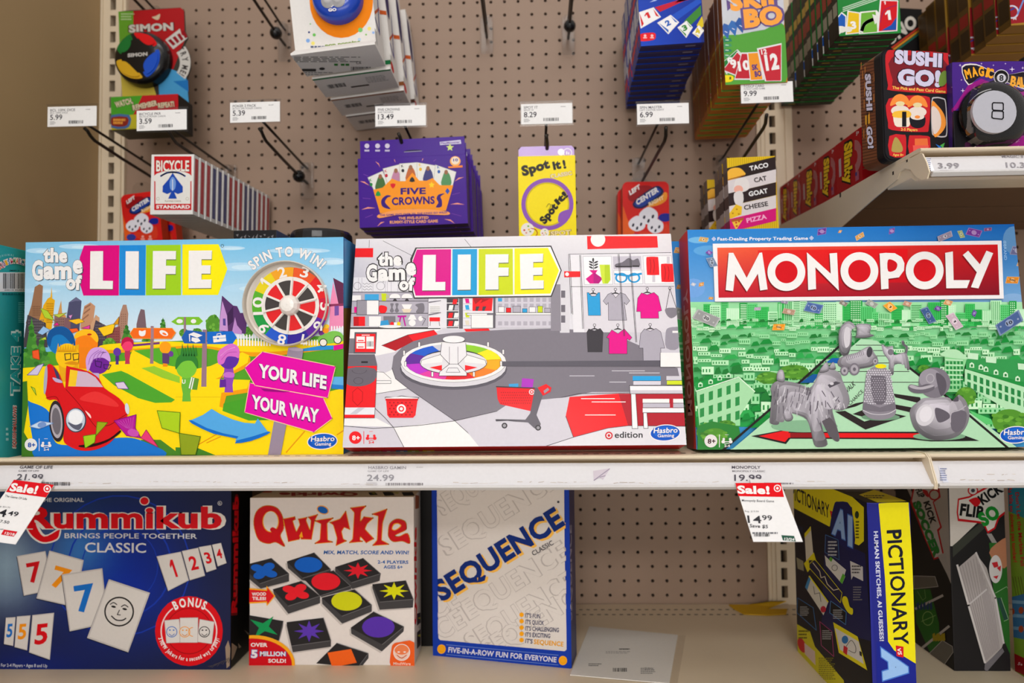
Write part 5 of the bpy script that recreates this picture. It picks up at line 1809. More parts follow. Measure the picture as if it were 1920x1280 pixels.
for y in (240, 290, 340, 390, 430):
    a.line([(945, y), (1120, y + 6)], 8, (210, 238, 208))
a.begin(950, 250, 1110, 560)
a.polys([[(x, y), (x + 22, y + 2), (x + 22, y + 30), (x, y + 28)] for x in range(955, 1100, 36) for y in (255, 305, 352, 400, 450, 500)], (36, 134, 66))
a.end()
bush(a, 1150, 600, 100, 90, 21)
bush(a, 1580, 850, 170, 120, 22)
bush(a, 740, 330, 60, 40, 23)
a.poly([(1180, 740), (1400, 830), (1420, 880), (1300, 880)], (90, 196, 110))
tokens(a)
a.z(1270, 630, 5.333)
ages(a, 322, 1046, 64, (226, 220, 220), (60, 20, 24), (232, 228, 228))
a.z(1590, 630, 5.333)
hasbro(a, 1640, 985, 150)
a.z(0, 0, 1)
for x, y, w, h, rot, c, t in ((1319, 449, 16, 9, 20, (206, 160, 90), '1'), (1329, 474, 9, 8, 50, (110, 60, 160), ''), (1334, 492, 18, 14, 80, (110, 130, 160), '10'), (1315, 533, 9, 7, 5, (216, 140, 50), ''), (1333, 559, 8, 5, 20, (216, 140, 40), ''), (1323, 597, 46, 20, 32, (150, 150, 150), '20'), (1300, 533, 7, 6, 40, (190, 190, 200), ''),
                              (1420, 579, 12, 6, 10, (176, 150, 180), '1'), (1477, 585, 22, 10, 20, (176, 140, 116), ''), (1523, 578, 30, 18, 25, (72, 100, 160), '10'), (1458, 614, 22, 12, 12, (236, 150, 30), '500'), (1470, 567, 12, 5, 20, (140, 130, 150), ''), (1580, 569, 14, 8, 40, (130, 120, 110), ''), (1541, 434, 16, 12, 5, (100, 50, 140), ''), (1575, 434, 5, 6, 30, (200, 130, 60), ''),
                              (1612, 443, 17, 9, -18, (206, 150, 80), '1'), (1672, 433, 10, 10, 5, (110, 60, 150), ''), (1770, 444, 28, 11, -14, (140, 130, 150), '1'), (1802, 439, 14, 9, 80, (150, 160, 100), '5'), (1826, 436, 26, 14, 25, (110, 50, 140), ''), (1852, 430, 14, 6, 5, (120, 60, 110), ''), (1908, 470, 24, 17, 20, (100, 100, 140), '1'), (1912, 495, 10, 8, 20, (190, 150, 110), ''), (1898, 525, 23, 13, 14, (214, 130, 30), '500'),
                              (1666, 576, 18, 15, 60, (236, 160, 40), '1'), (1633, 570, 20, 11, 40, (150, 156, 146), ''), (1699, 570, 14, 9, 30, (190, 140, 110), ''), (1737, 592, 32, 15, 70, (60, 90, 140), '10'), (1775, 568, 14, 10, 30, (206, 150, 90), ''), (1755, 579, 10, 9, 40, (90, 50, 140), ''), (1786, 603, 32, 16, 66, (196, 170, 184), '1'), (1823, 588, 10, 8, -50, (90, 60, 150), ''), (1888, 606, 52, 22, -24, (72, 96, 146), '10')):
    cash(a, x, y, w, h, rot, c, t)
l = B.left()
l.z(1270, 420, 5.818)
l.grad([(20, 80), (180, 80), (180, 2500), (20, 2500)], (210, 60, 64), (200, 30, 36), (120, 16, 20), (110, 20, 22), 5)
l.uv(48, 265)
l.txt('MONOPOLY', 12, 225, 12, 70, 26, (206, 160, 160), 0.03, up=(1, 0))
B.build('property_board_game_box', 'wide red, blue and green box of silver tokens, frontmost of the property games', 'board game box', group='property trading games')
# its neighbour behind, only a sliver in view
BB = Carton((at(1256, 446, -0.352).x, -0.352, ZM), XA, ZA, YA, 0.392, 0.2655, MD, mono)
a = BB.front()
a.uv(395, 266)
a.grad([(0, 0), (395, 0), (395, 110), (0, 110)], (40, 130, 206), (20, 100, 180), (150, 186, 224), (140, 180, 226), 4)
a.grad([(0, 95), (395, 95), (395, 266), (0, 266)], (80, 190, 104), (90, 196, 110), (30, 130, 60), (30, 140, 64), 4)
rn = random.Random(8)
a.polys([[(x, y), (x + 6, y), (x + 6, y + 3), (x, y + 3)] for x, y in [(rn.uniform(0, 40), rn.uniform(110, 260)) for _ in range(90)]], (160, 216, 164))
cash(a, 18, 98, 30, 15, 30, (150, 156, 150), '20')
cash(a, 12, 12, 12, 8, 20, (206, 150, 80), '')
cash(a, 12, 60, 8, 6, 20, (206, 140, 60), '')
BB.build('property_board_game_box', 'blue and green box mostly hidden behind the frontmost property game', 'board game box', group='property trading games')

# ------------------------------------------------------------------ plush card game box at the far left
B = Carton((-0.6434, -0.4545, ZM), YA, ZA, -XA, 0.20, 0.2585, 0.115, dict(all=(38, 150, 152), front=(40, 156, 158), right=(18, 96, 100)))
a = B.front()
a.z(0, 430, 5.565)
a.grad([(-60, 660), (275, 680), (255, 2420), (-60, 2420)], (46, 164, 166), (12, 104, 110), (16, 110, 116), (60, 176, 178), 5)
a.arc("SQUISHMALLOWS", 150, 560, 205, -44, 40, 62, (232, 226, 226), 0.03, (0.05, (236, 226, 220)), 0.9)
for i, ch in enumerate("SQUISHMALLOWS"):
    t = math.radians(-44 + 84 * i / 12)
    c = [(226, 90, 40), (220, 60, 90), (150, 60, 150), (240, 180, 30), (50, 130, 190), (220, 60, 90), (70, 160, 80), (226, 110, 40), (150, 60, 150), (40, 120, 180), (90, 60, 150), (226, 60, 60), (240, 160, 30)][i]
    x, y = 150 + 205 * math.sin(t), 560 - 205 * math.cos(t)
    a.txt(ch, x - 11 * math.cos(t), y - 11 * math.sin(t), x + 11 * math.cos(t), y + 11 * math.sin(t), 56, c, 0.02)
a.arc('ORIGINAL', 90, 500, 225, -22, 12, 22, (160, 214, 214), 0.02)
a.txt('SM4013', 98, 436, 198, 436, 16, (30, 60, 64), 0.02)
a.rect(-20, 448, 272, 650, (222, 222, 226))
a.bars(28, 458, 262, 618, (30, 30, 34), 26, 12)
a.txt('20010 02455', 40, 640, 250, 640, 16, (60, 60, 64), 0.01)
a.fine(20, 664, 268, 686, 1, (14, 90, 96), 3, 0.9)
a.fine(190, 760, 262, 980, 12, (90, 180, 182), 5)
a.z(0, 640, 5.565)
a.txt('TAKE 4', 205, 545, 215, -100, 100, (40, 160, 164), 0.05, (0.045, (206, 228, 228)), up=(-1, 0))
a.txt('SQUISHMALLOWS', 166, 1105, 172, 680, 40, (200, 70, 60), 0.03, (0.06, (220, 214, 214)), up=(-1, -0.1))
a.fine(60, 900, 90, 1060, 3, (160, 210, 210), 6)
B.build('plush_card_game_box', 'teal plush themed game box at the left end of the middle shelf', 'game box')

# ------------------------------------------------------------------ dark wrapped packs behind the first box
o, u, v, n, w, h = facing((440, 432), (521, 432), (440, 560), -0.30)
h = o.z + h - ZM
B = Carton((o.x, -0.30, ZM), XA, ZA, YA, w, h, 0.20, dict(all=(34, 32, 34), right=(70, 84, 120)))
a = B.front().uv(100, 300)
a.polys([[(6 + 9 * k, 6 + (k * 5) % 7), (12 + 9 * k, 5 + (k * 3) % 5), (10 + 9 * k, 9 + (k * 5) % 7)] for k in range(10)], (120, 116, 118))
B.build('wrapped_game_box', 'black shrink wrapped box standing behind the city game box', 'game box')
c = at(603, 560, -0.27)
mb = MB()
rr = (at(655, 455, -0.27).x - at(550, 455, -0.27).x) / 2 * 1.08
zt_ = at(603, 438, -0.27).z - ZM
mb.lathe((c.x, -0.27, ZM), ZA, [(0.001, 0.0), (rr, 0.0), (rr, zt_ - 0.012), (rr * 0.985, zt_ - 0.004), (rr * 0.93, zt_), (0.001, zt_)], (26, 25, 27), 0, 40)
tub = mb.build('game_tub', 'plast', loc=(c.x, -0.27, ZM), smooth=False)
tag(tub, 'round black tub standing behind the city game box', 'game tub')


# ================================================================== lower deck
def tile(a, pts, num, col, base, h, edge=(196, 192, 190)):
    a.poly([(x - 4, y + 5) for x, y in pts], (14, 18, 40))
    a.poly(pts, edge)
    cx, cy = sum(p[0] for p in pts) / 4, sum(p[1] for p in pts) / 4
    a.poly([(cx + (x - cx) * 0.93, cy + (y - cy) * 0.95) for x, y in pts], (218, 214, 210))
    ax = (pts[1][0] - pts[0][0], pts[1][1] - pts[0][1])
    L = math.hypot(*ax)
    up = (pts[0][0] - pts[3][0], pts[0][1] - pts[3][1])
    U = math.hypot(*up)
    if num:
        w = base
        x0, y0 = cx - ax[0] / L * w / 2 - up[0] / U * h * 0.42, cy - ax[1] / L * w / 2 - up[1] / U * h * 0.42
        a.txt(num, x0, y0, x0 + ax[0] / L * w, y0 + ax[1] / L * w, h, col, 0.03, up=(up[0] / U, up[1] / U))


def face_mark(a, x, y, r, c, rot=0):
    a.ring(x, y, r * 0.9, r, c, 28)
    for s in (-1, 1):
        ex, ey = x + s * r * 0.38 * math.cos(math.radians(rot)), y - r * 0.25 + s * r * 0.38 * math.sin(math.radians(rot))
        a.ell(ex, ey, r * 0.16, r * 0.07, c, rot)
        a.curve([(ex - r * 0.22, ey - r * 0.16), (ex, ey - r * 0.28), (ex + r * 0.22, ey - r * 0.14)], r * 0.06, c, n=3)
    a.line([(x + r * 0.02, y - r * 0.1), (x - r * 0.12, y + r * 0.2), (x + r * 0.08, y + r * 0.22)], r * 0.06, c)
    a.curve([(x - r * 0.5, y + r * 0.3), (x - r * 0.2, y + r * 0.55), (x + r * 0.2, y + r * 0.58), (x + r * 0.45, y + r * 0.45)], r * 0.08, c, n=4)


# ------------------------------------------------------------------ number tile rummy box
YR = -0.272
x0, x1 = at(-6, 1259, YR).x, at(432, 1252, YR).x
H = at(432, 902, YR).z - ZD
B = Carton((x0, YR, ZD), XA, ZA, YA, x1 - x0, H, 0.075, dict(all=(14, 14, 18), front=(24, 34, 96), right=(12, 12, 14)), bev=0.003)
a = B.front()
a.z(0, 0, 1)
BL, NV = (14, 44, 160), (34, 36, 62)


def rumble(x, y):
    def g(cx, cy, rx, ry):
        return math.exp(-((x - cx) / rx) ** 2 - ((y - cy) / ry) ** 2)
    c = [30, 34, 66]
    for w, k in ((g(230, 1080, 120, 130), (12, 44, 160)), (g(150, 1030, 60, 60) * 0.8, (60, 130, 200)), (g(10, 1060, 70, 90) * 0.9, (150, 180, 200)), (g(60, 1270, 120, 60) * 0.8, (16, 36, 130)), (g(60, 900, 200, 40) * 0.7, (36, 84, 130))):
        c = [c[i] + (k[i] - c[i]) * w for i in range(3)]
    return c


a.field(-10, 895, 440, 1264, 20, 18, rumble)
for r, w in ((70, 2), (95, 3), (130, 2.5)):
    a.ring(225, 1060, r, r + w, (22, 56, 170), 30)
a.z(0, 850, 4)
RD = (214, 12, 26)
a.txt('THE ORIGINAL', 300, 362, 630, 362, 32, (196, 200, 206), 0.02)
# swash R, then the word
a.blob([(190, 530), (240, 480), (300, 440), (330, 470), (290, 520), (340, 610), (440, 560), (460, 580), (430, 650), (320, 675), (230, 620)], (226, 220, 214), 4)
a.blob([(200, 530), (240, 490), (290, 455), (300, 500), (270, 530), (330, 622), (440, 572), (448, 585), (425, 640), (325, 664), (240, 612)], RD, 4)
a.txt('Rummikub', 205, 562, 1665, 562, 176, RD, 0.035, (0.03, (228, 222, 214)))
a.ell(1085, 355, 38, 34, (228, 222, 214))
a.ell(1085, 355, 31, 28, RD)
a.ring(1650, 372, 13, 17, (200, 200, 206), 16)
a.txt('R', 1643, 382, 1658, 382, 18, (200, 200, 206), 0.01)
a.txt('BRINGS PEOPLE TOGETHER', 485, 634, 1478, 638, 40, (206, 208, 212), 0.014)
a.txt('CLASSIC', 638, 740, 1096, 744, 78, (214, 216, 220), 0.014)
tile(a, [(128, 768), (342, 730), (400, 1020), (180, 1066)], '7', (206, 20, 30), 106, 160)
tile(a, [(372, 726), (630, 798), (560, 1150), (275, 1085)], '7', (244, 150, 24), 130, 170)
tile(a, [(465, 905), (770, 858), (812, 1270), (525, 1332)], '7', (24, 110, 200), 150, 215)
q = [(820, 940), (1128, 1042), (965, 1488), (656, 1380)]
tile(a, q, '', RD, 1, 1)
face_mark(a, 897, 1183, 112, (30, 28, 28), 12)
tile(a, [(1175, 770), (1358, 735), (1418, 950), (1262, 1030)], '1', RD, 34, 136)
tile(a, [(1365, 730), (1488, 705), (1540, 915), (1425, 950)], '2', RD, 60, 112)
tile(a, [(1492, 700), (1585, 685), (1625, 865), (1550, 890)], '3', RD, 46, 92)
tile(a, [(1592, 682), (1660, 668), (1702, 820), (1635, 845)], '4', RD, 40, 76)
a.z(0, 1040, 4)
tile(a, [(45, 470), (118, 465), (100, 682), (30, 668)], '5', (24, 110, 200), 44, 108)
tile(a, [(128, 460), (230, 452), (205, 715), (110, 690)], '5', (244, 150, 24), 62, 124)
tile(a, [(245, 450), (408, 432), (376, 785), (220, 730)], '5', RD, 96, 165)
a.ell(1418, 570, 254, 262, (216, 16, 28))
a.ring(1418, 570, 168, 173, (150, 8, 18), 32)
a.ring(1418, 570, 203, 213, (240, 214, 214), 14, 145, 235)
a.ring(1418, 570, 203, 213, (240, 214, 214), 14, -55, 35)
a.arc('BONUS', 1425, 620, 232, -24, 24, 72, WHITE, 0.04, k=0.62)
a.arc('3 NEW Jokers for a second way to play!', 1418, 555, 240, 252, 108, 34, WHITE, 0.03, k=0.6, inside=True)
for pts, c, x in (([(1235, 490), (1345, 480), (1360, 655), (1250, 660)], (70, 120, 200), 1290), ([(1500, 480), (1610, 500), (1590, 665), (1480, 650)], (40, 38, 40), 1535), ([(1352, 470), (1488, 468), (1485, 655), (1352, 655)], (240, 160, 60), 1388)):
    a.poly(pts, (220, 217, 214))
    a.line(pts, 3, (170, 150, 150), True)
    a.ring(x, 575, 36, 42, c, 20)
    a.curve([(x - 20, 590), (x, 605), (x + 20, 590)], 5, c, n=3)
    for s in (-14, 14):
        a.ell(x + s, 562, 7, 5, c)
a.ring(1450, 575, 30, 36, (240, 160, 60), 16, 90, 270)
a.txt('For 2-4 Players \u2022 Ages 8 and Up', 8, 838, 355, 842, 26, (206, 210, 220), 0.012)
a.poly([(1690, 690), (1712, 640), (1728, 700), (1722, 830), (1700, 850)], (150, 130, 110))
for k in range(12):
    a.line([(1560 + k * 14, 835 - k * 4 + (k % 3) * 9), (1600 + k * 12, 828 - k * 6)], 4, (70, 66, 72))
r = B.right()
r.z(0, 850, 4)
r.txt('Rummikub', 1778, 1192, 1790, 320, 46, (214, 16, 28), 0.05, (0.03, (120, 20, 24)), up=(-1, 0.1))
r.z(0, 1040, 4)
r.polys([[(1738, 660), (1780, 690), (1750, 770), (1735, 790)], [(1785, 660), (1810, 690), (1790, 700)], [(1830, 560), (1870, 590), (1860, 600)]], (150, 134, 116))
r.line([(1770, 180), (1770, 310)], 3, (120, 110, 110))
B.build('tile_rummy_box', 'dark blue rummy box with number tiles and a worn corner, left end of the deck', 'board game box')

# ------------------------------------------------------------------ wooden tile game box
YQ = -0.257
x0, x1 = at(467.5, 1246, YQ).x, at(777.5, 1247, YQ).x
H = at(620, 932, YQ).z - ZD
B = Carton((x0, YQ, ZD), XA, ZA, YA, x1 - x0, H, 0.058, dict(all=(226, 218, 212), front=(228, 220, 216), right=(206, 196, 190), top=(214, 200, 180)))
a = B.front()
a.z(440, 850, 4.8)
QR, QY = (206, 10, 22), (246, 168, 24)
Q = [[(175, 640), (190, 540), (240, 485), (310, 470), (385, 495), (430, 570), (440, 670), (410, 740), (448, 832), (370, 795), (300, 808), (215, 770)], [(440, 590), (540, 570), (545, 590), (520, 605), (555, 710), (590, 640), (575, 590), (650, 575), (640, 600), (680, 700), (690, 600), (665, 572), (745, 550), (720, 600), (690, 770), (600, 768), (595, 740), (580, 770), (485, 790)], [(725, 605), (885, 580), (830, 625), (835, 780), (880, 795), (725, 808), (770, 775), (780, 630)],
     [(860, 620), (950, 590), (1000, 520), (1035, 680), (985, 660), (960, 700), (975, 770), (1005, 785), (915, 825), (925, 760), (890, 640)], [(1045, 490), (1180, 472), (1135, 520), (1128, 620), (1165, 570), (1245, 580), (1190, 630), (1170, 680), (1250, 765), (1185, 800), (1130, 740), (1125, 780), (1150, 790), (1035, 800), (1065, 770), (1080, 530)], [(1240, 545), (1370, 500), (1330, 620), (1320, 780), (1385, 815), (1245, 825), (1285, 780), (1295, 560)],
     [(1385, 700), (1400, 630), (1460, 590), (1530, 610), (1545, 660), (1530, 690), (1440, 735), (1480, 748), (1555, 720), (1575, 805), (1510, 785), (1430, 790), (1390, 750)]]
SM = (1, 0, 0, 0, 0, 0, 1)
for s, q in zip(SM, Q):
    pts = smooth(q, 4) if s else q
    cx, cy = sum(p[0] for p in pts) / len(pts), sum(p[1] for p in pts) / len(pts)
    a.line(pts, 11, QY, True)
for s, q in zip(SM, Q):
    a.poly(smooth(q, 4) if s else q, QR)
QW = (228, 220, 216)
a.ell(325, 612, 74, 96, QY)
a.ell(325, 610, 66, 90, QW)
a.blob([(320, 690), (345, 662), (400, 700), (380, 740)], QR)
a.blob([(1415, 680), (1430, 635), (1470, 625), (1500, 650), (1450, 690)], QY)
a.blob([(1422, 676), (1436, 642), (1468, 632), (1490, 650), (1448, 682)], QW)
a.poly([(580, 745), (605, 700), (615, 755)], QY)
a.ell(793, 507, 56, 38, QY, 22)
a.ell(793, 507, 48, 30, (16, 96, 186), 22)
QB = (20, 92, 170)
a.txt('MIX, MATCH, SCORE AND WIN!', 800, 905, 1565, 907, 36, QB, 0.03, up=(0.15, -1))
a.txt('2-4 PLAYERS', 1287, 990, 1563, 992, 32, QB, 0.03)
a.txt('AGES 6+', 1340, 1035, 1512, 1036, 32, QB, 0.03)
a.z(440, 1050, 4.8)
TB, TS, TE = (40, 38, 40), (66, 64, 66), (110, 108, 110)


def woodtile(pts, low, c, kind, cx, cy, rx, ry, rot=0):
    a.poly([(x - 14, y + 14) for x, y in low], (196, 188, 184))
    a.poly(low, TS)
    a.poly(pts, TB)
    a.line([pts[3], pts[2], pts[1]], 5, TE)
    if kind == 'o':
        a.ell(cx, cy, rx, ry, c)
    elif kind == 's':
        a.star(cx, cy, rx, rx * 0.42, 8, c, rot, 1, ry / rx)
    elif kind == '4':
        a.star(cx, cy, rx, rx * 0.3, 4, c, rot, 1, ry / rx)
    elif kind == 'c':
        a.poly([(cx + rx * math.cos(t) * (0.45 + 0.55 * abs(math.cos(2 * (t - 0.6)))), cy + ry * math.sin(t) * (0.45 + 0.55 * abs(math.cos(2 * (t - 0.6))))) for t in [k * math.pi / 24 for k in range(48)]], c)


woodtile([(60, 50), (330, -20), (490, 120), (230, 210)], [(60, 50), (490, 120), (490, 190), (235, 255), (60, 110)], (20, 96, 200), 'c', 265, 95, 135, 84)
woodtile([(470, 10), (715, -70), (865, 80), (615, 160)], [(470, 10), (865, 80), (865, 110), (620, 190), (480, 70)], (16, 96, 200), 'o', 665, 40, 125, 70)
woodtile([(905, 60), (1155, -20), (1315, 120), (1055, 200)], [(905, 60), (1315, 120), (1305, 185), (1060, 258), (905, 110)], (226, 26, 44), 's', 1110, 92, 128, 74)
woodtile([(620, 165), (890, 90), (1045, 230), (775, 318)], [(620, 165), (1045, 230), (1050, 260), (780, 330)], (232, 28, 44), 'o', 822, 190, 130, 78)
woodtile([(345, 260), (600, 185), (770, 320), (485, 410)], [(345, 260), (770, 320), (770, 385), (485, 480), (360, 320)], (232, 30, 44), 'c', 552, 285, 135, 84)
woodtile([(1240, 215), (1540, 180), (1610, 350), (1310, 375)], [(1240, 215), (1610, 350), (1605, 425), (1305, 445), (1240, 250)], (222, 224, 10), 's', 1435, 275, 132, 80)
woodtile([(785, 335), (1080, 260), (1235, 400), (970, 500)], [(785, 335), (1235, 400), (1235, 460), (970, 568), (790, 390)], (206, 208, 20), 'o', 1010, 365, 138, 86)
woodtile([(60, 480), (440, 545), (400, 720), (60, 720)], [(440, 545), (436, 590), (404, 730)], (20, 150, 84), '4', 265, 600, 150, 120, 35)
woodtile([(470, 555), (800, 515), (868, 720), (515, 768)], [(470, 555), (868, 720), (868, 775), (525, 825), (470, 590)], (92, 56, 176), 's', 672, 635, 136, 96)
woodtile([(1045, 605), (1250, 460), (1525, 595), (1330, 755)], [(1045, 605), (1525, 595), (1520, 640), (1325, 820), (1050, 660)], (88, 50, 172), 'o', 1295, 598, 146, 94)
woodtile([(735, 925), (920, 742), (1205, 835), (1110, 960)], [(1205, 835), (1205, 880), (1140, 960), (1100, 960)], (0, 0, 0), '', 0, 0, 1, 1)
a.poly([(838, 828), (1050, 795), (1102, 918), (880, 960)], (240, 100, 30))
a.poly([(100, 245), (285, 262), (290, 228), (368, 320), (292, 410), (285, 380), (100, 390)], (246, 170, 30))
a.poly([(100, 258), (293, 275), (298, 245), (356, 320), (298, 392), (292, 368), (100, 378)], (222, 26, 34))
a.txt('WOOD', 157, 318, 285, 316, 32, WHITE, 0.04)
a.txt('TILES!', 160, 356, 284, 358, 32, WHITE, 0.04)
a.ell(170, 930, 375, 260, (246, 170, 30), 0, 40)
a.ell(160, 930, 358, 230, (206, 14, 28), 0, 40)
a.txt('OVER', 148, 775, 298, 776, 38, WHITE, 0.035)
a.txt('5', 150, 875, 208, 876, 78, WHITE, 0.05, (0.04, (30, 90, 180)))
a.txt('MILLION', 232, 858, 460, 860, 44, WHITE, 0.035, (0.04, (30, 90, 180)))
a.txt('SOLD!', 305, 918, 464, 920, 38, WHITE, 0.035)
a.blob([(1412, 960), (1412, 800), (1430, 750), (1480, 735), (1615, 735), (1615, 960)], (238, 96, 34), 3)
a.ell(1505, 825, 76, 76, (240, 206, 190))
a.ell(1505, 800, 66, 46, (240, 130, 80))
a.ring(1505, 825, 70, 76, WHITE)
a.curve([(1462, 850), (1505, 876), (1548, 850)], 7, (238, 96, 34), n=4)
for x in (1478, 1532):
    a.ell(x, 822, 12, 6, WHITE)
a.txt('MindWare', 1430, 938, 1585, 940, 26, (246, 220, 206), 0.015)
r = B.right()
r.z(440, 850, 4.8)
r.txt('Qwirkle', 1637, 1540, 1637, 660, 24, QR, 0.04, up=(-1, 0))
r.polys([[(1625, 370), (1660, 380), (1658, 490), (1625, 500)]], (150, 84, 60))
r.z(440, 1050, 4.8)
r.polys([[(1640, 480), (1672, 470), (1672, 560), (1640, 590)], [(1640, 650), (1672, 620), (1672, 760), (1640, 800)]], (60, 50, 54))
r.polys([[(1648, 520), (1668, 510), (1668, 530)], [(1646, 680), (1668, 660), (1668, 690)]], (190, 180, 40))
t = B.top()
t.z(440, 850, 4.8)
t.txt('Qwirkle', 1110, 350, 400, 350, 34, (150, 14, 26), 0.05, up=(0, 1))
t.polys([[(1200, 350), (1260, 346), (1290, 372), (1220, 376)], [(1330, 346), (1420, 344), (1440, 376), (1350, 380)], [(1500, 346), (1600, 346), (1620, 378), (1520, 380)]], (44, 40, 40))
t.polys([[(1225, 354), (1255, 352), (1265, 366)], [(1400, 350), (1480, 350), (1470, 362)]], (170, 170, 30))
t.poly([(230, 335), (340, 335), (330, 352), (220, 352)], (190, 70, 40))
B.build('wood_tile_game_box', 'white box of black tiles with red, blue and yellow shapes', 'board game box')

# black box in the gap
B = Carton((-0.315, -0.190, ZD), XA, ZA, YA, 0.158, 0.272, 0.06, dict(all=(22, 20, 20)))
B.build('game_box', 'plain black box pushed back in the gap beside the white tile game box', 'game box')

# ------------------------------------------------------------------ five in a row card game box
p, q = atZ(812, 1228, ZD), atZ(1072, 1253, ZD)
u = (q - p).normalized()
n = ZA.cross(u)
H = 0.292
B = Carton(p, u, ZA, n, (q - p).length, H, 0.047, dict(all=(22, 44, 130), front=(20, 58, 168), right=(40, 42, 90)))
a = B.front()
SB, SG = (14, 44, 120), (196, 186, 182)
a.z(790, 850, 4.8)
a.blob([(138, 150), (1284, 150), (1290, 900), (1310, 1760), (1290, 1778), (170, 1678), (154, 1660)], (222, 215, 210), 1)
LO = (190, 182, 178)
PP = (222, 215, 210)


def ghost(t, x0, y0, x1, y1, h):
    a.txt(t, x0, y0, x1, y1, h, PP, 0.02, (0.022, LO))


dx, dy = 0.845, -0.53
for sx, sy, L in ((200, 560, 800), (240, 920, 1180), (340, 1560, 1180), (470, 1790, 1100), (140, 1500, 260), (190, 1680, 260)):
    ghost('SEQUENCE' if L > 400 else 'CE', sx, sy, sx + L * dx, sy + L * dy, 190)
ghost('SEQUENCE', 620, 1850, 1500, 1300, 190)
a.poly([(80, 1655), (154, 1660), (170, 1678), (1290, 1778), (1310, 1760), (1345, 1760), (1345, 2060), (80, 2060)], (20, 58, 168))
a.txt('SEQUENCE', 212, 1352, 1322, 655, 210, (246, 190, 80), 0.042, up=(-0.53, -0.85))
a.txt('SEQUENCE', 190, 1338, 1300, 641, 210, SB, 0.042, up=(-0.53, -0.85))
a.txt('CLASSIC', 1010, 920, 1195, 815, 46, (54, 52, 60), 0.012, up=(-0.5, -0.86))
a.ell(1233, 435, 11, 11, (60, 60, 70))
a.poly([(1284, 140), (1340, 140), (1345, 2000), (1310, 2000), (1300, 700)], (20, 58, 168))
a.poly([(80, 140), (138, 140), (152, 1660), (80, 1700)], (20, 58, 168))
a.z(790, 1050, 4.8)
for y, t, x1, c in ((488, "IT'S FUN", 1070, SB), (546, "IT'S QUICK", 1104, SB), (604, "IT'S CHALLENGING", 1238, SB), (660, "IT'S EXCITING", 1160, SB), (716, "IT'S", 1000, SB)):
    a.ell(903, y, 20, 21, (246, 166, 20))
    a.txt(t, 936, y + 26, x1, y + 30 + (x1 - 936) * 0.04, 42, (36, 40, 84), 0.02)
a.txt('SEQUENCE', 1012, 752, 1278, 775, 46, (236, 166, 30), 0.03)
for y0, y1 in ((758, 852), (845, 940)):
    a.line([(225, y0), (1235, y1)], 4, (120, 150, 210))
a.txt('FIVE-IN-A-ROW FUN FOR EVERYONE', 242, 826, 1215, 918, 52, (214, 214, 224), 0.03)
for x, y in ((183, 797), (1275, 900)):
    a.ell(x, y, 38, 42, (248, 170, 24))
    a.ring(x, y, 24, 26, (226, 150, 20), 16)
r = B.right()
r.z(790, 850, 4.8)
r.txt('SEQUENCE', 1357, 1500, 1352, 640, 32, (150, 146, 170), 0.03, up=(-1, 0))
B.build('row_card_game_box', 'white and blue box with slanted lettering standing askew', 'board game box')

# ------------------------------------------------------------------ sheet of paper in a clear sleeve
pts = [atZ(*q, ZD + 0.0008) for q in ((1105, 1175), (1271, 1191), (1255, 1282), (1069, 1266))]
mb = MB()
mb.prism(pts, ZA * 0.0012, (226, 222, 216))
u = (pts[1] - pts[0]).normalized()
vv = (pts[0] - pts[3])
w = (pts[1] - pts[0]).length
v = ZA.cross(u)
a = Art(mb, pts[0] - v * vv.length + ZA * 0.0012, u, v, ZA, w * 1.1, vv.length, base=0.0002)
a.z(790, 1050, 4.8)
GR = (120, 118, 116)
a.bars(1725, 970, 1850, 1004, (40, 40, 40), 22, 5)
a.fine(1505, 930, 1630, 960, 2, GR, 3)
a.fine(1660, 820, 1900, 845, 2, (180, 176, 172), 4)
a.fine(1780, 796, 1900, 812, 1, (60, 58, 56), 5)
a.z(1170, 1050, 4.8)
a.fine(150, 970, 290, 1030, 4, (150, 148, 146), 6)
a.txt('20%', 185, 985, 270, 990, 22, (170, 168, 166), 0.01)
sheet = mb.build('paper_sheet', 'matte', loc=tuple(sum((p for p in pts), Vector()) / 4))
tag(sheet, 'white printed paper lying on the deck right of the slanted lettering box', 'paper')
mb = MB()
qs = [atZ(*q, ZD + 0.0009) for q in ((1272, 1191), (1286, 1191), (1270, 1283), (1256, 1282))]
mb.prism(qs, ZA * 0.0004, (240, 240, 240))
mb.build('clear_sleeve', 'clear', sheet)
# yellow torn scrap
mb = MB()
q = [(1362, 1129), (1395, 1126), (1432, 1120), (1456, 1118), (1470, 1130), (1448, 1138), (1438, 1142), (1476, 1142), (1474, 1152), (1440, 1154), (1395, 1152), (1376, 1142)]
pts = [atZ(x, y, ZD + 0.001) for x, y in q]
for p in pts:
    p.y = min(p.y, -0.012)
for i in (2, 3, 4):
    pts[i].z += 0.006
mb.prism(pts, ZA * 0.0012, (212, 168, 40))
tag(mb.build('paper_scrap', 'matte', loc=pts[9]), 'torn yellow scrap of paper at the back of the deck by the upright', 'paper')

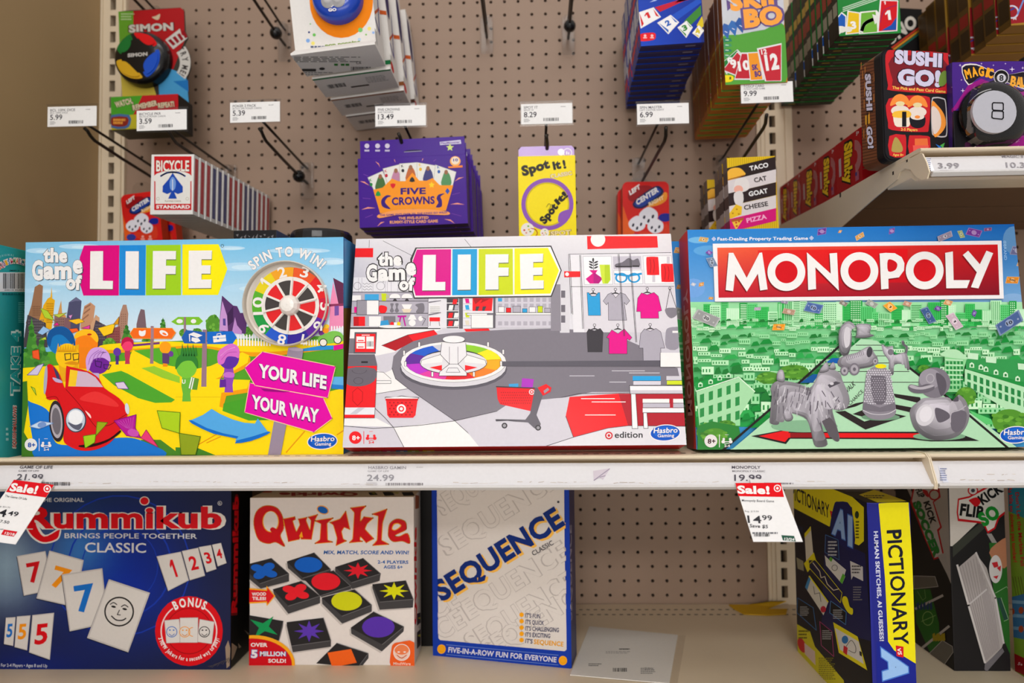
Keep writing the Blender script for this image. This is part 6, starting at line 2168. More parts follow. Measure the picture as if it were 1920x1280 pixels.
# ------------------------------------------------------------------ drawing game box, spine forward
p, q = atZ(1625, 942, CAMPOS.z - 0.16), atZ(1702, 940, CAMPOS.z - 0.16)
p.z = q.z = ZD
q.y = p.y
u, n = XA, YA
B = Carton(p, u, ZA, n, (q - p).length, 0.262, 0.226, dict(all=(20, 20, 30), front=(40, 44, 140), left=(18, 20, 46), top=(24, 24, 30), right=(20, 20, 24)), bev=0.002)
PY = (232, 220, 20)
a = B.front()
a.z(1470, 850, 4.267)
a.poly([(660, 395), (750, 400), (900, 1900), (745, 1900)], (36, 40, 132))
a.poly([(755, 398), (995, 385), (1090, 1840), (900, 1500), (845, 1430)], PY)
a.poly([(660, 392), (760, 398), (760, 402), (660, 398)], (60, 64, 150))
a.txt('PICTIONARY', 820, 620, 880, 1500, 120, (24, 24, 40), 0.018, up=(1, -0.06))
a.txt('HUMAN SKETCHES, AI GUESSES!', 716, 622, 765, 1500, 36, (206, 208, 226), 0.03, up=(1, -0.05))
a.z(1470, 1050, 4.267)
a.poly([(740, 650), (830, 650), (1060, 820), (1090, 1100), (740, 1100)], (26, 36, 140))
a.poly([(800, 0), (1030, 0), (1085, 1000), (1060, 830), (880, 720), (832, 650)], PY)
a.txt('PICTIONARY', 820, -240, 880, 680, 125, (24, 24, 40), 0.018, up=(1, -0.06))
a.poly([(892, 680), (955, 690), (955, 778), (900, 765)], (206, 22, 34))
a.txt('VS', 900, 700, 912, 755, 34, WHITE, 0.03, up=(1, 0))
a.txt('A', 790, 960, 775, 700, 220, (150, 190, 240), 0.06, (0.03, (70, 120, 210)), up=(1, 0.2))
l = B.left()
l.z(1470, 850, 4.267)
NB = (20, 24, 60)
l.grad([(-20, 260), (660, 390), (700, 1900), (60, 1600)], (16, 16, 26), (26, 26, 40), (12, 12, 20), (14, 16, 40), 5)
l.poly([(330, 640), (650, 800), (700, 1500), (300, 1400)], (20, 26, 78))
l.poly([(30, 250), (440, 250), (640, 430), (640, 700), (600, 735), (565, 720), (545, 430), (440, 385), (405, 500), (365, 585), (50, 420)], PY)
l.txt('PICTIONARY', 62, 362, 365, 520, 120, (20, 20, 30), 0.015, up=(-0.02, -1))
l.poly([(368, 455), (405, 470), (400, 525), (378, 510)], (206, 22, 34))
l.txt('VS', 374, 495, 402, 510, 26, WHITE, 0.03)
l.blob([(400, 420), (440, 385), (540, 430), (560, 780), (380, 640)], (22, 28, 90), 3)
l.txt('A', 385, 640, 492, 690, 225, (150, 186, 236), 0.05, (0.03, (60, 110, 200)), up=(0.12, -1))
l.txt('I', 514, 735, 550, 752, 260, (150, 186, 236), 0.05, (0.03, (60, 110, 200)), up=(0.0, -1))
l.fine(575, 540, 605, 690, 6, (60, 56, 10), 4)
l.ell(585, 490, 16, 30, (40, 60, 30))
l.poly([(335, 650), (435, 690), (445, 850), (330, 790)], (16, 30, 70))
l.line([(335, 650), (435, 690), (445, 850), (330, 790)], 4, (70, 120, 180), True)
l.fine(355, 700, 430, 830, 5, (190, 196, 206), 7)
l.poly([(85, 560), (150, 590), (150, 640), (90, 610)], (20, 34, 60))
l.poly([(165, 640), (215, 580), (235, 800), (180, 890)], (222, 216, 200))
l.poly([(165, 640), (215, 580), (215, 615), (165, 675)], PY)
l.poly([(100, 830), (155, 860), (160, 940), (110, 920)], (150, 146, 120))
l.poly([(160, 880), (240, 790), (260, 860), (190, 950)], PY)
l.poly([(350, 870), (375, 825), (500, 930), (480, 1000)], (216, 216, 216))
l.poly([(350, 870), (375, 825), (395, 840), (370, 890)], (90, 170, 40))
l.poly([(530, 858), (632, 905), (635, 1020), (555, 980), (540, 1010)], (206, 206, 208))
l.fine(545, 895, 625, 970, 3, (60, 60, 66), 8)
l.z(1470, 1050, 4.267)
l.poly([(200, 0), (250, 0), (468, 260), (455, 340), (205, 60)], (18, 22, 60))
l.line([(205, 30), (250, -10), (468, 260), (455, 340), (205, 60)], 4, PY, True)
l.line([(235, 20), (290, 90), (300, 140), (330, 130), (350, 190), (400, 240), (440, 230)], 7, (222, 212, 190))
l.poly([(330, -40), (495, 130), (470, 190), (340, 40)], (216, 216, 212))
l.poly([(495, 125), (470, 190), (450, 165), (475, 105)], (90, 180, 50))
l.ring(410, 60, 20, 25, (120, 120, 120), 16)
l.poly([(205, 125), (358, 335), (320, 440), (172, 215)], (216, 214, 204))
l.poly([(205, 125), (220, 145), (190, 240), (172, 215)], (60, 140, 200))
l.line([(205, 125), (358, 335)], 10, PY)
l.ell(318, 392, 22, 26, (190, 30, 60))
l.line([(240, 210), (250, 270), (290, 260), (300, 330)], 4, (80, 80, 80))
l.poly([(395, 495), (590, 610), (668, 880), (440, 740)], PY)
l.poly([(410, 540), (600, 650), (640, 830), (450, 715)], (222, 220, 216))
l.ell(490, 635, 26, 32, (40, 120, 190))
l.poly([(480, 680), (512, 700), (505, 760), (475, 735)], (206, 24, 44))
l.curve([(500, 690), (540, 640), (575, 690), (570, 740), (520, 720)], 4, (60, 60, 60), n=4)
l.poly([(605, 725), (625, 735), (625, 770), (608, 760)], (30, 30, 30))
l.blob([(470, 330), (480, 290), (510, 300), (530, 370), (555, 390), (550, 435), (510, 410)], PY)
for pts, e in (([(110, 300), (235, 380), (260, 560), (105, 420)], (50, 110, 170)), ([(375, 325), (500, 415), (495, 515), (368, 420)], (70, 130, 190)), ([(288, 490), (385, 570), (400, 770), (300, 680)], (170, 60, 120))):
    l.poly(pts, (12, 14, 24))
    l.line(pts, 5, e, True)
    x, y = pts[0]
    l.fine(x + 20, y + 70, x + 100, y + 150, 5, (170, 172, 176), int(x))
l.fine(555, 210, 630, 330, 6, (120, 120, 126), 9)
l.poly([(105, 510), (210, 570), (250, 690), (480, 960), (520, 1200), (100, 740)], (214, 206, 24))
l.ell(145, 680, 30, 62, (206, 24, 34), -20)
l.poly([(165, 660), (250, 730), (255, 840), (170, 750)], (220, 196, 190))
l.fine(120, 560, 210, 640, 3, (110, 104, 20), 3)
l.fine(280, 780, 420, 960, 12, (130, 124, 20), 11)
t = B.top()
t.z(1470, 850, 4.267)
t.poly([(600, 330), (720, 290), (990, 380), (760, 398)], PY)
t.fine(640, 335, 820, 365, 2, (40, 40, 40), 4)
t.poly([(440, 285), (650, 290), (690, 305), (500, 305)], (90, 90, 100))
B.build('drawing_game_box', 'navy and yellow drawing game box, narrow yellow spine toward the aisle', 'board game box')

# ------------------------------------------------------------------ table football box
YK = -0.272
x0, x1 = at(1777, 920, YK).x, at(1879, 914, YK).x + 0.002
B = Carton((x0, YK, ZD), XA, ZA, YA, x1 - x0, 0.278, 0.14, dict(all=(30, 28, 28), front=(36, 34, 36), left=(26, 25, 26)), bev=0.0015)
GN = (30, 140, 50)


def kick(a, t, x0, y0, x1, y1, h, c, up):
    a.txt(t, x0, y0, x1, y1, h, c, 0.045, (0.06, (196, 20, 30)), up=up)
    a.txt(t, x0, y0, x1, y1, h, c, 0.045, (0.035, (222, 218, 214)), up=up)


a = B.front()
a.z(1470, 850, 4.267)
a.poly([(1318, 200), (1780, 200), (1780, 330), (1350, 740), (1330, 740)], (206, 198, 192))
a.poly([(1350, 735), (1590, 540), (1600, 600), (1350, 830)], (60, 62, 56))
a.poly([(1620, 640), (1660, 640), (1720, 740), (1690, 760)], (150, 146, 146))
for q, c in (([(1380, 470), (1390, 360), (1480, 340), (1640, 250), (1780, 230), (1780, 470), (1720, 520), (1690, 600), (1630, 640), (1590, 560), (1390, 540)], (190, 22, 32)), ([(1392, 470), (1400, 372), (1480, 355), (1640, 270), (1780, 250), (1780, 450), (1710, 505), (1680, 590), (1630, 620), (1600, 545), (1400, 520)], (216, 212, 208))):
    a.poly(q, c)
a.txt('FLIP', 1402, 495, 1585, 520, 105, (24, 24, 26), 0.05)
a.txt('KICK', 1590, 415, 1760, 300, 90, (24, 24, 26), 0.05)
a.txt('SO', 1600, 590, 1740, 500, 125, GN, 0.06)
a.blob([(1480, 370), (1540, 350), (1570, 390), (1535, 425), (1490, 390)], (200, 24, 34))
a.ell(1510, 295, 42, 40, (190, 24, 34))
a.ell(1510, 295, 32, 30, (206, 200, 200))
a.ell(1510, 295, 16, 15, (60, 60, 70))
a.z(1470, 1050, 4.267)
a.poly([(1640, -140), (1760, -140), (1830, 300), (1820, 780), (1760, 640), (1680, 300)], (44, 100, 40))
a.poly([(1700, 300), (1740, 300), (1795, 470), (1760, 480)], (40, 70, 60))
a.line([(1690, 262), (1780, 210), (1800, 240)], 4, (150, 180, 140))
a.line([(1735, 300), (1795, 470), (1760, 486)], 4, (150, 180, 140))
a.blob([(1640, -60), (1720, -150), (1790, -170), (1790, 20), (1740, 60)], (176, 120, 90), 3)
a.ell(1692, 70, 52, 112, (206, 202, 204))
a.polys([[(1660, 20), (1705, 10), (1715, 50), (1680, 60)], [(1670, 130), (1715, 120), (1700, 150)], [(1700, 60), (1735, 40), (1730, 90)]], (190, 40, 50))
a.poly([(1390, 60), (1530, -60), (1620, 60), (1700, 340), (1760, 640), (1740, 700), (1610, 830), (1470, 370)], (172, 164, 164))
a.begin(1390, -60, 1760, 830)
a.polys([[(1400 + k * 22, 50 - k * 12 if k < 6 else -30 + (k - 6) * 60), (1405 + k * 22, 48 - k * 12 if k < 6 else -28 + (k - 6) * 60), (1615 + k * 9, 800 - k * 8), (1610 + k * 9, 806 - k * 8)] for k in range(13)], (146, 138, 140))
a.end()
a.line([(1385, 40), (1475, 360), (1605, 815)], 16, (206, 200, 200))
a.line([(1535, -60), (1690, 300), (1755, 660)], 14, (200, 194, 196))
a.line([(1480, 350), (1620, 230)], 12, (196, 190, 192))
a.poly([(1605, 830), (1745, 700), (1760, 730), (1620, 890), (1600, 870)], (110, 106, 112))
a.txt('Buffalo', 1438, 985, 1560, 952, 54, (30, 28, 30), 0.03, (0.045, (206, 202, 200)))
l = B.left()
l.z(1470, 850, 4.267)
l.poly([(1180, 270), (1318, 250), (1345, 740), (1345, 1060), (1260, 860)], (196, 188, 182))
l.poly([(980, 270), (1010, 270), (1060, 420), (1040, 400)], (180, 174, 170))
l.poly([(1040, 250), (1240, 250), (1255, 350), (1200, 390), (1265, 590), (1240, 620), (1285, 820), (1200, 850), (1130, 690), (1010, 390)], (196, 20, 30))
l.poly([(1050, 260), (1230, 260), (1240, 345), (1190, 385), (1250, 585), (1225, 610), (1270, 810), (1205, 835), (1140, 690), (1025, 380)], (214, 208, 204))
l.txt('SOCCER', 1030, 400, 1200, 830, 62, GN, 0.06, (0.02, (16, 80, 30)), up=(1, -0.4))
l.txt('KICK', 1115, 390, 1175, 570, 52, (24, 24, 26), 0.05, up=(1, -0.3))
l.ell(1205, 330, 46, 46, (190, 24, 34))
l.ell(1205, 330, 34, 34, (206, 200, 190))
l.txt('FLIP', 1050, 290, 1085, 360, 50, (24, 24, 26), 0.05, up=(1, -0.4))
l.blob([(1110, 290), (1150, 300), (1160, 350), (1130, 330)], (200, 24, 34))
l.z(1470, 1050, 4.267)
l.poly([(1230, -40), (1290, -60), (1370, 240)], (190, 184, 180))
l.poly([(1040, 230), (1170, 230), (1240, 500), (1250, 700), (1170, 740), (1060, 500)], (34, 104, 26))
l.ring(1152, 465, 40, 44, (150, 190, 110), 20, ky=1.3)
l.line([(1100, 490), (1215, 440)], 4, (150, 190, 110))
l.line([(1070, 250), (1110, 320), (1135, 300), (1125, 235)], 4, (120, 170, 90))
for x0, y0, x1, y1 in ((1050, 390, 1275, 280), (1090, 715, 1325, 525)):
    l.line([(x0, y0), (x1, y1)], 20, (190, 184, 180))
for pts in ([(1040, 125), (1210, 130), (1235, 210), (1040, 230)], [(1170, 740), (1270, 640), (1350, 690), (1355, 735), (1280, 840), (1180, 780)]):
    l.poly(pts, (110, 106, 98))
    l.line(pts, 5, (180, 176, 170), True)
for k in range(5):
    l.poly([(1190 + k * 20, 590 + (k % 2) * 20), (1210 + k * 20, 580), (1215 + k * 20, 640), (1195 + k * 20, 650)], (170, 150, 20))
    l.poly([(1060 + k * 26, 350 + (k % 2) * 20), (1080 + k * 26, 330), (1085 + k * 26, 390), (1070 + k * 26, 400)], (30, 60, 110))
B.build('table_football_box', 'black box with red and green lettering and a white net ramp', 'board game box')

# ------------------------------------------------------------------ marble game box, right edge
B = Carton((0.655, -0.43, ZD), XA, ZA, YA, 0.16, 0.275, 0.158, dict(all=(110, 140, 40)), bev=0.0015)
l = B.left()
l.z(1470, 850, 4.267)
l.grad([(1735, 200), (1930, 200), (1960, 2000), (1830, 2000)], (20, 130, 170), (30, 140, 180), (120, 160, 40), (120, 160, 50), 6)
l.poly([(1752, 440), (1930, 520), (1960, 2000), (1800, 2000)], (124, 160, 48))
l.txt("Don't Let the Marbles Fall", 1850, 310, 1895, 900, 34, (190, 30, 40), 0.03, up=(1, -0.05))
l.txt("As bills no doivent pas tomber!", 1795, 265, 1835, 870, 34, (200, 40, 40), 0.03, up=(1, -0.05))
l.z(1470, 1050, 4.267)
for x in (1830, 1850, 1875, 1895):
    l.line([(x, 130), (x + 30, 280)], 4, (90, 70, 40))
l.poly([(1800, 300), (1960, 260), (1960, 640), (1815, 610)], (60, 110, 160))
for y in (330, 440, 540):
    l.line([(1805, y), (1960, y + 10)], 26, (120, 160, 196))
for x, y in ((1828, 410), (1900, 400), (1900, 550)):
    l.ell(x, y, 20, 28, (170, 70, 40))
l.poly([(1835, 740), (1960, 800), (1960, 940), (1840, 880)], (150, 24, 30))
l.txt('5+', 1870, 835, 1905, 850, 26, (226, 200, 200), 0.02)
B.build('marble_game_box', 'green and blue box with sideways red lettering, right edge of the deck', 'board game box')


# ------------------------------------------------------------------ sale tags hung in the channel
def sale(label, tl, tr, bl, yt, yb, art):
    a_, b_, c_ = at(*tl, yt), at(*tr, yt), at(*bl, yb)
    u = (b_ - a_).normalized()
    v = a_ - c_
    v = (v - u * v.dot(u) * 0.0)
    n = v.cross(u).normalized()
    if n.y < 0:
        n = -n
    vn = u.cross(n)
    vn = vn if vn.z > 0 else -vn
    W, H = (b_ - a_).length, v.length
    mb = MB()
    mb.prism([c_, c_ + u * W, c_ + u * W + v, c_ + v], n * 0.0006, (234, 232, 232))
    sk = v.dot(u)
    a = Art(mb, c_ - u * 0.06, u, vn, -n, W + 0.12, v.dot(vn), base=0.0002)
    art(a)
    mb.box(a_ + u * W * 0.35 + n * 0.0008, u * W * 0.3, v.normalized() * 0.006, n * 0.0012, (216, 214, 214))
    tag(mb.build('sale_tag', 'matte', loc=(a_ + b_) / 2), label, 'price tag', 'red topped sale tags')


def tag_right(a):
    a.z(1170, 850, 4.8)
    a.poly([(1001, 266), (1410, 264), (1440, 392), (1030, 384)], (222, 20, 30))
    a.txt('Sale!', 1022, 362, 1312, 368, 78, WHITE, 0.045, up=(-0.08, -1))
    a.ring(1380, 314, 24, 33, WHITE, 24)
    a.ell(1380, 314, 12, 12, WHITE)
    a.txt('Monopoly Board Game', 1060, 432, 1350, 440, 22, (70, 70, 76), 0.006)
    a.txt('Reg. $19.99', 1087, 526, 1212, 530, 15, (130, 130, 134), 0.004)
    a.txt('14', 1115, 625, 1240, 630, 72, (60, 60, 64), 0.012, up=(-0.12, -1))
    a.txt('99', 1245, 600, 1335, 604, 48, (60, 60, 64), 0.012, up=(-0.12, -1))
    a.txt('Save $5', 1130, 664, 1294, 674, 32, (50, 50, 54), 0.02)
    a.fine(1155, 708, 1400, 740, 1, (120, 120, 124), 3)
    a.bars(1170, 722, 1315, 748, (50, 50, 54), 20, 3)
    a.poly([(1415, 735), (1530, 742), (1547, 792), (1430, 782)], (40, 84, 66))
    a.txt('12/24', 1442, 780, 1532, 786, 24, WHITE, 0.025)


def tag_left(a):
    a.z(0, 850, 4)
    a.poly([(105, 197), (405, 236), (345, 330), (45, 288)], (216, 20, 32))
    a.txt('Sale!', 68, 282, 272, 306, 66, WHITE, 0.045, up=(0.35, -1))
    a.ring(355, 265, 20, 28, WHITE, 24)
    a.ell(355, 265, 10, 10, WHITE)
    a.txt('The Game Of Life', 34, 325, 200, 350, 17, (70, 70, 76), 0.006, up=(0.4, -1))
    a.txt('Reg. $21.99', -20, 398, 74, 412, 12, (130, 130, 134), 0.004, up=(0.4, -1))
    a.txt('14', -50, 458, 38, 480, 60, (40, 40, 46), 0.02, up=(0.4, -1))
    a.txt('49', 56, 462, 132, 474, 36, (50, 50, 56), 0.02, up=(0.4, -1))
    a.txt('Save $7.50', -110, 502, 66, 528, 22, (60, 60, 66), 0.015, up=(0.4, -1))
    a.poly([(30, 570), (132, 586), (104, 624), (8, 608)], (206, 24, 36))
    a.txt('12/18', 34, 606, 106, 618, 20, WHITE, 0.025, up=(0.4, -1))
    a.fine(-40, 565, 32, 578, 1, (120, 120, 124), 3)


sale('red topped sale tag of 14.99 under the 19.99 shelf price', (1378.3, 905.2), (1463.8, 905), (1412.5, 1015), -0.470, -0.527, tag_right)
sale('red topped sale tag under the 21.99 shelf price at the left edge', (26, 899), (101, 909), (-52, 1009), -0.470, -0.527, tag_left)


# ================================================================== hanging goods
def rounded(w, h, r, n=5):
    pts = []
    for cx, cy, a0 in ((w - r, h - r, 0), (r, h - r, 90), (r, r, 180), (w - r, r, 270)):
        for k in range(n + 1):
            t = math.radians(a0 + 90 * k / n)
            pts.append((cx + r * math.cos(t), cy + r * math.sin(t)))
    return pts


def stack(first, n, dy, dz, dx, label, mesh2=None, jit=0.0, seed=1):
    """copies of the front pack hung behind it; label gets the ordinal"""
    rn = random.Random(seed)
    for i in range(1, n):
        c = copy_tree(first, first.location + Vector((dx * i + rn.uniform(-jit, jit), dy * i, dz * i)))
        c['label'] = label % ORD[i]
        if mesh2 and mesh2(i):
            c.data = mesh2(i)


# ------------------------------------------------------------------ memory light game on its blister card
root = empty('light_memory_game', at(285, 240, -0.07), 'round four colour electronic game on a blister card, top left', 'electronic game')
YS = -0.075
mb = MB()
out = [(222, 22), (236, 20), (338, 14), (345, 20), (347, 58), (352, 70), (346, 82), (356, 104), (357, 128), (351, 146), (353, 180), (355, 200), (232, 200), (228, 150), (225, 90)]
pts = [at(x, y, YS) for x, y in out]
mb.prism(pts, YA * 0.003, (60, 56, 50))
o = at(200, 256, YS)
a = Art(mb, o, XA, ZA, -YA, 0.19, 0.28).z(0, 0, 4)
a.poly([(888, 88), (1060, 80), (1000, 500), (905, 560)], (96, 150, 40))
a.poly([(1000, 82), (1355, 58), (1380, 80), (1386, 300), (1300, 520), (1000, 500)], (170, 26, 30))
a.poly([(905, 560), (1100, 480), (1200, 800), (925, 800)], (200, 180, 70))
a.poly([(1180, 480), (1395, 560), (1410, 700), (1420, 800), (1200, 800)], (70, 150, 200))
a.poly([(1300, 610), (1410, 600), (1415, 690)], (30, 110, 180))
a.txt('SIMON', 968, 246, 1302, 228, 62, (196, 190, 182), 0.05, (0.03, (70, 20, 20)))
a.fine(908, 100, 1015, 160, 3, (170, 190, 140), 3)
a.poly([(1240, 300), (1350, 215), (1362, 262), (1408, 285), (1300, 370)], (200, 196, 190))
a.polys([[(1260 + k * 34, 305 - k * 22), (1280 + k * 34, 292 - k * 22), (1318 + k * 30, 330 - k * 18), (1300 + k * 30, 345 - k * 18)] for k in range(4)], (140, 20, 30))
a.ring(1230, 470, 120, 200, (200, 196, 190), 14, -38, 38)
a.arc('TRY ME!', 1230, 470, 138, 52, 124, 50, (50, 44, 44), 0.03, k=0.62)
a.blob([(1140, 130), (1170, 120), (1200, 105), (1195, 140), (1175, 150)], (200, 180, 150), 3)
mb.build('blister_card', 'gloss', root)
c = at(274.5, 116, YS)
R = at(322.5, 116, YS).x - c.x
mb = MB()
mb.lathe(c, -YA, [(R * 1.04, 0.0), (R * 1.04, 0.010), (R, 0.018), (R * 0.9, 0.023), (R * 0.5, 0.0255), (0.0006, 0.026)], (16, 15, 16), 0, 40)
disc = mb.build('game_disc', 'plast', root, smooth=True)
for cx, cy, col, q in ((0, 0, (20, 110, 44), [(-0.82, 0.25), (-0.72, 0.5), (-0.35, 0.82), (-0.22, 0.5), (-0.36, 0.18), (-0.62, 0.06)]), (0, 0, (214, 16, 24), [(-0.18, 0.86), (0.2, 0.84), (0.5, 0.7), (0.7, 0.42), (0.42, 0.32), (0.1, 0.5)]), (0, 0, (24, 80, 196), [(0.76, 0.22), (0.8, -0.2), (0.62, -0.6), (0.3, -0.82), (0.14, -0.4), (0.36, -0.02)]), (0, 0, (206, 160, 30), [(-0.84, -0.2), (-0.66, -0.62), (-0.25, -0.86), (0.16, -0.84), (-0.12, -0.5), (-0.5, -0.16)])):
    m2 = MB()
    pts = [c + XA * x * R + ZA * y * R - YA * 0.0215 for x, y in smooth(q, 4)]
    ctr = sum(pts, Vector()) / len(pts)
    m2.prism([p for p in pts], -YA * 0.003, col)
    m2.prism([ctr + (p - ctr) * 0.8 - YA * 0.003 for p in pts], -YA * 0.0015, col)
    m2.build('light_pad', 'plast', disc)
m2 = MB()
a = Art(m2, c - XA * R - ZA * R - YA * 0.0268, XA, ZA, -YA, 2 * R, 2 * R).uv(200, 200)
a.txt('SIMON', 62, 108, 138, 104, 15, (190, 186, 180), 0.05)
m2.build('name_print', 'matte', disc)
o, u, v, n, w, h = facing((208, 182), (334, 176), (206, 244), -0.125)
B = Carton(o, u, v, n, w, h, 0.05, dict(all=(60, 56, 50), front=(180, 170, 40), right=(24, 24, 24), bottom=(60, 60, 40)), bev=0.002)
a = B.front().z(0, 0, 4)
a.poly([(820, 730), (1070, 712), (1050, 800), (1000, 860), (820, 870)], (70, 150, 40))
a.poly([(1070, 712), (1350, 700), (1360, 820), (1000, 860)], (180, 26, 34))
a.txt('WATCH,', 870, 810, 1000, 775, 48, (206, 190, 160), 0.05, (0.04, (60, 40, 30)))
a.txt('REMEMBER,', 1000, 830, 1190, 790, 44, (206, 190, 160), 0.05, (0.04, (60, 40, 30)))
a.txt('REPEAT!', 1190, 815, 1310, 800, 44, (206, 190, 160), 0.05, (0.04, (60, 40, 30)))
a.blob([(828, 865), (970, 862), (978, 930), (940, 965), (830, 955)], (70, 100, 150), 2)
a.blob([(840, 880), (955, 878), (960, 925), (930, 948), (842, 942)], (130, 40, 30), 2)
a.fine(850, 890, 950, 935, 2, (220, 150, 60), 3, 0.8)
trm = B.mb.build('card_tray', 'gloss', root)

# ------------------------------------------------------------------ tilted white bubble toy boxes
P0, P1 = at(545, 104, -0.30), at(703, 83, -0.30)
u = (P1 - P0).normalized()
v = u.cross(YA)
v = v if v.z > 0 else -v
W = (P1 - P0).length


def bubblebox(edge):
    mb = MB()
    prof = [(0.0, 0.0), (0.0, 0.003), (0.024, 0.019), (0.024, 0.19), (0.070, 0.19), (0.070, 0.0)]
    mb.prism([P0 + YA * y + v * z for y, z in prof], u * W, (226, 222, 218))
    b = Art(mb, P0 + YA * 0.07, u, -YA, -v, W, 0.07)
    b.z(480, 0, 4)
    if edge is None:
        b.fine(285, 425, 820, 470, 4, (120, 118, 116), 3)
        b.fine(340, 540, 600, 585, 3, (150, 148, 146), 4)
        b.bars(712, 500, 862, 540, (30, 30, 30), 22, 4)
        b.rect(345, 515, 450, 535, (60, 60, 60))
        b.ell(495, 515, 22, 10, (60, 60, 60))
        for x in (600, 650, 685):
            b.rect(x - 14, 476, x + 14, 492, (60, 130, 60))
        b.txt('CE', 752, 480, 790, 476, 20, (50, 50, 50), 0.01)
    else:
        b.uv(100, 60)
        b.rect(0, 0, 100, 4, edge)
        b.bars(12, 22, 36, 34, (40, 40, 40), 18, 6)
        b.rect(40, 36, 64, 40, (60, 50, 40))
        b.fine(64, 14, 94, 34, 5, (170, 168, 166), 5)
    f = Art(mb, P0 + YA * 0.024 + v * 0.019, u, v, -YA, W, 0.171)
    f.z(480, 0, 4)
    if edge is None:
        f.ell(640, 10, 238, 275, (240, 132, 20))
        for x, y, r, c in ((437, 262, 12, (110, 190, 90)), (390, 305, 15, (130, 170, 226)), (398, 242, 8, (60, 70, 120)), (783, 225, 17, (120, 196, 110)), (850, 215, 14, (240, 226, 120)), (880, 245, 10, (150, 180, 230)), (428, 325, 14, (240, 226, 120)), (826, 260, 7, (130, 190, 90)), (408, 180, 5, (120, 190, 110)), (775, 296, 12, (180, 206, 230))):
            f.ell(x, y, r, r, c, n=14)
        f.txt('pop popping', 520, 352, 782, 322, 24, (120, 150, 30), 0.05)
        f.fine(410, 345, 640, 362, 1, (90, 100, 130), 3, 0.8)
        f.fine(680, 352, 800, 364, 1, (40, 40, 44), 5, 0.9)
    else:
        f.uv(100, 100)
        f.rect(0, 96, 100, 100, edge)
        f.polys([[(0, 30), (100, 50), (100, 54), (0, 34)]], (200, 90, 40))
    s = Art(mb, P0 + u * W + YA * 0.001, YA, v, u, 0.069, 0.18)
    s.uv(70, 180)
    s.line([(26, 120), (70, 90)], 4, (206, 100, 50))
    s.line([(26, 128), (48, 140), (70, 60)], 5, (50, 50, 140))
    s.ell(40, 40, 16, 40, (60, 50, 100))
    s.rect(10, 150, 22, 172, (200, 200, 196))
    if edge is not None:
        s.ell(20, 168, 12, 8, (206, 40, 40))
    return mb


root = empty('bubble_toy_box', P0 + u * W / 2, 'tilted white box with a blue bubble dome in front, frontmost of its hook', 'toy box', 'white toy boxes on the top row')
bubblebox(None).build('carton', 'matte', root)
c = hit(480 + 622 / 4, 6 / 4, P0 + YA * 0.024, YA)
R = 0.0345
mb = MB()
mb.lathe(c, -YA, [(R * 1.06, 0.0), (R * 1.06, 0.010), (R * 0.98, 0.018), (R * 0.86, 0.022), (R * 0.6, 0.0235), (0.0005, 0.024)], (20, 66, 180), 0, 36)
dome = mb.build('bubble_dome', 'plast', root, smooth=True)
for x, y in ((-0.26, -0.34), (0.16, -0.32), (-0.04, -0.02), (-0.36, 0.12), (0.34, 0.1)):
    m2 = MB()
    m2.lathe(c + XA * R * x + ZA * R * y * 1.1 - YA * 0.0226, -YA, [(R * 0.30, 0), (R * 0.29, 0.002), (R * 0.22, 0.003), (R * 0.2, 0.006), (R * 0.12, 0.0085), (0.0003, 0.009)], (196, 194, 196), 0, 18)
    m2.build('bubble', 'plast', dome, smooth=True)
m2 = MB()
a = Art(m2, c - XA * R - ZA * R - YA * 0.0242, XA, ZA, -YA, 2 * R, 2 * R).uv(200, 200)
a.txt('Pop it!', 62, 164, 128, 158, 15, WHITE, 0.06)
a.txt('GO', 76, 184, 110, 182, 14, WHITE, 0.06)
m2.build('name_print', 'matte', dome)
for i, (y, ec) in enumerate(((0.076, (30, 120, 70)), (0.152, (150, 90, 50)), (0.222, (80, 50, 40)))):
    mb = bubblebox(ec)
    o2 = mb.build('bubble_toy_box', 'matte', loc=P0 + u * W / 2)
    o2.location = o2.location + Vector((0.006 * (i + 1), y, -0.002 * (i + 1)))
    tag(o2, '%s white toy box from the front on the top row hook' % ORD[i + 1], 'toy box', 'white toy boxes on the top row')

# ------------------------------------------------------------------ playing card decks
o, u, v, n, w, h = facing((284, 289.5), (364, 289), (286, 402), -0.262)


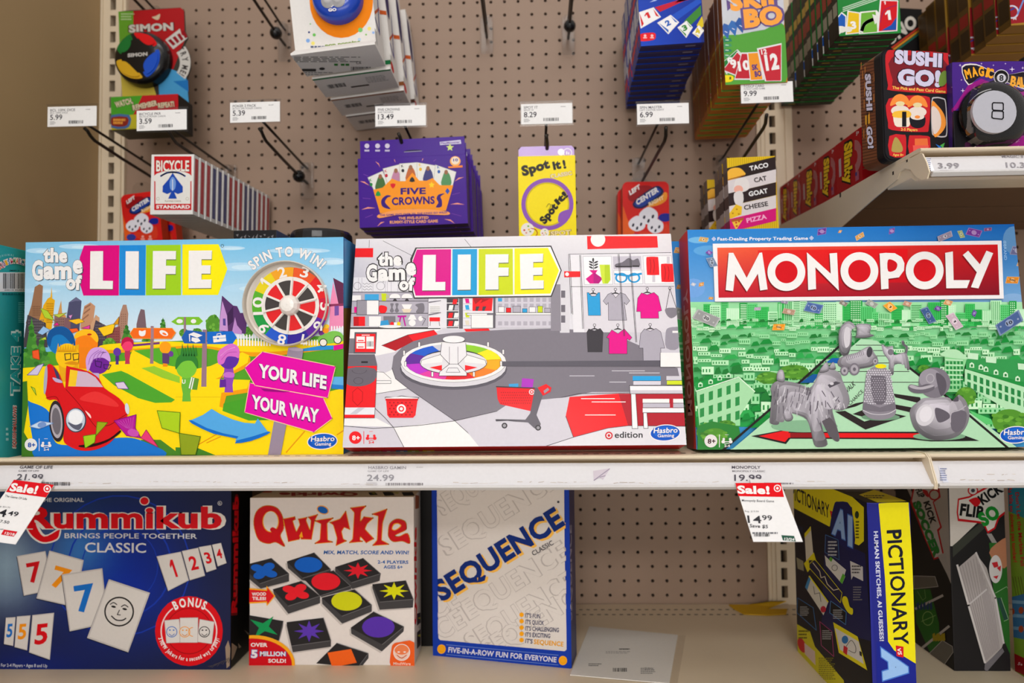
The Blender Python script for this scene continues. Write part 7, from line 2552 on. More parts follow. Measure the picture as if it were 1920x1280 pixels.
def deck(c, c2):
    B = Carton(o, u, v, n, w, h, 0.0158, dict(all=(226, 223, 220)), bev=0.0008)
    a = B.front()
    a.z(0, 280, 4)
    a.rect(1157, 52, 1436, 455, c)
    a.rect(1166, 62, 1428, 408, (228, 224, 218))
    a.rect(1166, 62, 1428, 210, c)
    a.blob([(1166, 190), (1230, 165), (1295, 150), (1365, 165), (1428, 190), (1428, 240), (1166, 240)], (228, 224, 218), 4)
    a.txt('BICYCLE', 1172, 166, 1420, 166, 88, (232, 226, 216), 0.03, (0.02, (120, 20, 20)))
    a.curve([(1208, 200), (1250, 178), (1295, 171), (1345, 178), (1388, 200)], 12, c2, n=5)
    sp = [(1296, 176), (1330, 225), (1372, 280), (1372, 322), (1335, 335), (1308, 322), (1328, 370), (1262, 370), (1285, 322), (1255, 335), (1220, 320), (1222, 275), (1265, 225)]
    a.poly(sp, c2)
    a.blob([(1296, 205), (1320, 240), (1312, 300), (1280, 300), (1274, 240)], (110, 150, 214), 3)
    a.line([(1296, 225), (1296, 310)], 7, (206, 214, 230))
    a.txt('PLAYING CARDS', 1238, 394, 1358, 394, 13, (150, 120, 90), 0.01)
    a.ring(1185, 370, 9, 13, (200, 190, 176), 12)
    a.ring(1405, 370, 9, 13, (200, 190, 176), 12)
    a.txt('STANDARD', 1172, 444, 1425, 444, 28, WHITE, 0.045)
    r = B.right().uv(16, 90)
    r.rect(3, 5, 13, 84, c if c[0] > c[2] else c2)
    for k in range(3):
        r.line([(4.5 + 3.5 * k, 6), (4.5 + 3.5 * k, 83)], 0.5, (206, 200, 206))
    return B


B = deck((200, 30, 34), (26, 70, 170))
first = B.build('card_deck', 'red and white deck with a blue spade, frontmost on the left hook', 'card deck', group='playing card decks on the hook')
B = deck((60, 66, 130), (52, 60, 126))
blue = B.build('card_deck', 'x', 'card deck', group='playing card decks on the hook')
bm_ = blue.data
bpy.data.objects.remove(blue)
zb = at(462, 364, -0.03).z - (o.z + h)
for i in range(1, 15):
    c = copy_tree(first, first.location + Vector((0.0012 * i, 0.0166 * i, zb / 14 * i)))
    bl = (i // 3) % 2 == 1
    if bl:
        c.data = bm_
    c['label'] = '%s playing card deck from the front of its hook, %s edge showing' % (ORD[i], 'blue' if bl else 'red')


# ------------------------------------------------------------------ red dice tins
def dicetin(tl, tr, bl, Y, tilt, fr, label):
    o, u, v, n, w, h = facing(tl, tr, bl, Y)
    h = 0.118
    o = o + v * (((at(*tl, Y) - o).dot(v)) - h)
    root = empty('dice_game_tin', o + u * w / 2, label, 'game tin', 'red dice game tins')
    mb = MB()
    pts = [o + u * x + v * y for x, y in rounded(w, h, 0.009)]
    mb.prism(pts, n * 0.022, (206, 60, 24))
    a = Art(mb, o, u, v, -n, w, h)
    X0, Y0, k, sx = fr
    a.z(X0, Y0, k)
    RE, OR = (210, 30, 26), (226, 92, 28)
    a.put([rounded(w, h, 0.009)], RE)
    a.blob([(2, 60), (14, 90), (30, 120), (24, 140), (2, 136)], OR, 3)
    a.blob([(40, 118), (80, 120), (104, 100), (108, 136), (60, 142)], (214, 56, 30), 3)
    a.blob([(18, 26), (40, 14), (70, 16), (60, 40), (30, 50), (16, 44)], (150, 16, 22), 3)
    a.blob([(60, 60), (100, 28), (104, 44), (90, 56), (66, 62)], (236, 150, 40), 3)
    a.blob([(28, 62), (30, 48), (74, 16), (92, 18), (94, 34), (56, 62), (40, 66)], (20, 26, 74), 4)
    a.blob([(31, 58), (34, 50), (74, 20), (88, 22), (88, 32), (54, 58), (40, 62)], (30, 60, 150), 4)
    a.txt('LEFT', 20, 36, 44, 20, 11, WHITE, 0.05, up=(-0.3, -1))
    a.txt('CENTER', 36, 59, 86, 27, 13, WHITE, 0.05, up=(-0.3, -1))
    a.txt('RIGHT', 64, 61, 98, 44, 9, (240, 214, 170), 0.05, up=(-0.3, -1))
    for x, y, s in ((62, 82, 20), (36, 100, 18), (78, 106, 17)):
        a.blob([(x - s, y - s * 0.3), (x, y - s), (x + s, y - s * 0.4), (x + s * 0.9, y + s * 0.6), (x - s * 0.1, y + s), (x - s * 0.95, y + s * 0.5)], (226, 224, 234), 4)
        for dx, dy in ((-0.5, 0.2), (0.5, 0.1), (0.0, 0.6)):
            a.ell(x + dx * s, y + dy * s, s * 0.14, s * 0.24, (40, 40, 60), 20)
    a.blob([(84, 88), (92, 78), (110, 78), (112, 92), (96, 96)], (26, 36, 140), 3)
    a.ell(32, 134, 14, 10, (50, 60, 150))
    for x in (66, 88):
        a.ell(x, 132, 4, 4, (236, 160, 150))
        a.rect(x - 6, 137, x + 6, 142, (236, 160, 150))
    mb.build('tin_body', 'gloss', root)
    m2 = MB()
    m2.prism([o + u * (w * x) + v * (h + y) + n * 0.01 for x, y in ((0.2, -0.002), (0.8, -0.002), (0.74, 0.016), (0.62, 0.022), (0.38, 0.022), (0.26, 0.016))], n * 0.0005, (240, 240, 240))
    m2.build('hang_tab', 'clearw', root)
    return root


t1 = dicetin((1167, 341), (1254, 340), (1164, 440), -0.095, 0, (1165, 337, 1.22, 1), 'red dice tin under the 6.99 plate, frontmost')
t2 = copy_tree(t1, t1.location + Vector((-0.0045, 0.03, -0.004)))
t2['label'] = 'second red dice tin, behind the one under the 6.99 plate'
t1 = dicetin((226, 366), (296, 357), (233, 452), -0.095, 0, (226, 360, 1.58, 1), 'red dice tin at the left end of the pegboard under the card decks')
t2 = copy_tree(t1, t1.location + Vector((0.010, 0.03, -0.006)))
t2['label'] = 'second dice tin, behind the left end red tin'

# ------------------------------------------------------------------ purple five suit card games
o, u, v, n, w, h = facing((670.5, 297.5), (873, 288), (675, 427.5), -0.25)
PU = (66, 20, 140)
B = Carton(o, u, v, n, w, h, 0.0225, dict(all=(54, 26, 110), front=PU, bottom=(46, 22, 96)), bev=0.001)
mb = B.mb
mb.box(o + v * (h - 0.001) + u * 0.004 + n * 0.001, u * (w - 0.005), v * 0.0275, n * 0.0012, PU)
a = Art(mb, o, u, v, -n, w, h).z(600, 240, 4)
for q in ([(415, 250), (440, 270), (452, 298)], [(300, 398), (335, 408), (372, 432)], [(310, 612), (360, 598), (418, 600)], [(430, 738), (455, 712), (486, 702)], [(930, 682), (980, 692), (1014, 718)], [(975, 572), (1030, 566), (1086, 574)], [(1010, 400), (1040, 378), (1080, 368)], [(555, 235), (562, 245), (566, 260)], [(764, 250), (768, 236), (776, 228)]):
    a.poly([q[0], (q[1][0], q[1][1] - 6), q[2], (q[1][0], q[1][1] + 6)], (240, 150, 130))
for q in ([(326, 346), (365, 362)], [(320, 525), (380, 530)], [(340, 672), (395, 650)], [(985, 640), (1060, 660)], [(990, 500), (1050, 485)], [(850, 250), (870, 235)]):
    a.line(q, 4, (120, 60, 170))
cards = [([(358, 372), (470, 322), (520, 440), (405, 466)], (30, 130, 60)), ([(472, 305), (600, 272), (640, 420), (510, 430)], (190, 40, 60)), ([(596, 268), (728, 258), (740, 400), (600, 400)], (40, 40, 44)), ([(728, 258), (868, 282), (860, 420), (730, 400)], (230, 180, 50)), ([(866, 276), (1022, 330), (992, 446), (850, 420)], (40, 90, 170))]
for (q, c), fig in zip(cards, ((70, 110, 60), (190, 130, 160), (190, 100, 50), (60, 60, 120), (80, 140, 90))):
    a.poly(q, (228, 226, 220))
    a.line(q, 3, (170, 165, 160), True)
    cx, cy = sum(p[0] for p in q) / 4, sum(p[1] for p in q) / 4
    a.blob([(cx + 12, cy - 46), (cx + 44, cy - 10), (cx + 50, cy + 60), (cx - 22, cy + 60), (cx - 10, cy - 10)], fig, 3)
    a.ell(cx + 14, cy - 36, 14, 18, (150, 100, 70))
    a.txt('K', q[0][0] + 16, q[0][1] + 30, q[0][0] + 34, q[0][1] + 26, 22, c, 0.02)
    a.ell(q[0][0] + 26, q[0][1] + 52, 11, 13, c)
a.blob([(400, 464), (470, 448), (540, 380), (590, 400), (640, 400), (694, 335), (745, 395), (800, 396), (846, 376), (900, 430), (1000, 430), (945, 620), (700, 606), (452, 640)], (244, 150, 30), 1)
a.blob([(440, 650), (560, 618), (700, 608), (840, 612), (960, 628), (962, 652), (830, 650), (700, 646), (560, 656), (446, 676)], (246, 160, 90), 3)
a.txt("THE GAME ISN'T OVER 'TIL THE KINGS GO WILD!", 448, 662, 955, 640, 15, PU, 0.03)
a.txt('FIVE', 605, 500, 795, 496, 52, (54, 20, 120), 0.04)
a.txt('CROWNS', 540, 580, 862, 570, 62, (54, 20, 120), 0.04)
a.blob([(535, 512), (500, 505), (462, 540), (470, 590), (530, 608), (490, 560), (505, 525)], (54, 20, 120), 4)
a.blob([(935, 492), (890, 500), (875, 530), (888, 560), (870, 595), (912, 590), (915, 545), (905, 515)], (54, 20, 120), 4)
for x, y, c in ((437, 495, (30, 150, 70)), (548, 432, (220, 30, 44)), (692, 390, (40, 36, 40)), (838, 428, (248, 206, 30)), (957, 474, (40, 80, 180))):
    a.star(x, y, 24, 13, 5, c) if c[0] == 248 else a.star(x, y, 24, 17, 2 if c[2] > 150 else 3, c, 180 if c[0] == 220 else 0)
a.txt('THE FIVE-SUITED', 590, 688, 815, 682, 22, (236, 160, 110), 0.04)
a.txt('RUMMY-STYLE CARD GAME', 524, 718, 885, 708, 24, (236, 160, 110), 0.04)
a.ell(1015, 250, 40, 38, (244, 170, 90))
a.ell(1015, 246, 30, 28, (236, 220, 200))
a.txt('10', 1000, 252, 1036, 250, 22, PU, 0.03)
a.poly([(960, 290), (1070, 280), (1070, 296), (965, 302)], (240, 130, 50))
hd = Art(mb, o + v * (h - 0.001) + u * 0.004 + n * 0.0008, u, v, -n, w - 0.005, 0.0275).z(600, 240, 4)
for x in (352, 432, 505):
    hd.ell(x, 134, 18, 18, (206, 196, 216))
    hd.rect(x - 18, 162, x + 18, 176, (190, 180, 206))
hd.blob([(630, 176), (660, 166), (740, 163), (765, 170), (740, 178), (640, 182)], (20, 12, 60), 3)
hd.line([(630, 180), (765, 172)], 4, (170, 160, 196))
hd.poly([(898, 104), (1055, 88), (1060, 118), (900, 128)], (206, 200, 222))
hd.txt('PlayMonster', 906, 122, 1050, 112, 16, (110, 70, 160), 0.03)
hd.star(975, 146, 30, 14, 5, (206, 220, 130))
first = tag(mb.build('suit_card_game_box', 'gloss', loc=o + u * w / 2 + n * 0.011), 'purple card game box with an orange crown, frontmost on its hook', 'card game box', 'purple card game boxes on the hook')
stack(first, 8, 0.0275, -0.0005, 0.0011, '%s purple card game box from the front of its hook', jit=0.002)

# ------------------------------------------------------------------ yellow spotting game
o, u, v, n, w, h = facing((971, 293), (1078.5, 290.5), (972, 440), -0.25)
h2 = 0.148
o = o + v * (h - h2)
YE, VI = (244, 222, 16), (140, 84, 180)
root = empty('spotting_card_game', o + u * w / 2, 'yellow hanging card game box with a purple ring and purple tab', 'card game box')
B = Carton(o, u, v, n, w, h2, 0.030, dict(all=YE), bev=0.001)
a = B.front().z(960, 250, 5.647)
BK = (34, 28, 26)
for t, x0, y0, x1, y1, hh in (('S', 112, 455, 188, 440, 118), ('pot', 192, 432, 408, 366, 110), ('it', 440, 390, 525, 372, 102), ('!', 548, 376, 578, 370, 98)):
    a.txt(t, x0, y0, x1, y1, hh, BK, 0.06)
a.txt('CLASSIC', 410, 478, 636, 440, 46, (232, 214, 170), 0.05, (0.03, (180, 140, 60)))
a.ring(375, 750, 232, 276, VI, 44)
a.ring(375, 750, 218, 232, (206, 182, 20), 44)
a.blob([(490, 940), (500, 850), (560, 815), (605, 810), (600, 860), (560, 920)], VI, 3)
for t, x0, y0, x1, y1, hh in (('Spot', 350, 968, 495, 780, 92), ('it!', 488, 765, 600, 665, 82)):
    a.txt(t, x0, y0, x1, y1, hh, BK, 0.06)
a.curve([(365, 780), (390, 745), (410, 770), (380, 820)], 5, BK, n=4)
for x, y, r in ((165, 1018, 70), (345, 1052, 46)):
    a.ell(x, y, r, r, (236, 228, 220))
    for dx, dy, c in ((-0.5, 0.1, (200, 70, 60)), (0.1, -0.5, (120, 180, 70)), (0.4, 0.3, (150, 170, 110)), (-0.2, 0.5, (220, 150, 140)), (0.2, 0.0, (240, 190, 40))):
        a.ell(x + dx * r, y + dy * r, r * 0.16, r * 0.14, c)
a.curve([(200, 1005), (250, 1020), (268, 1060), (240, 1100)], 8, (220, 50, 30), n=4)
a.txt('SPOT', 410, 1090, 625, 1072, 56, (236, 214, 150), 0.05, (0.04, (120, 90, 60)))
B.mb.build('carton', 'gloss', root)
m2 = MB()
pts = [o + v * h2 + u * x + v * y + n * 0.004 for x, y in ((0.001, -0.004), (w - 0.001, -0.004), (w - 0.001, 0.011), (w - 0.005, 0.0155), (0.005, 0.0155), (0.001, 0.011))]
m2.prism(pts, n * 0.0012, (160, 120, 196))
a = Art(m2, o + v * h2 + n * 0.004, u, v, -n, w, 0.016).z(960, 250, 5.647)
a.ell(520, 198, 36, 36, (226, 220, 230))
a.ring(588, 205, 40, 48, (226, 220, 230), 24)
a.rect(574, 190, 584, 222, (226, 220, 230))
a.rect(594, 200, 604, 222, (226, 220, 230))
m2.build('hang_tab', 'plast', root)


# ------------------------------------------------------------------ stacks of small card games hung along the top
def smallgame(name, tl, tr, bl, Y, H, D, cols, art, side=None, mat='gloss', rside=None):
    o, u, v, n, w, h = facing(tl, tr, bl, Y)
    B = Carton(o, u, v, n, w, H, D, cols, bev=0.0008)
    art(B.front())
    if side:
        side(B.left())
    if rside:
        rside(B.bottom())
    return B, o + u * w / 2


def rank(a):
    a.z(960, 0, 4)
    a.grad([(940, -200), (1420, -200), (1420, 350), (940, 350)], (16, 60, 170), (14, 44, 140), (14, 48, 156), (20, 70, 190), 4)
    a.poly([(1070, 55), (1370, -10), (1400, -60), (1440, -60), (1110, 90)], (190, 20, 50))
    a.poly([(1190, 120), (1410, -20), (1420, 20), (1240, 150)], (30, 80, 190))
    a.poly([(1290, 160), (1416, 40), (1420, 110), (1340, 190)], (60, 130, 50))
    a.poly([(1385, 190), (1425, 120), (1440, 190), (1410, 230)], (214, 190, 30))
    for q, c, t in (([(945, 95), (1062, 55), (1118, 128), (965, 215)], (206, 30, 34), '1'), ([(1088, 172), (1190, 112), (1254, 168), (1172, 258)], (30, 90, 180), '2'), ([(1240, 208), (1308, 156), (1356, 206), (1306, 286)], (50, 130, 50), '3'), ([(1350, 250), (1400, 190), (1440, 230), (1400, 288)], (214, 190, 40), '4')):
        a.poly(q, (232, 230, 230))
        cx, cy = sum(p[0] for p in q) / 4, sum(p[1] for p in q) / 4
        k = 0.86
        a.poly([(cx + (x - cx) * k, cy + (y - cy) * k) for x, y in q], (238, 236, 236))
        a.poly([(cx + (q[1][0] - cx) * k, cy + (q[1][1] - cy) * k), (cx + (q[2][0] - cx) * k, cy + (q[2][1] - cy) * k), (cx + (q[2][0] - cx) * 0.6, cy + (q[2][1] - cy) * 0.6 - 6)], c)
        a.poly([(cx + (q[0][0] - cx) * k, cy + (q[0][1] - cy) * k), (cx + (q[3][0] - cx) * k, cy + (q[3][1] - cy) * k), (cx + (q[3][0] - cx) * 0.6, cy + (q[3][1] - cy) * 0.6)], c)
        a.txt(t, cx - 16, cy + 24, cx + 18, cy + 8, 46, c, 0.05)
    a.blob([(955, 258), (1060, 245), (1078, 270), (1060, 300), (958, 308)], (226, 26, 34), 3)
    for x in (998, 1050):
        a.ell(x, 268, 10, 10, (240, 190, 190))
        a.rect(x - 14, 280, x + 14, 288, (240, 190, 190))
    for q in ([(1030, 18), (1065, 0), (1110, -30), (1120, -20), (1075, 8)],):
        a.poly(q, (170, 190, 224))


def sidebands(cols):
    def f(a):
        a.uv(20, 140)
        for y0, y1, c in cols:
            a.rect(2, y0, 18, y1, c)
    return f


B, bs = smallgame('rank', (1193, -60), (1311.5, -68), (1199, 87), -0.252, 0.148, 0.0172, dict(all=(22, 40, 120), bottom=(44, 42, 96), left=(30, 50, 130)), rank, sidebands(((4, 40, (170, 170, 180)), (50, 62, (200, 30, 40)), (70, 100, (190, 190, 200)), (108, 120, (200, 30, 40)), (124, 136, (40, 60, 150)))), rside=lambda a: (a.uv(100, 18), a.rect(0, 2, 100, 5, (70, 66, 110)), a.rect(72, 7, 88, 10, (150, 146, 160))))
first = tag(B.mb.build('number_card_game_box', 'gloss', loc=bs), 'blue card game box with numbered cards fanned, frontmost on its hook', 'card game box', 'blue card game boxes on the top hook')
stack(first, 12, 0.0192, -0.0006, 0.0007, '%s blue card game box from the front of its hook', jit=0.0012, seed=3)


def skip(a):
    a.z(960, 0, 4)
    a.grad([(1540, -120), (2040, -120), (2040, 640), (1540, 640)], (206, 206, 216), (200, 200, 212), (196, 198, 206), (190, 200, 196), 3)
    a.blob([(1560, 300), (1700, 260), (1900, 220), (2040, 190), (2040, 660), (1560, 660)], (86, 160, 62), 3)
    for i, (ang, c) in enumerate(((-62, (60, 100, 170)), (-40, (60, 110, 180)), (-20, (50, 90, 160)))):
        x, y = 1600 + i * 55, 235 - i * 22
        a.poly([(x - 40, y - 10), (x - 10, y - 60), (x + 40, y - 40), (x + 20, y + 60)], c)
        a.line([(x - 5, y), (x + 15, y + 10)], 6, (206, 210, 230))
    for i in range(5):
        y = 290 + i * 38
        a.poly([(1560, y), (1640, y - 5 + i * 4), (1650, y + 20), (1560, y + 36)], (70, 150, 100) if i % 2 else (50, 130, 100))
        a.line([(1600, y + 10), (1625, y + 12)], 6, (206, 220, 206))
    for q, c, t, hh in (([(1565, 480), (1690, 370), (1720, 400), (1610, 560)], (40, 130, 60), '8', 60), ([(1575, 530), (1690, 385), (1725, 420), (1690, 575)], (190, 44, 54), '9', 70), ([(1665, 600), (1720, 395), (1790, 395), (1800, 600)], (190, 40, 54), '10', 80)):
        a.poly(q, (226, 222, 226))
        cx, cy = sum(p[0] for p in q) / 4, sum(p[1] for p in q) / 4
        a.poly([(cx + (x - cx) * 0.9, cy + (y - cy) * 0.9) for x, y in q], c)
        a.txt(t, cx - 22 * len(t), cy + 40, cx + 22 * len(t), cy + 26, hh, WHITE, 0.05)
    a.poly([(1760, 395), (1850, 390), (1890, 600), (1785, 608)], (226, 222, 226))
    a.poly([(1770, 402), (1842, 398), (1878, 596), (1790, 602)], (236, 150, 40))
    a.txt('SK', 1800, 530, 1848, 524, 46, (70, 50, 130), 0.05)
    a.txt('BO', 1822, 580, 1872, 572, 46, (70, 50, 130), 0.05)
    a.poly([(1835, 365), (2020, 325), (2020, 610), (1895, 612)], (228, 224, 226))
    a.poly([(1848, 375), (2016, 338), (2014, 606), (1905, 608)], (196, 44, 58))
    a.txt('12', 1870, 412, 1912, 405, 40, WHITE, 0.04)
    a.txt('12', 1905, 535, 2005, 520, 130, WHITE, 0.05)
    a.blob([(1550, 572), (1640, 566), (1662, 588), (1640, 614), (1552, 616)], (240, 216, 30), 3)
    for x in (1586, 1636):
        a.ell(x, 584, 7, 7, (60, 60, 40))
        a.rect(x - 8, 591, x + 8, 597, (60, 60, 40))
    PP_, OO = (104, 84, 140), (246, 164, 70)
    a.txt('SKIP', 1640, 88, 2030, 40, 150, OO, 0.06, (0.07, PP_), up=(-0.1, -1))
    a.txt('BO', 1745, 214, 2035, 180, 150, OO, 0.06, (0.07, PP_), up=(-0.1, -1))
    a.line([(1790, 240), (1900, 222)], 3, (150, 150, 160))


OG = (196, 124, 30)
B, bs = smallgame('skip', (1351, -30), (1467, -36), (1346.5, 160), -0.252, 0.150, 0.0195, dict(all=OG, left=(176, 100, 24), bottom=(190, 120, 34)), skip, sidebands(((6, 60, (150, 84, 20)), (70, 74, (206, 160, 60)), (80, 130, (140, 78, 20)))), rside=lambda a: (a.uv(100, 20), a.rect(20, 6, 70, 9, (140, 84, 20)), a.rect(6, 2, 96, 3, (226, 176, 60))))
first = tag(B.mb.build('sequence_card_game_box', 'gloss', loc=bs), 'white and green card game box with orange lettering, frontmost of the orange boxes', 'card game box', 'orange edged card game boxes')
stack(first, 10, 0.0228, -0.0006, 0.0008, '%s orange edged card game box from the front of its hook', jit=0.001, seed=4)


def color(a):
    a.z(1440, 0, 4)
    a.grad([(500, -250), (985, -250), (985, 275), (500, 275)], (40, 130, 60), (50, 150, 70), (40, 140, 60), (30, 120, 50), 4)
    for k in range(3):
        a.line([(560, 60 + k * 14), (820, -30 + k * 14)], 7, (190, 214, 190))
    a.poly([(512, 140), (552, 90), (588, 120), (585, 210), (512, 280)], (230, 228, 228))
    a.poly([(512, 152), (550, 102), (580, 126), (578, 200), (512, 260)], (30, 90, 180))
    a.poly([(595, 80), (690, 95), (690, 250), (580, 262)], (232, 230, 228))
    a.poly([(603, 90), (682, 103), (680, 244), (590, 254)], (230, 190, 30))
    a.txt('3', 622, 222, 664, 216, 62, WHITE, 0.05)
    a.poly([(690, 90), (815, 78), (840, 110), (830, 245), (680, 258)], (232, 230, 228))
    a.poly([(698, 100), (805, 88), (820, 240), (690, 250)], (110, 176, 60))
    a.curve([(700, 235), (725, 180), (780, 150), (830, 140)], 26, (226, 226, 220), n=4)
    a.poly([(780, 108), (848, 130), (800, 185)], (226, 226, 220))
    a.poly([(838, 0), (975, 5), (968, 235), (815, 245)], (232, 230, 230))
    a.poly([(848, 8), (968, 12), (960, 228), (828, 236)], (206, 26, 36))
    a.curve([(840, 170), (870, 80), (965, 40)], 4, (120, 40, 110), n=5)
    a.txt('1', 882, 155, 922, 150, 72, WHITE, 0.05)
    a.txt('1', 866, 36, 880, 36, 24, WHITE, 0.04)
    a.poly([(850, 230), (920, 190), (962, 130), (958, 226)], (30, 80, 170))
    a.ell(545, 222, 40, 26, (226, 224, 214))
    a.ell(600, 222, 30, 22, (226, 224, 214))


B, bs = smallgame('color', (1566, -70), (1682, -76), (1568.5, 68), -0.268, 0.15, 0.0168, dict(all=(24, 28, 20), front=(40, 130, 60), left=(32, 34, 24), bottom=(28, 38, 26)), color, sidebands(((8, 26, (60, 54, 30)), (36, 50, (190, 160, 60)), (60, 82, (150, 60, 40)), (92, 110, (150, 150, 130)))), rside=lambda a: (a.uv(100, 17), a.rect(10, 5, 24, 8, (150, 140, 40)), a.rect(30, 6, 70, 8, (110, 120, 100))))
first = tag(B.mb.build('color_card_game_box', 'gloss', loc=bs), 'green card game box with a red number one card, frontmost on its hook', 'card game box', 'green card game boxes on the top right hook')
stack(first, 13, 0.0192, -0.0006, 0.0004, '%s dark green card game box from the front of its hook', jit=0.0015, seed=6)

# black packs flat on the board
for (tl, tr, bl, t0, t1, hh, lab, Y) in (((1640, 12), (1729, 17), (1645, 92), (1668, 86), (1722, 48), 26, 'black card pack with slanted white letters, behind the green boxes', -0.016), ((1840, 96), (1945, 92), (1842, 150), (1872, 112), (1908, 94), 11, 'black card pack with white letters and coloured stripes, above the ball box', -0.10)):
    o, u, v, n, w, h = facing(tl, tr, bl, Y)
    B = Carton(o, u, v, n, w, h, 0.014, dict(all=(24, 22, 22)))
    a = B.front().z(0, 0, 1)
    a.txt('UNO', t0[0], t0[1], t1[0], t1[1], hh, (206, 200, 190), 0.05, up=(-0.45, -0.9))
    e = hh * 0.12
    dx, dy = t1[0] - t0[0], t1[1] - t0[1]
    for k, c in enumerate(((200, 60, 40), (220, 150, 40), (40, 110, 90))):
        a.line([(t0[0] + 4 + k * e, t0[1] + 4 + k * e), (t1[0] + dx * 0.4 + k * e, t1[1] + dy * 0.4 + 4 + k * e)], e, c)
    B.build('card_pack', lab, 'card pack', 'matte')


def gold(a):
    a.z(1440, 0, 4)
    a.poly([(1808, -200), (2000, -200), (2000, 160), (1812, 180)], (150, 30, 40))
    a.ring(1830, 90, 40, 52, (200, 200, 220), 16)
    a.line([(1870, 110), (1920, -10)], 12, (110, 140, 206))
    a.line([(1810, 80), (1850, 60)], 10, (40, 60, 150))
    a.txt('M', 1838, 150, 1862, 150, 18, (220, 200, 200), 0.03)


B, bs = smallgame('gold', (1889, -60), (2010, -66), (1892.5, 48), -0.262, 0.14, 0.026, dict(all=(150, 110, 40), left=(96, 70, 26), bottom=(130, 96, 36), front=(160, 120, 44)), gold, sidebands(((4, 60, (70, 50, 20)), (70, 90, (150, 40, 30)), (96, 130, (60, 44, 20)))))
first = tag(B.mb.build('gold_card_game_box', 'gloss', loc=bs), 'gold edged box with a red front at the top right corner', 'card game box', 'gold edged boxes at the top right')
stack(first, 8, 0.0300, -0.0006, 0.0006, '%s gold edged box from the front at the top right', jit=0.002, seed=8)


# ------------------------------------------------------------------ striped animal card boxes
o, u, v, n, w, h = facing((1362.5, 296), (1453.5, 292), (1357, 432), -0.252)
h2 = 0.118
o = o + v * (h - h2)
B = Carton(o, u, v, n, w, h2, 0.022, dict(all=(226, 190, 30), left=(120, 104, 96), right=(60, 50, 46)), bev=0.0008)
a = B.front().z(1080, 280, 4)
a.begin(1100, 40, 1510, 1000)
a.polys([[(x, 40), (x + 7, 40), (x + 7, 1000), (x, 1000)] for x in range(1100, 1510, 16)], (206, 166, 16))
a.end()
for y0, c in ((150, (44, 32, 32)), (245, (216, 206, 206)), (342, (48, 34, 34)), (440, (220, 210, 208)), (536, (212, 20, 116))):
    a.poly([(1090, y0), (1130, y0 - 8), (1500, y0 - 96), (1500, y0), (1090, y0 + 98)], c)
for t, x0, y0, x1, y1, c in (('TACO', 1305, 162, 1445, 132, WHITE), ('CAT', 1338, 250, 1432, 232, (60, 50, 50)), ('GOAT', 1298, 354, 1440, 326, WHITE), ('CHEESE', 1262, 456, 1442, 424, (60, 50, 50)), ('PIZZA', 1282, 552, 1432, 520, (244, 170, 206))):
    a.txt(t, x0, y0, x1, y1, 38, c, 0.035)
a.blob([(1128, 235), (1130, 180), (1160, 145), (1220, 138), (1258, 165), (1262, 195)], (240, 180, 60), 4)
a.curve([(1128, 232), (1262, 194)], 7, (160, 90, 30), n=3)
a.blob([(1190, 250), (1200, 222), (1240, 215), (1285, 225), (1300, 290), (1250, 320), (1185, 310)], (226, 218, 214), 3)
a.ell(1218, 300, 34, 30, (236, 170, 150))
a.blob([(1185, 330), (1245, 315), (1252, 400), (1195, 410)], (222, 214, 210), 3)
a.poly([(1130, 505), (1200, 412), (1245, 430), (1240, 490), (1160, 520)], (236, 190, 40))
for x, y in ((1175, 480), (1205, 450), (1220, 485)):
    a.ell(x, y, 7, 6, (190, 130, 20))
a.poly([(1165, 535), (1255, 520), (1200, 605)], (240, 190, 60))
a.poly([(1160, 528), (1258, 512), (1255, 530), (1166, 545)], (180, 90, 40))
for x, y in ((1200, 550), (1222, 540), (1205, 575)):
    a.ell(x, y, 8, 7, (206, 60, 40))
l = B.left().uv(22, 118)
for y0, y1, c in ((20, 38, (90, 80, 76)), (38, 56, (170, 160, 156)), (56, 74, (80, 70, 66)), (74, 92, (176, 166, 162)), (92, 112, (150, 40, 90))):
    l.rect(0, y0, 22, y1, c)
first = tag(B.mb.build('striped_card_game_box', 'gloss', loc=o + u * w / 2), 'striped brown, white and pink card game box, frontmost under the 9.99 plate', 'card game box', 'striped card game boxes')
for i, (dy, dx, dz) in enumerate(((0.026, 0.0, -0.001), (0.052, 0.001, -0.003), (0.13, 0.004, 0.004), (0.158, 0.005, 0.002))):
    c = copy_tree(first, first.location + Vector((dx, dy, dz)))
    c['label'] = '%s striped card game box from the front under the 9.99 plate' % ORD[i + 1]

# ================================================================== on the upper right shelf
# sushi tin
p = atZ(1657, 302, ZU)
s = atZ(1622, 318, ZU)
dn = (s - p).normalized()
u = -ZA.cross(dn)
u = u if u.x > 0 else -u
W = 0.096
lo, hi = 0.05, 0.2
for _ in range(40):
    W = (lo + hi) / 2
    q = p + u * W + ZA * 0.13
    t = ray(1783, 150)
    x = hit(1783, 150, p, dn)
    if (x - p).dot(u) > W:
        lo = W
    else:
        hi = W
H = (hit(1651, 92, p, dn) - p).z
root = empty('sushi_card_game_tin', p + u * W / 2, 'black sushi card game tin with a bamboo printed side', 'game tin')
mb = MB()
D = 0.040
pts = [p + u * x + ZA * y for x, y in rounded(W, H, 0.010, 6)]
mb.prism([q + dn * 0.012 for q in pts], dn * (D - 0.012), (120, 70, 44))
lf = Art(mb, p + dn * D, -dn, ZA, -u, D - 0.012, H, base=0.0002).z(1440, 0, 4)
lf.begin(670, 380, 850, 1300)
rn = random.Random(4)
lf.polys([[(680, y), (850, y - 40), (850, y - 34), (680, y + 6)] for y in range(480, 1340, 24)], (80, 46, 30))
lf.end()
lf.polys([[(x, y), (x + 5, y - 2), (x + 5, y + 60), (x, y + 62)] for x, y in [(rn.randint(690, 800), rn.randint(440, 1180)) for _ in range(14)]], (206, 130, 60))
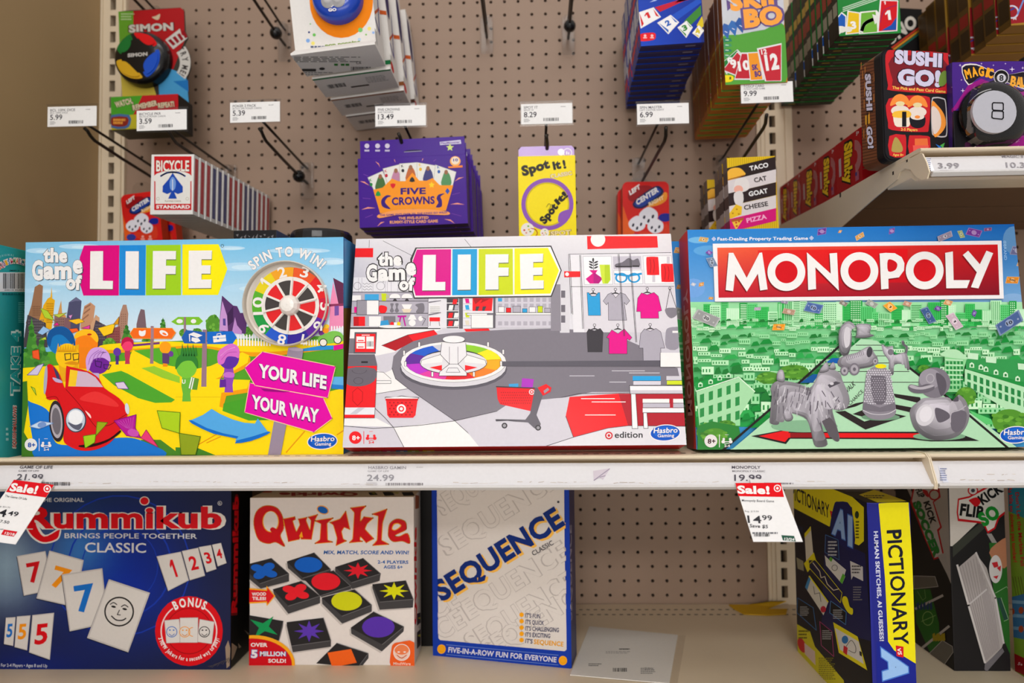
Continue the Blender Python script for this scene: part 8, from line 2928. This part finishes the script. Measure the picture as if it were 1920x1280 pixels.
lf.txt('SUSHI', 728, 556, 742, 830, 46, (214, 206, 226), 0.06, (0.05, (40, 24, 20)), up=(1, -0.1))
lf.poly([(730, 868), (765, 855), (768, 925), (732, 935)], (226, 160, 50))
lf.rect(744, 850, 752, 935, (20, 18, 18))
lf.txt('GO!', 738, 950, 752, 1115, 46, (214, 206, 226), 0.06, (0.05, (40, 24, 20)), up=(1, -0.1))
mb.build('tin_body', 'gloss', root)
mb = MB()
mb.prism([p + u * x + ZA * y for x, y in rounded(W, H, 0.010, 6)], dn * 0.013, (24, 22, 24))
mb.prism([p - dn * 0.0008 + u * (0.002 + x) + ZA * (0.002 + y) for x, y in rounded(W - 0.004, H - 0.004, 0.009, 6)], dn * 0.001, (30, 28, 32))
a = Art(mb, p - dn * 0.0008, u, ZA, -dn, W, H).z(1440, 0, 4)
SR = (196, 36, 44)
a.blob([(900, 640), (880, 480), (890, 390), (960, 375), (1310, 395), (1350, 430), (1362, 660), (1330, 702), (930, 680)], SR, 3)
a.blob([(935, 600), (930, 430), (1310, 440), (1330, 600), (1290, 660), (960, 650)], (120, 30, 40), 3)
LV = (206, 200, 226)
a.txt('SUSHI', 948, 478, 1302, 508, 112, LV, 0.07, (0.03, (30, 24, 40)), up=(0.03, -1))
a.txt('GO!', 970, 640, 1292, 655, 132, LV, 0.07, (0.03, (30, 24, 40)), up=(0.03, -1))
a.blob([(1290, 560), (1330, 530), (1350, 590), (1320, 640), (1280, 640)], (110, 140, 60), 3)
a.txt('The Pick and Pass Card Game', 930, 668, 1330, 698, 24, (236, 200, 90), 0.025)
a.blob([(905, 740), (1180, 720), (1215, 780), (1205, 960), (1170, 990), (930, 975), (900, 920)], SR, 3)
for x, y in ((990, 790), (1120, 800)):
    a.ell(x, y + 40, 68, 40, (230, 216, 206))
    a.blob([(x - 74, y + 5), (x - 50, y - 60), (x, y - 85), (x + 52, y - 60), (x + 74, y + 5), (x, y - 20)], (240, 140, 60), 4)
    a.ell(x, y - 12, 34, 18, (226, 210, 160))
a.blob([(945, 840), (1050, 835), (1062, 940), (1010, 952), (950, 940)], (234, 222, 206), 3)
a.blob([(942, 880), (945, 838), (1055, 832), (1064, 880)], (240, 186, 60), 3)
a.rect(1004, 838, 1036, 950, (26, 24, 28))
a.blob([(1066, 870), (1170, 868), (1172, 940), (1120, 962), (1070, 940)], (28, 26, 34), 3)
a.ell(1118, 876, 52, 24, (228, 216, 206))
a.ell(1118, 878, 20, 12, (236, 140, 60))
a.txt('2-5 Players', 996, 980, 1120, 984, 22, (236, 200, 90), 0.025)
a.blob([(1225, 760), (1250, 728), (1310, 735), (1335, 770), (1345, 990), (1320, 1030), (1250, 1020), (1226, 980)], (190, 186, 190), 3)
a.blob([(1232, 768), (1252, 738), (1306, 744), (1328, 776), (1337, 986), (1314, 1020), (1254, 1010), (1233, 975)], (40, 36, 40), 3)
a.blob([(1226, 770), (1270, 790), (1320, 860), (1332, 940), (1290, 1005), (1240, 1012)], (240, 150, 60), 4)
a.blob([(1226, 810), (1265, 815), (1295, 880), (1290, 960), (1240, 1000)], (222, 206, 200), 4)
a.blob([(910, 1020), (1010, 1010), (1035, 1030), (1032, 1170), (1000, 1180), (912, 1165)], SR, 2)
a.blob([(925, 1120), (945, 1040), (970, 1035), (1008, 1100), (1000, 1140), (940, 1140)], (170, 150, 80), 3)
a.txt('Ages 8+', 935, 1168, 1015, 1172, 20, (236, 200, 90), 0.025)
a.blob([(1056, 1030), (1080, 1015), (1200, 1020), (1215, 1050), (1215, 1140), (1180, 1150), (1060, 1160)], SR, 2)
a.poly([(1100, 1040), (1195, 1038), (1200, 1090), (1100, 1090)], (226, 110, 60))
a.poly([(1085, 1090), (1205, 1090), (1200, 1140), (1090, 1145)], (226, 90, 80))
for q, c in (([(1256, 1080), (1300, 1100), (1290, 1120)], (40, 110, 200)), ([(1290, 1090), (1325, 1070), (1312, 1112)], (80, 170, 80)), ([(1262, 1110), (1310, 1115), (1306, 1140), (1266, 1140)], (120, 120, 200)), ([(1310, 1110), (1335, 1120), (1328, 1140)], (230, 120, 40))):
    a.poly(q, c)
mb.build('tin_lid', 'gloss', root)

# fortune ball box
p = atZ(1791, 289, ZU)
p.y = -0.405
p.x = at(1787, 200, -0.405).x
o = Vector((p.x, p.y, ZU))
H = at(1787, 117, p.y).z - ZU
W = 0.105
VI, MG_ = (70, 36, 130), (150, 24, 130)
root = empty('fortune_ball_box', o + XA * W / 2, 'purple and magenta window box with a black fortune ball', 'toy box')
mb = MB()
mb.box(o, XA * W, ZA * H, YA * 0.09, VI, bev=0.001, cols=dict(front=(20, 18, 22), left=(60, 34, 110), right=VI, top=VI))
l = Art(mb, o + YA * 0.09, -YA, ZA, -XA, 0.09, H)
a = Art(mb, o, XA, ZA, -YA, W, H).z(1440, 0, 4)
WIN = smooth([(1460, 830), (1490, 720), (1560, 640), (1700, 600), (1840, 620), (1960, 700), (2000, 850), (1960, 1020), (1840, 1090), (1640, 1110), (1500, 1100), (1470, 1000)], 4)
a.poly([(1380, 460), (2080, 460), (2080, 640), (1900, 680), (1700, 600), (1560, 640), (1490, 720), (1440, 830), (1380, 830)], VI)
a.poly([(1376, 830), (1500, 640), (1600, 590), (1720, 640), (1900, 690), (2060, 640), (2060, 690), (1900, 720), (1720, 670), (1620, 620), (1540, 660), (1440, 800), (1400, 830)], MG_)
for x, y, r in ((1440, 490, 12), (1830, 520, 22), (1460, 680, 18), (1450, 600, 8), (1690, 490, 8), (1600, 478, 9), (1780, 478, 8), (1910, 510, 12)):
    a.star(x, y, r, r * 0.25, 4, (220, 206, 230))
OYL = [(1450, 500), (1560, 480), (1690, 540), (1800, 560), (1960, 540), (1990, 670), (1900, 665), (1740, 600), (1600, 570), (1500, 640)]
a.blob(OYL, (224, 216, 216), 3)
a.blob([(x + (1700 - x) * 0.03, y + (570 - y) * 0.12) for x, y in OYL], (30, 24, 34), 3)
OO = (240, 166, 40)
for i, (ch, x, y, d) in enumerate((('M', 1508, 590, 10), ('A', 1556, 575, 8), ('G', 1600, 574, 2), ('I', 1636, 580, -4), ('C', 1662, 588, -6), ('B', 1832, 650, -6), ('A', 1876, 656, -2), ('L', 1918, 656, 4), ('L', 1956, 650, 8))):
    wd = 10 if ch == 'I' else 21
    a.txt(ch, x - wd, y + d * 0.6, x + wd, y - d * 0.6, 78 if i < 5 else 84, OO, 0.05)
a.ell(1748, 580, 58, 58, (206, 200, 206))
a.ell(1748, 580, 52, 52, (20, 18, 20))
a.ell(1748, 585, 34, 32, (206, 204, 214))
a.txt('8', 1732, 608, 1764, 608, 46, (20, 18, 20), 0.03)
a.poly([(1400, 1110), (1560, 1115), (1740, 1085), (1880, 1030), (2060, 960), (2060, 1160), (1400, 1160)], MG_)
a.txt('Ask a Question, Turn Over for the Answer!', 1494, 1132, 1882, 1062, 26, (220, 200, 220), 0.02)
for x, y, r in ((1876, 1105, 16), (1846, 1120, 10), (1912, 1120, 10)):
    a.star(x, y, r, r * 0.25, 4, (220, 206, 230))
l.z(1440, 0, 4)
l.poly([(1376, 820), (1440, 740), (1440, 830), (1380, 840)], MG_)
for x, y, r in ((1395, 570, 9), (1420, 500, 9), (1388, 500, 6), (1430, 600, 6)):
    l.star(x, y, r, r * 0.25, 4, (190, 170, 210))
l.txt('YES', 1384, 670, 1408, 655, 22, (170, 150, 190), 0.02)
l.poly([(1385, 850), (1460, 860), (1460, 1100), (1385, 1110)], (24, 22, 28))
mb.build('carton', 'gloss', root)
bc = hit(1440 + 1690 / 4, 868 / 4, Vector((0, o.y - 0.004, 0)), YA)
R = 0.0415
mb = MB()
k = 20
prof = [(max(0.0004, R * math.sin(math.pi * i / k)), -R * 0.42 * math.cos(math.pi * i / k)) for i in range(k + 1)]
mb.lathe(bc, -YA, [(r, h) for r, h in prof if h >= -0.004], (14, 13, 15), 0, 40)
ball = mb.build('fortune_ball', 'ball', root, smooth=True)
m2 = MB()
dc = hit(1440 + 1698 / 4, 838 / 4, Vector((0, o.y - 0.004 - R * 0.42, 0)), YA)
m2.lathe(dc, -YA, [(R * 0.62, -0.004), (R * 0.62, 0.0002), (0.0003, 0.0006)], (180, 180, 190), 0, 32)
a = Art(m2, dc - XA * 0.03 - ZA * 0.03 - YA * 0.0006, XA, ZA, -YA, 0.06, 0.06, base=0.0003).z(1440, 0, 4)
a.line([(1690, 770), (1758, 772), (1764, 780), (1764, 822), (1756, 830), (1690, 826), (1682, 818), (1682, 778)], 8, (24, 22, 26), True)
a.line([(1688, 832), (1756, 834), (1764, 842), (1764, 884), (1754, 894), (1690, 888), (1678, 880), (1680, 842)], 8, (24, 22, 26), True)
m2.build('number_disc', 'matte', ball)
mb = MB()
wp = [hit(1440 + x / 4, y / 4, o - YA * 0.001, YA) for x, y in smooth([(1440, 830), (1490, 700), (1560, 630), (1700, 600), (1840, 620), (1960, 700), (2000, 850), (1960, 1020), (1840, 1090), (1640, 1115), (1480, 1110), (1450, 1000)], 3)]
cc = sum(wp, Vector()) / len(wp)
fr = [cc + (q - cc) * 0.92 - YA * 0.021 for q in wp]
n_ = len(wp)
mb.add(wp + fr, [tuple(range(n_, 2 * n_))] + [(i, (i + 1) % n_, n_ + (i + 1) % n_, n_ + i) for i in range(n_)])
mb.build('window_blister', 'clear', root)

# metal coil toy boxes along the shelf end
XS = 0.4475
quads = [(1615, 243, 345, 1563, 268), (1563, 277, 365, 1534, 292), (1534, 290, 381, 1499, 309), (1499, 319, 398, 1475, 331), (1475, 329, 412, 1456, 343)]
ys = [-0.3190, -0.2385, -0.1745, -0.1065, -0.0555]
for i in range(5):
    y0 = ys[i]
    y1 = ys[i + 1] - 0.002 if i < 4 else -0.010
    dn_ = 0.0
    x0 = XS + 0.0005 * i
    D = y1 - y0
    B = Carton((x0, y0, ZU), XA, ZA, YA, 0.074, 0.0735, D, dict(all=(176, 22, 28), left=(170, 20, 26)), bev=0.0007)
    l = B.left().uv(60, 74)
    l.txt('Slinky', 22, 8, 20, 66, 20, (240, 196, 30), 0.06, (0.05, (30, 20, 16)), up=(1, 0.1))
    for k in range(9):
        l.ring(44, 36, 8 + k * 1.1, 8.5 + k * 1.1, (206, 150, 150), 14, -80, 80, 1.35)
    l.fine(8, 24, 14, 68, 1, (206, 190, 190), 3, 0.6)
    l.rect(46, 58, 54, 70, (170, 90, 110))
    l.rect(46, 58, 50, 63, (60, 60, 120))
    l.txt('5+', 50, 8, 56, 8, 6, (226, 210, 210), 0.03)
    B.build('coil_toy_box', '%s red box of the row along the upper shelf end' % ('nearest', 'second', 'third', 'fourth', 'rearmost')[i], 'toy box', group='red coil toy boxes')
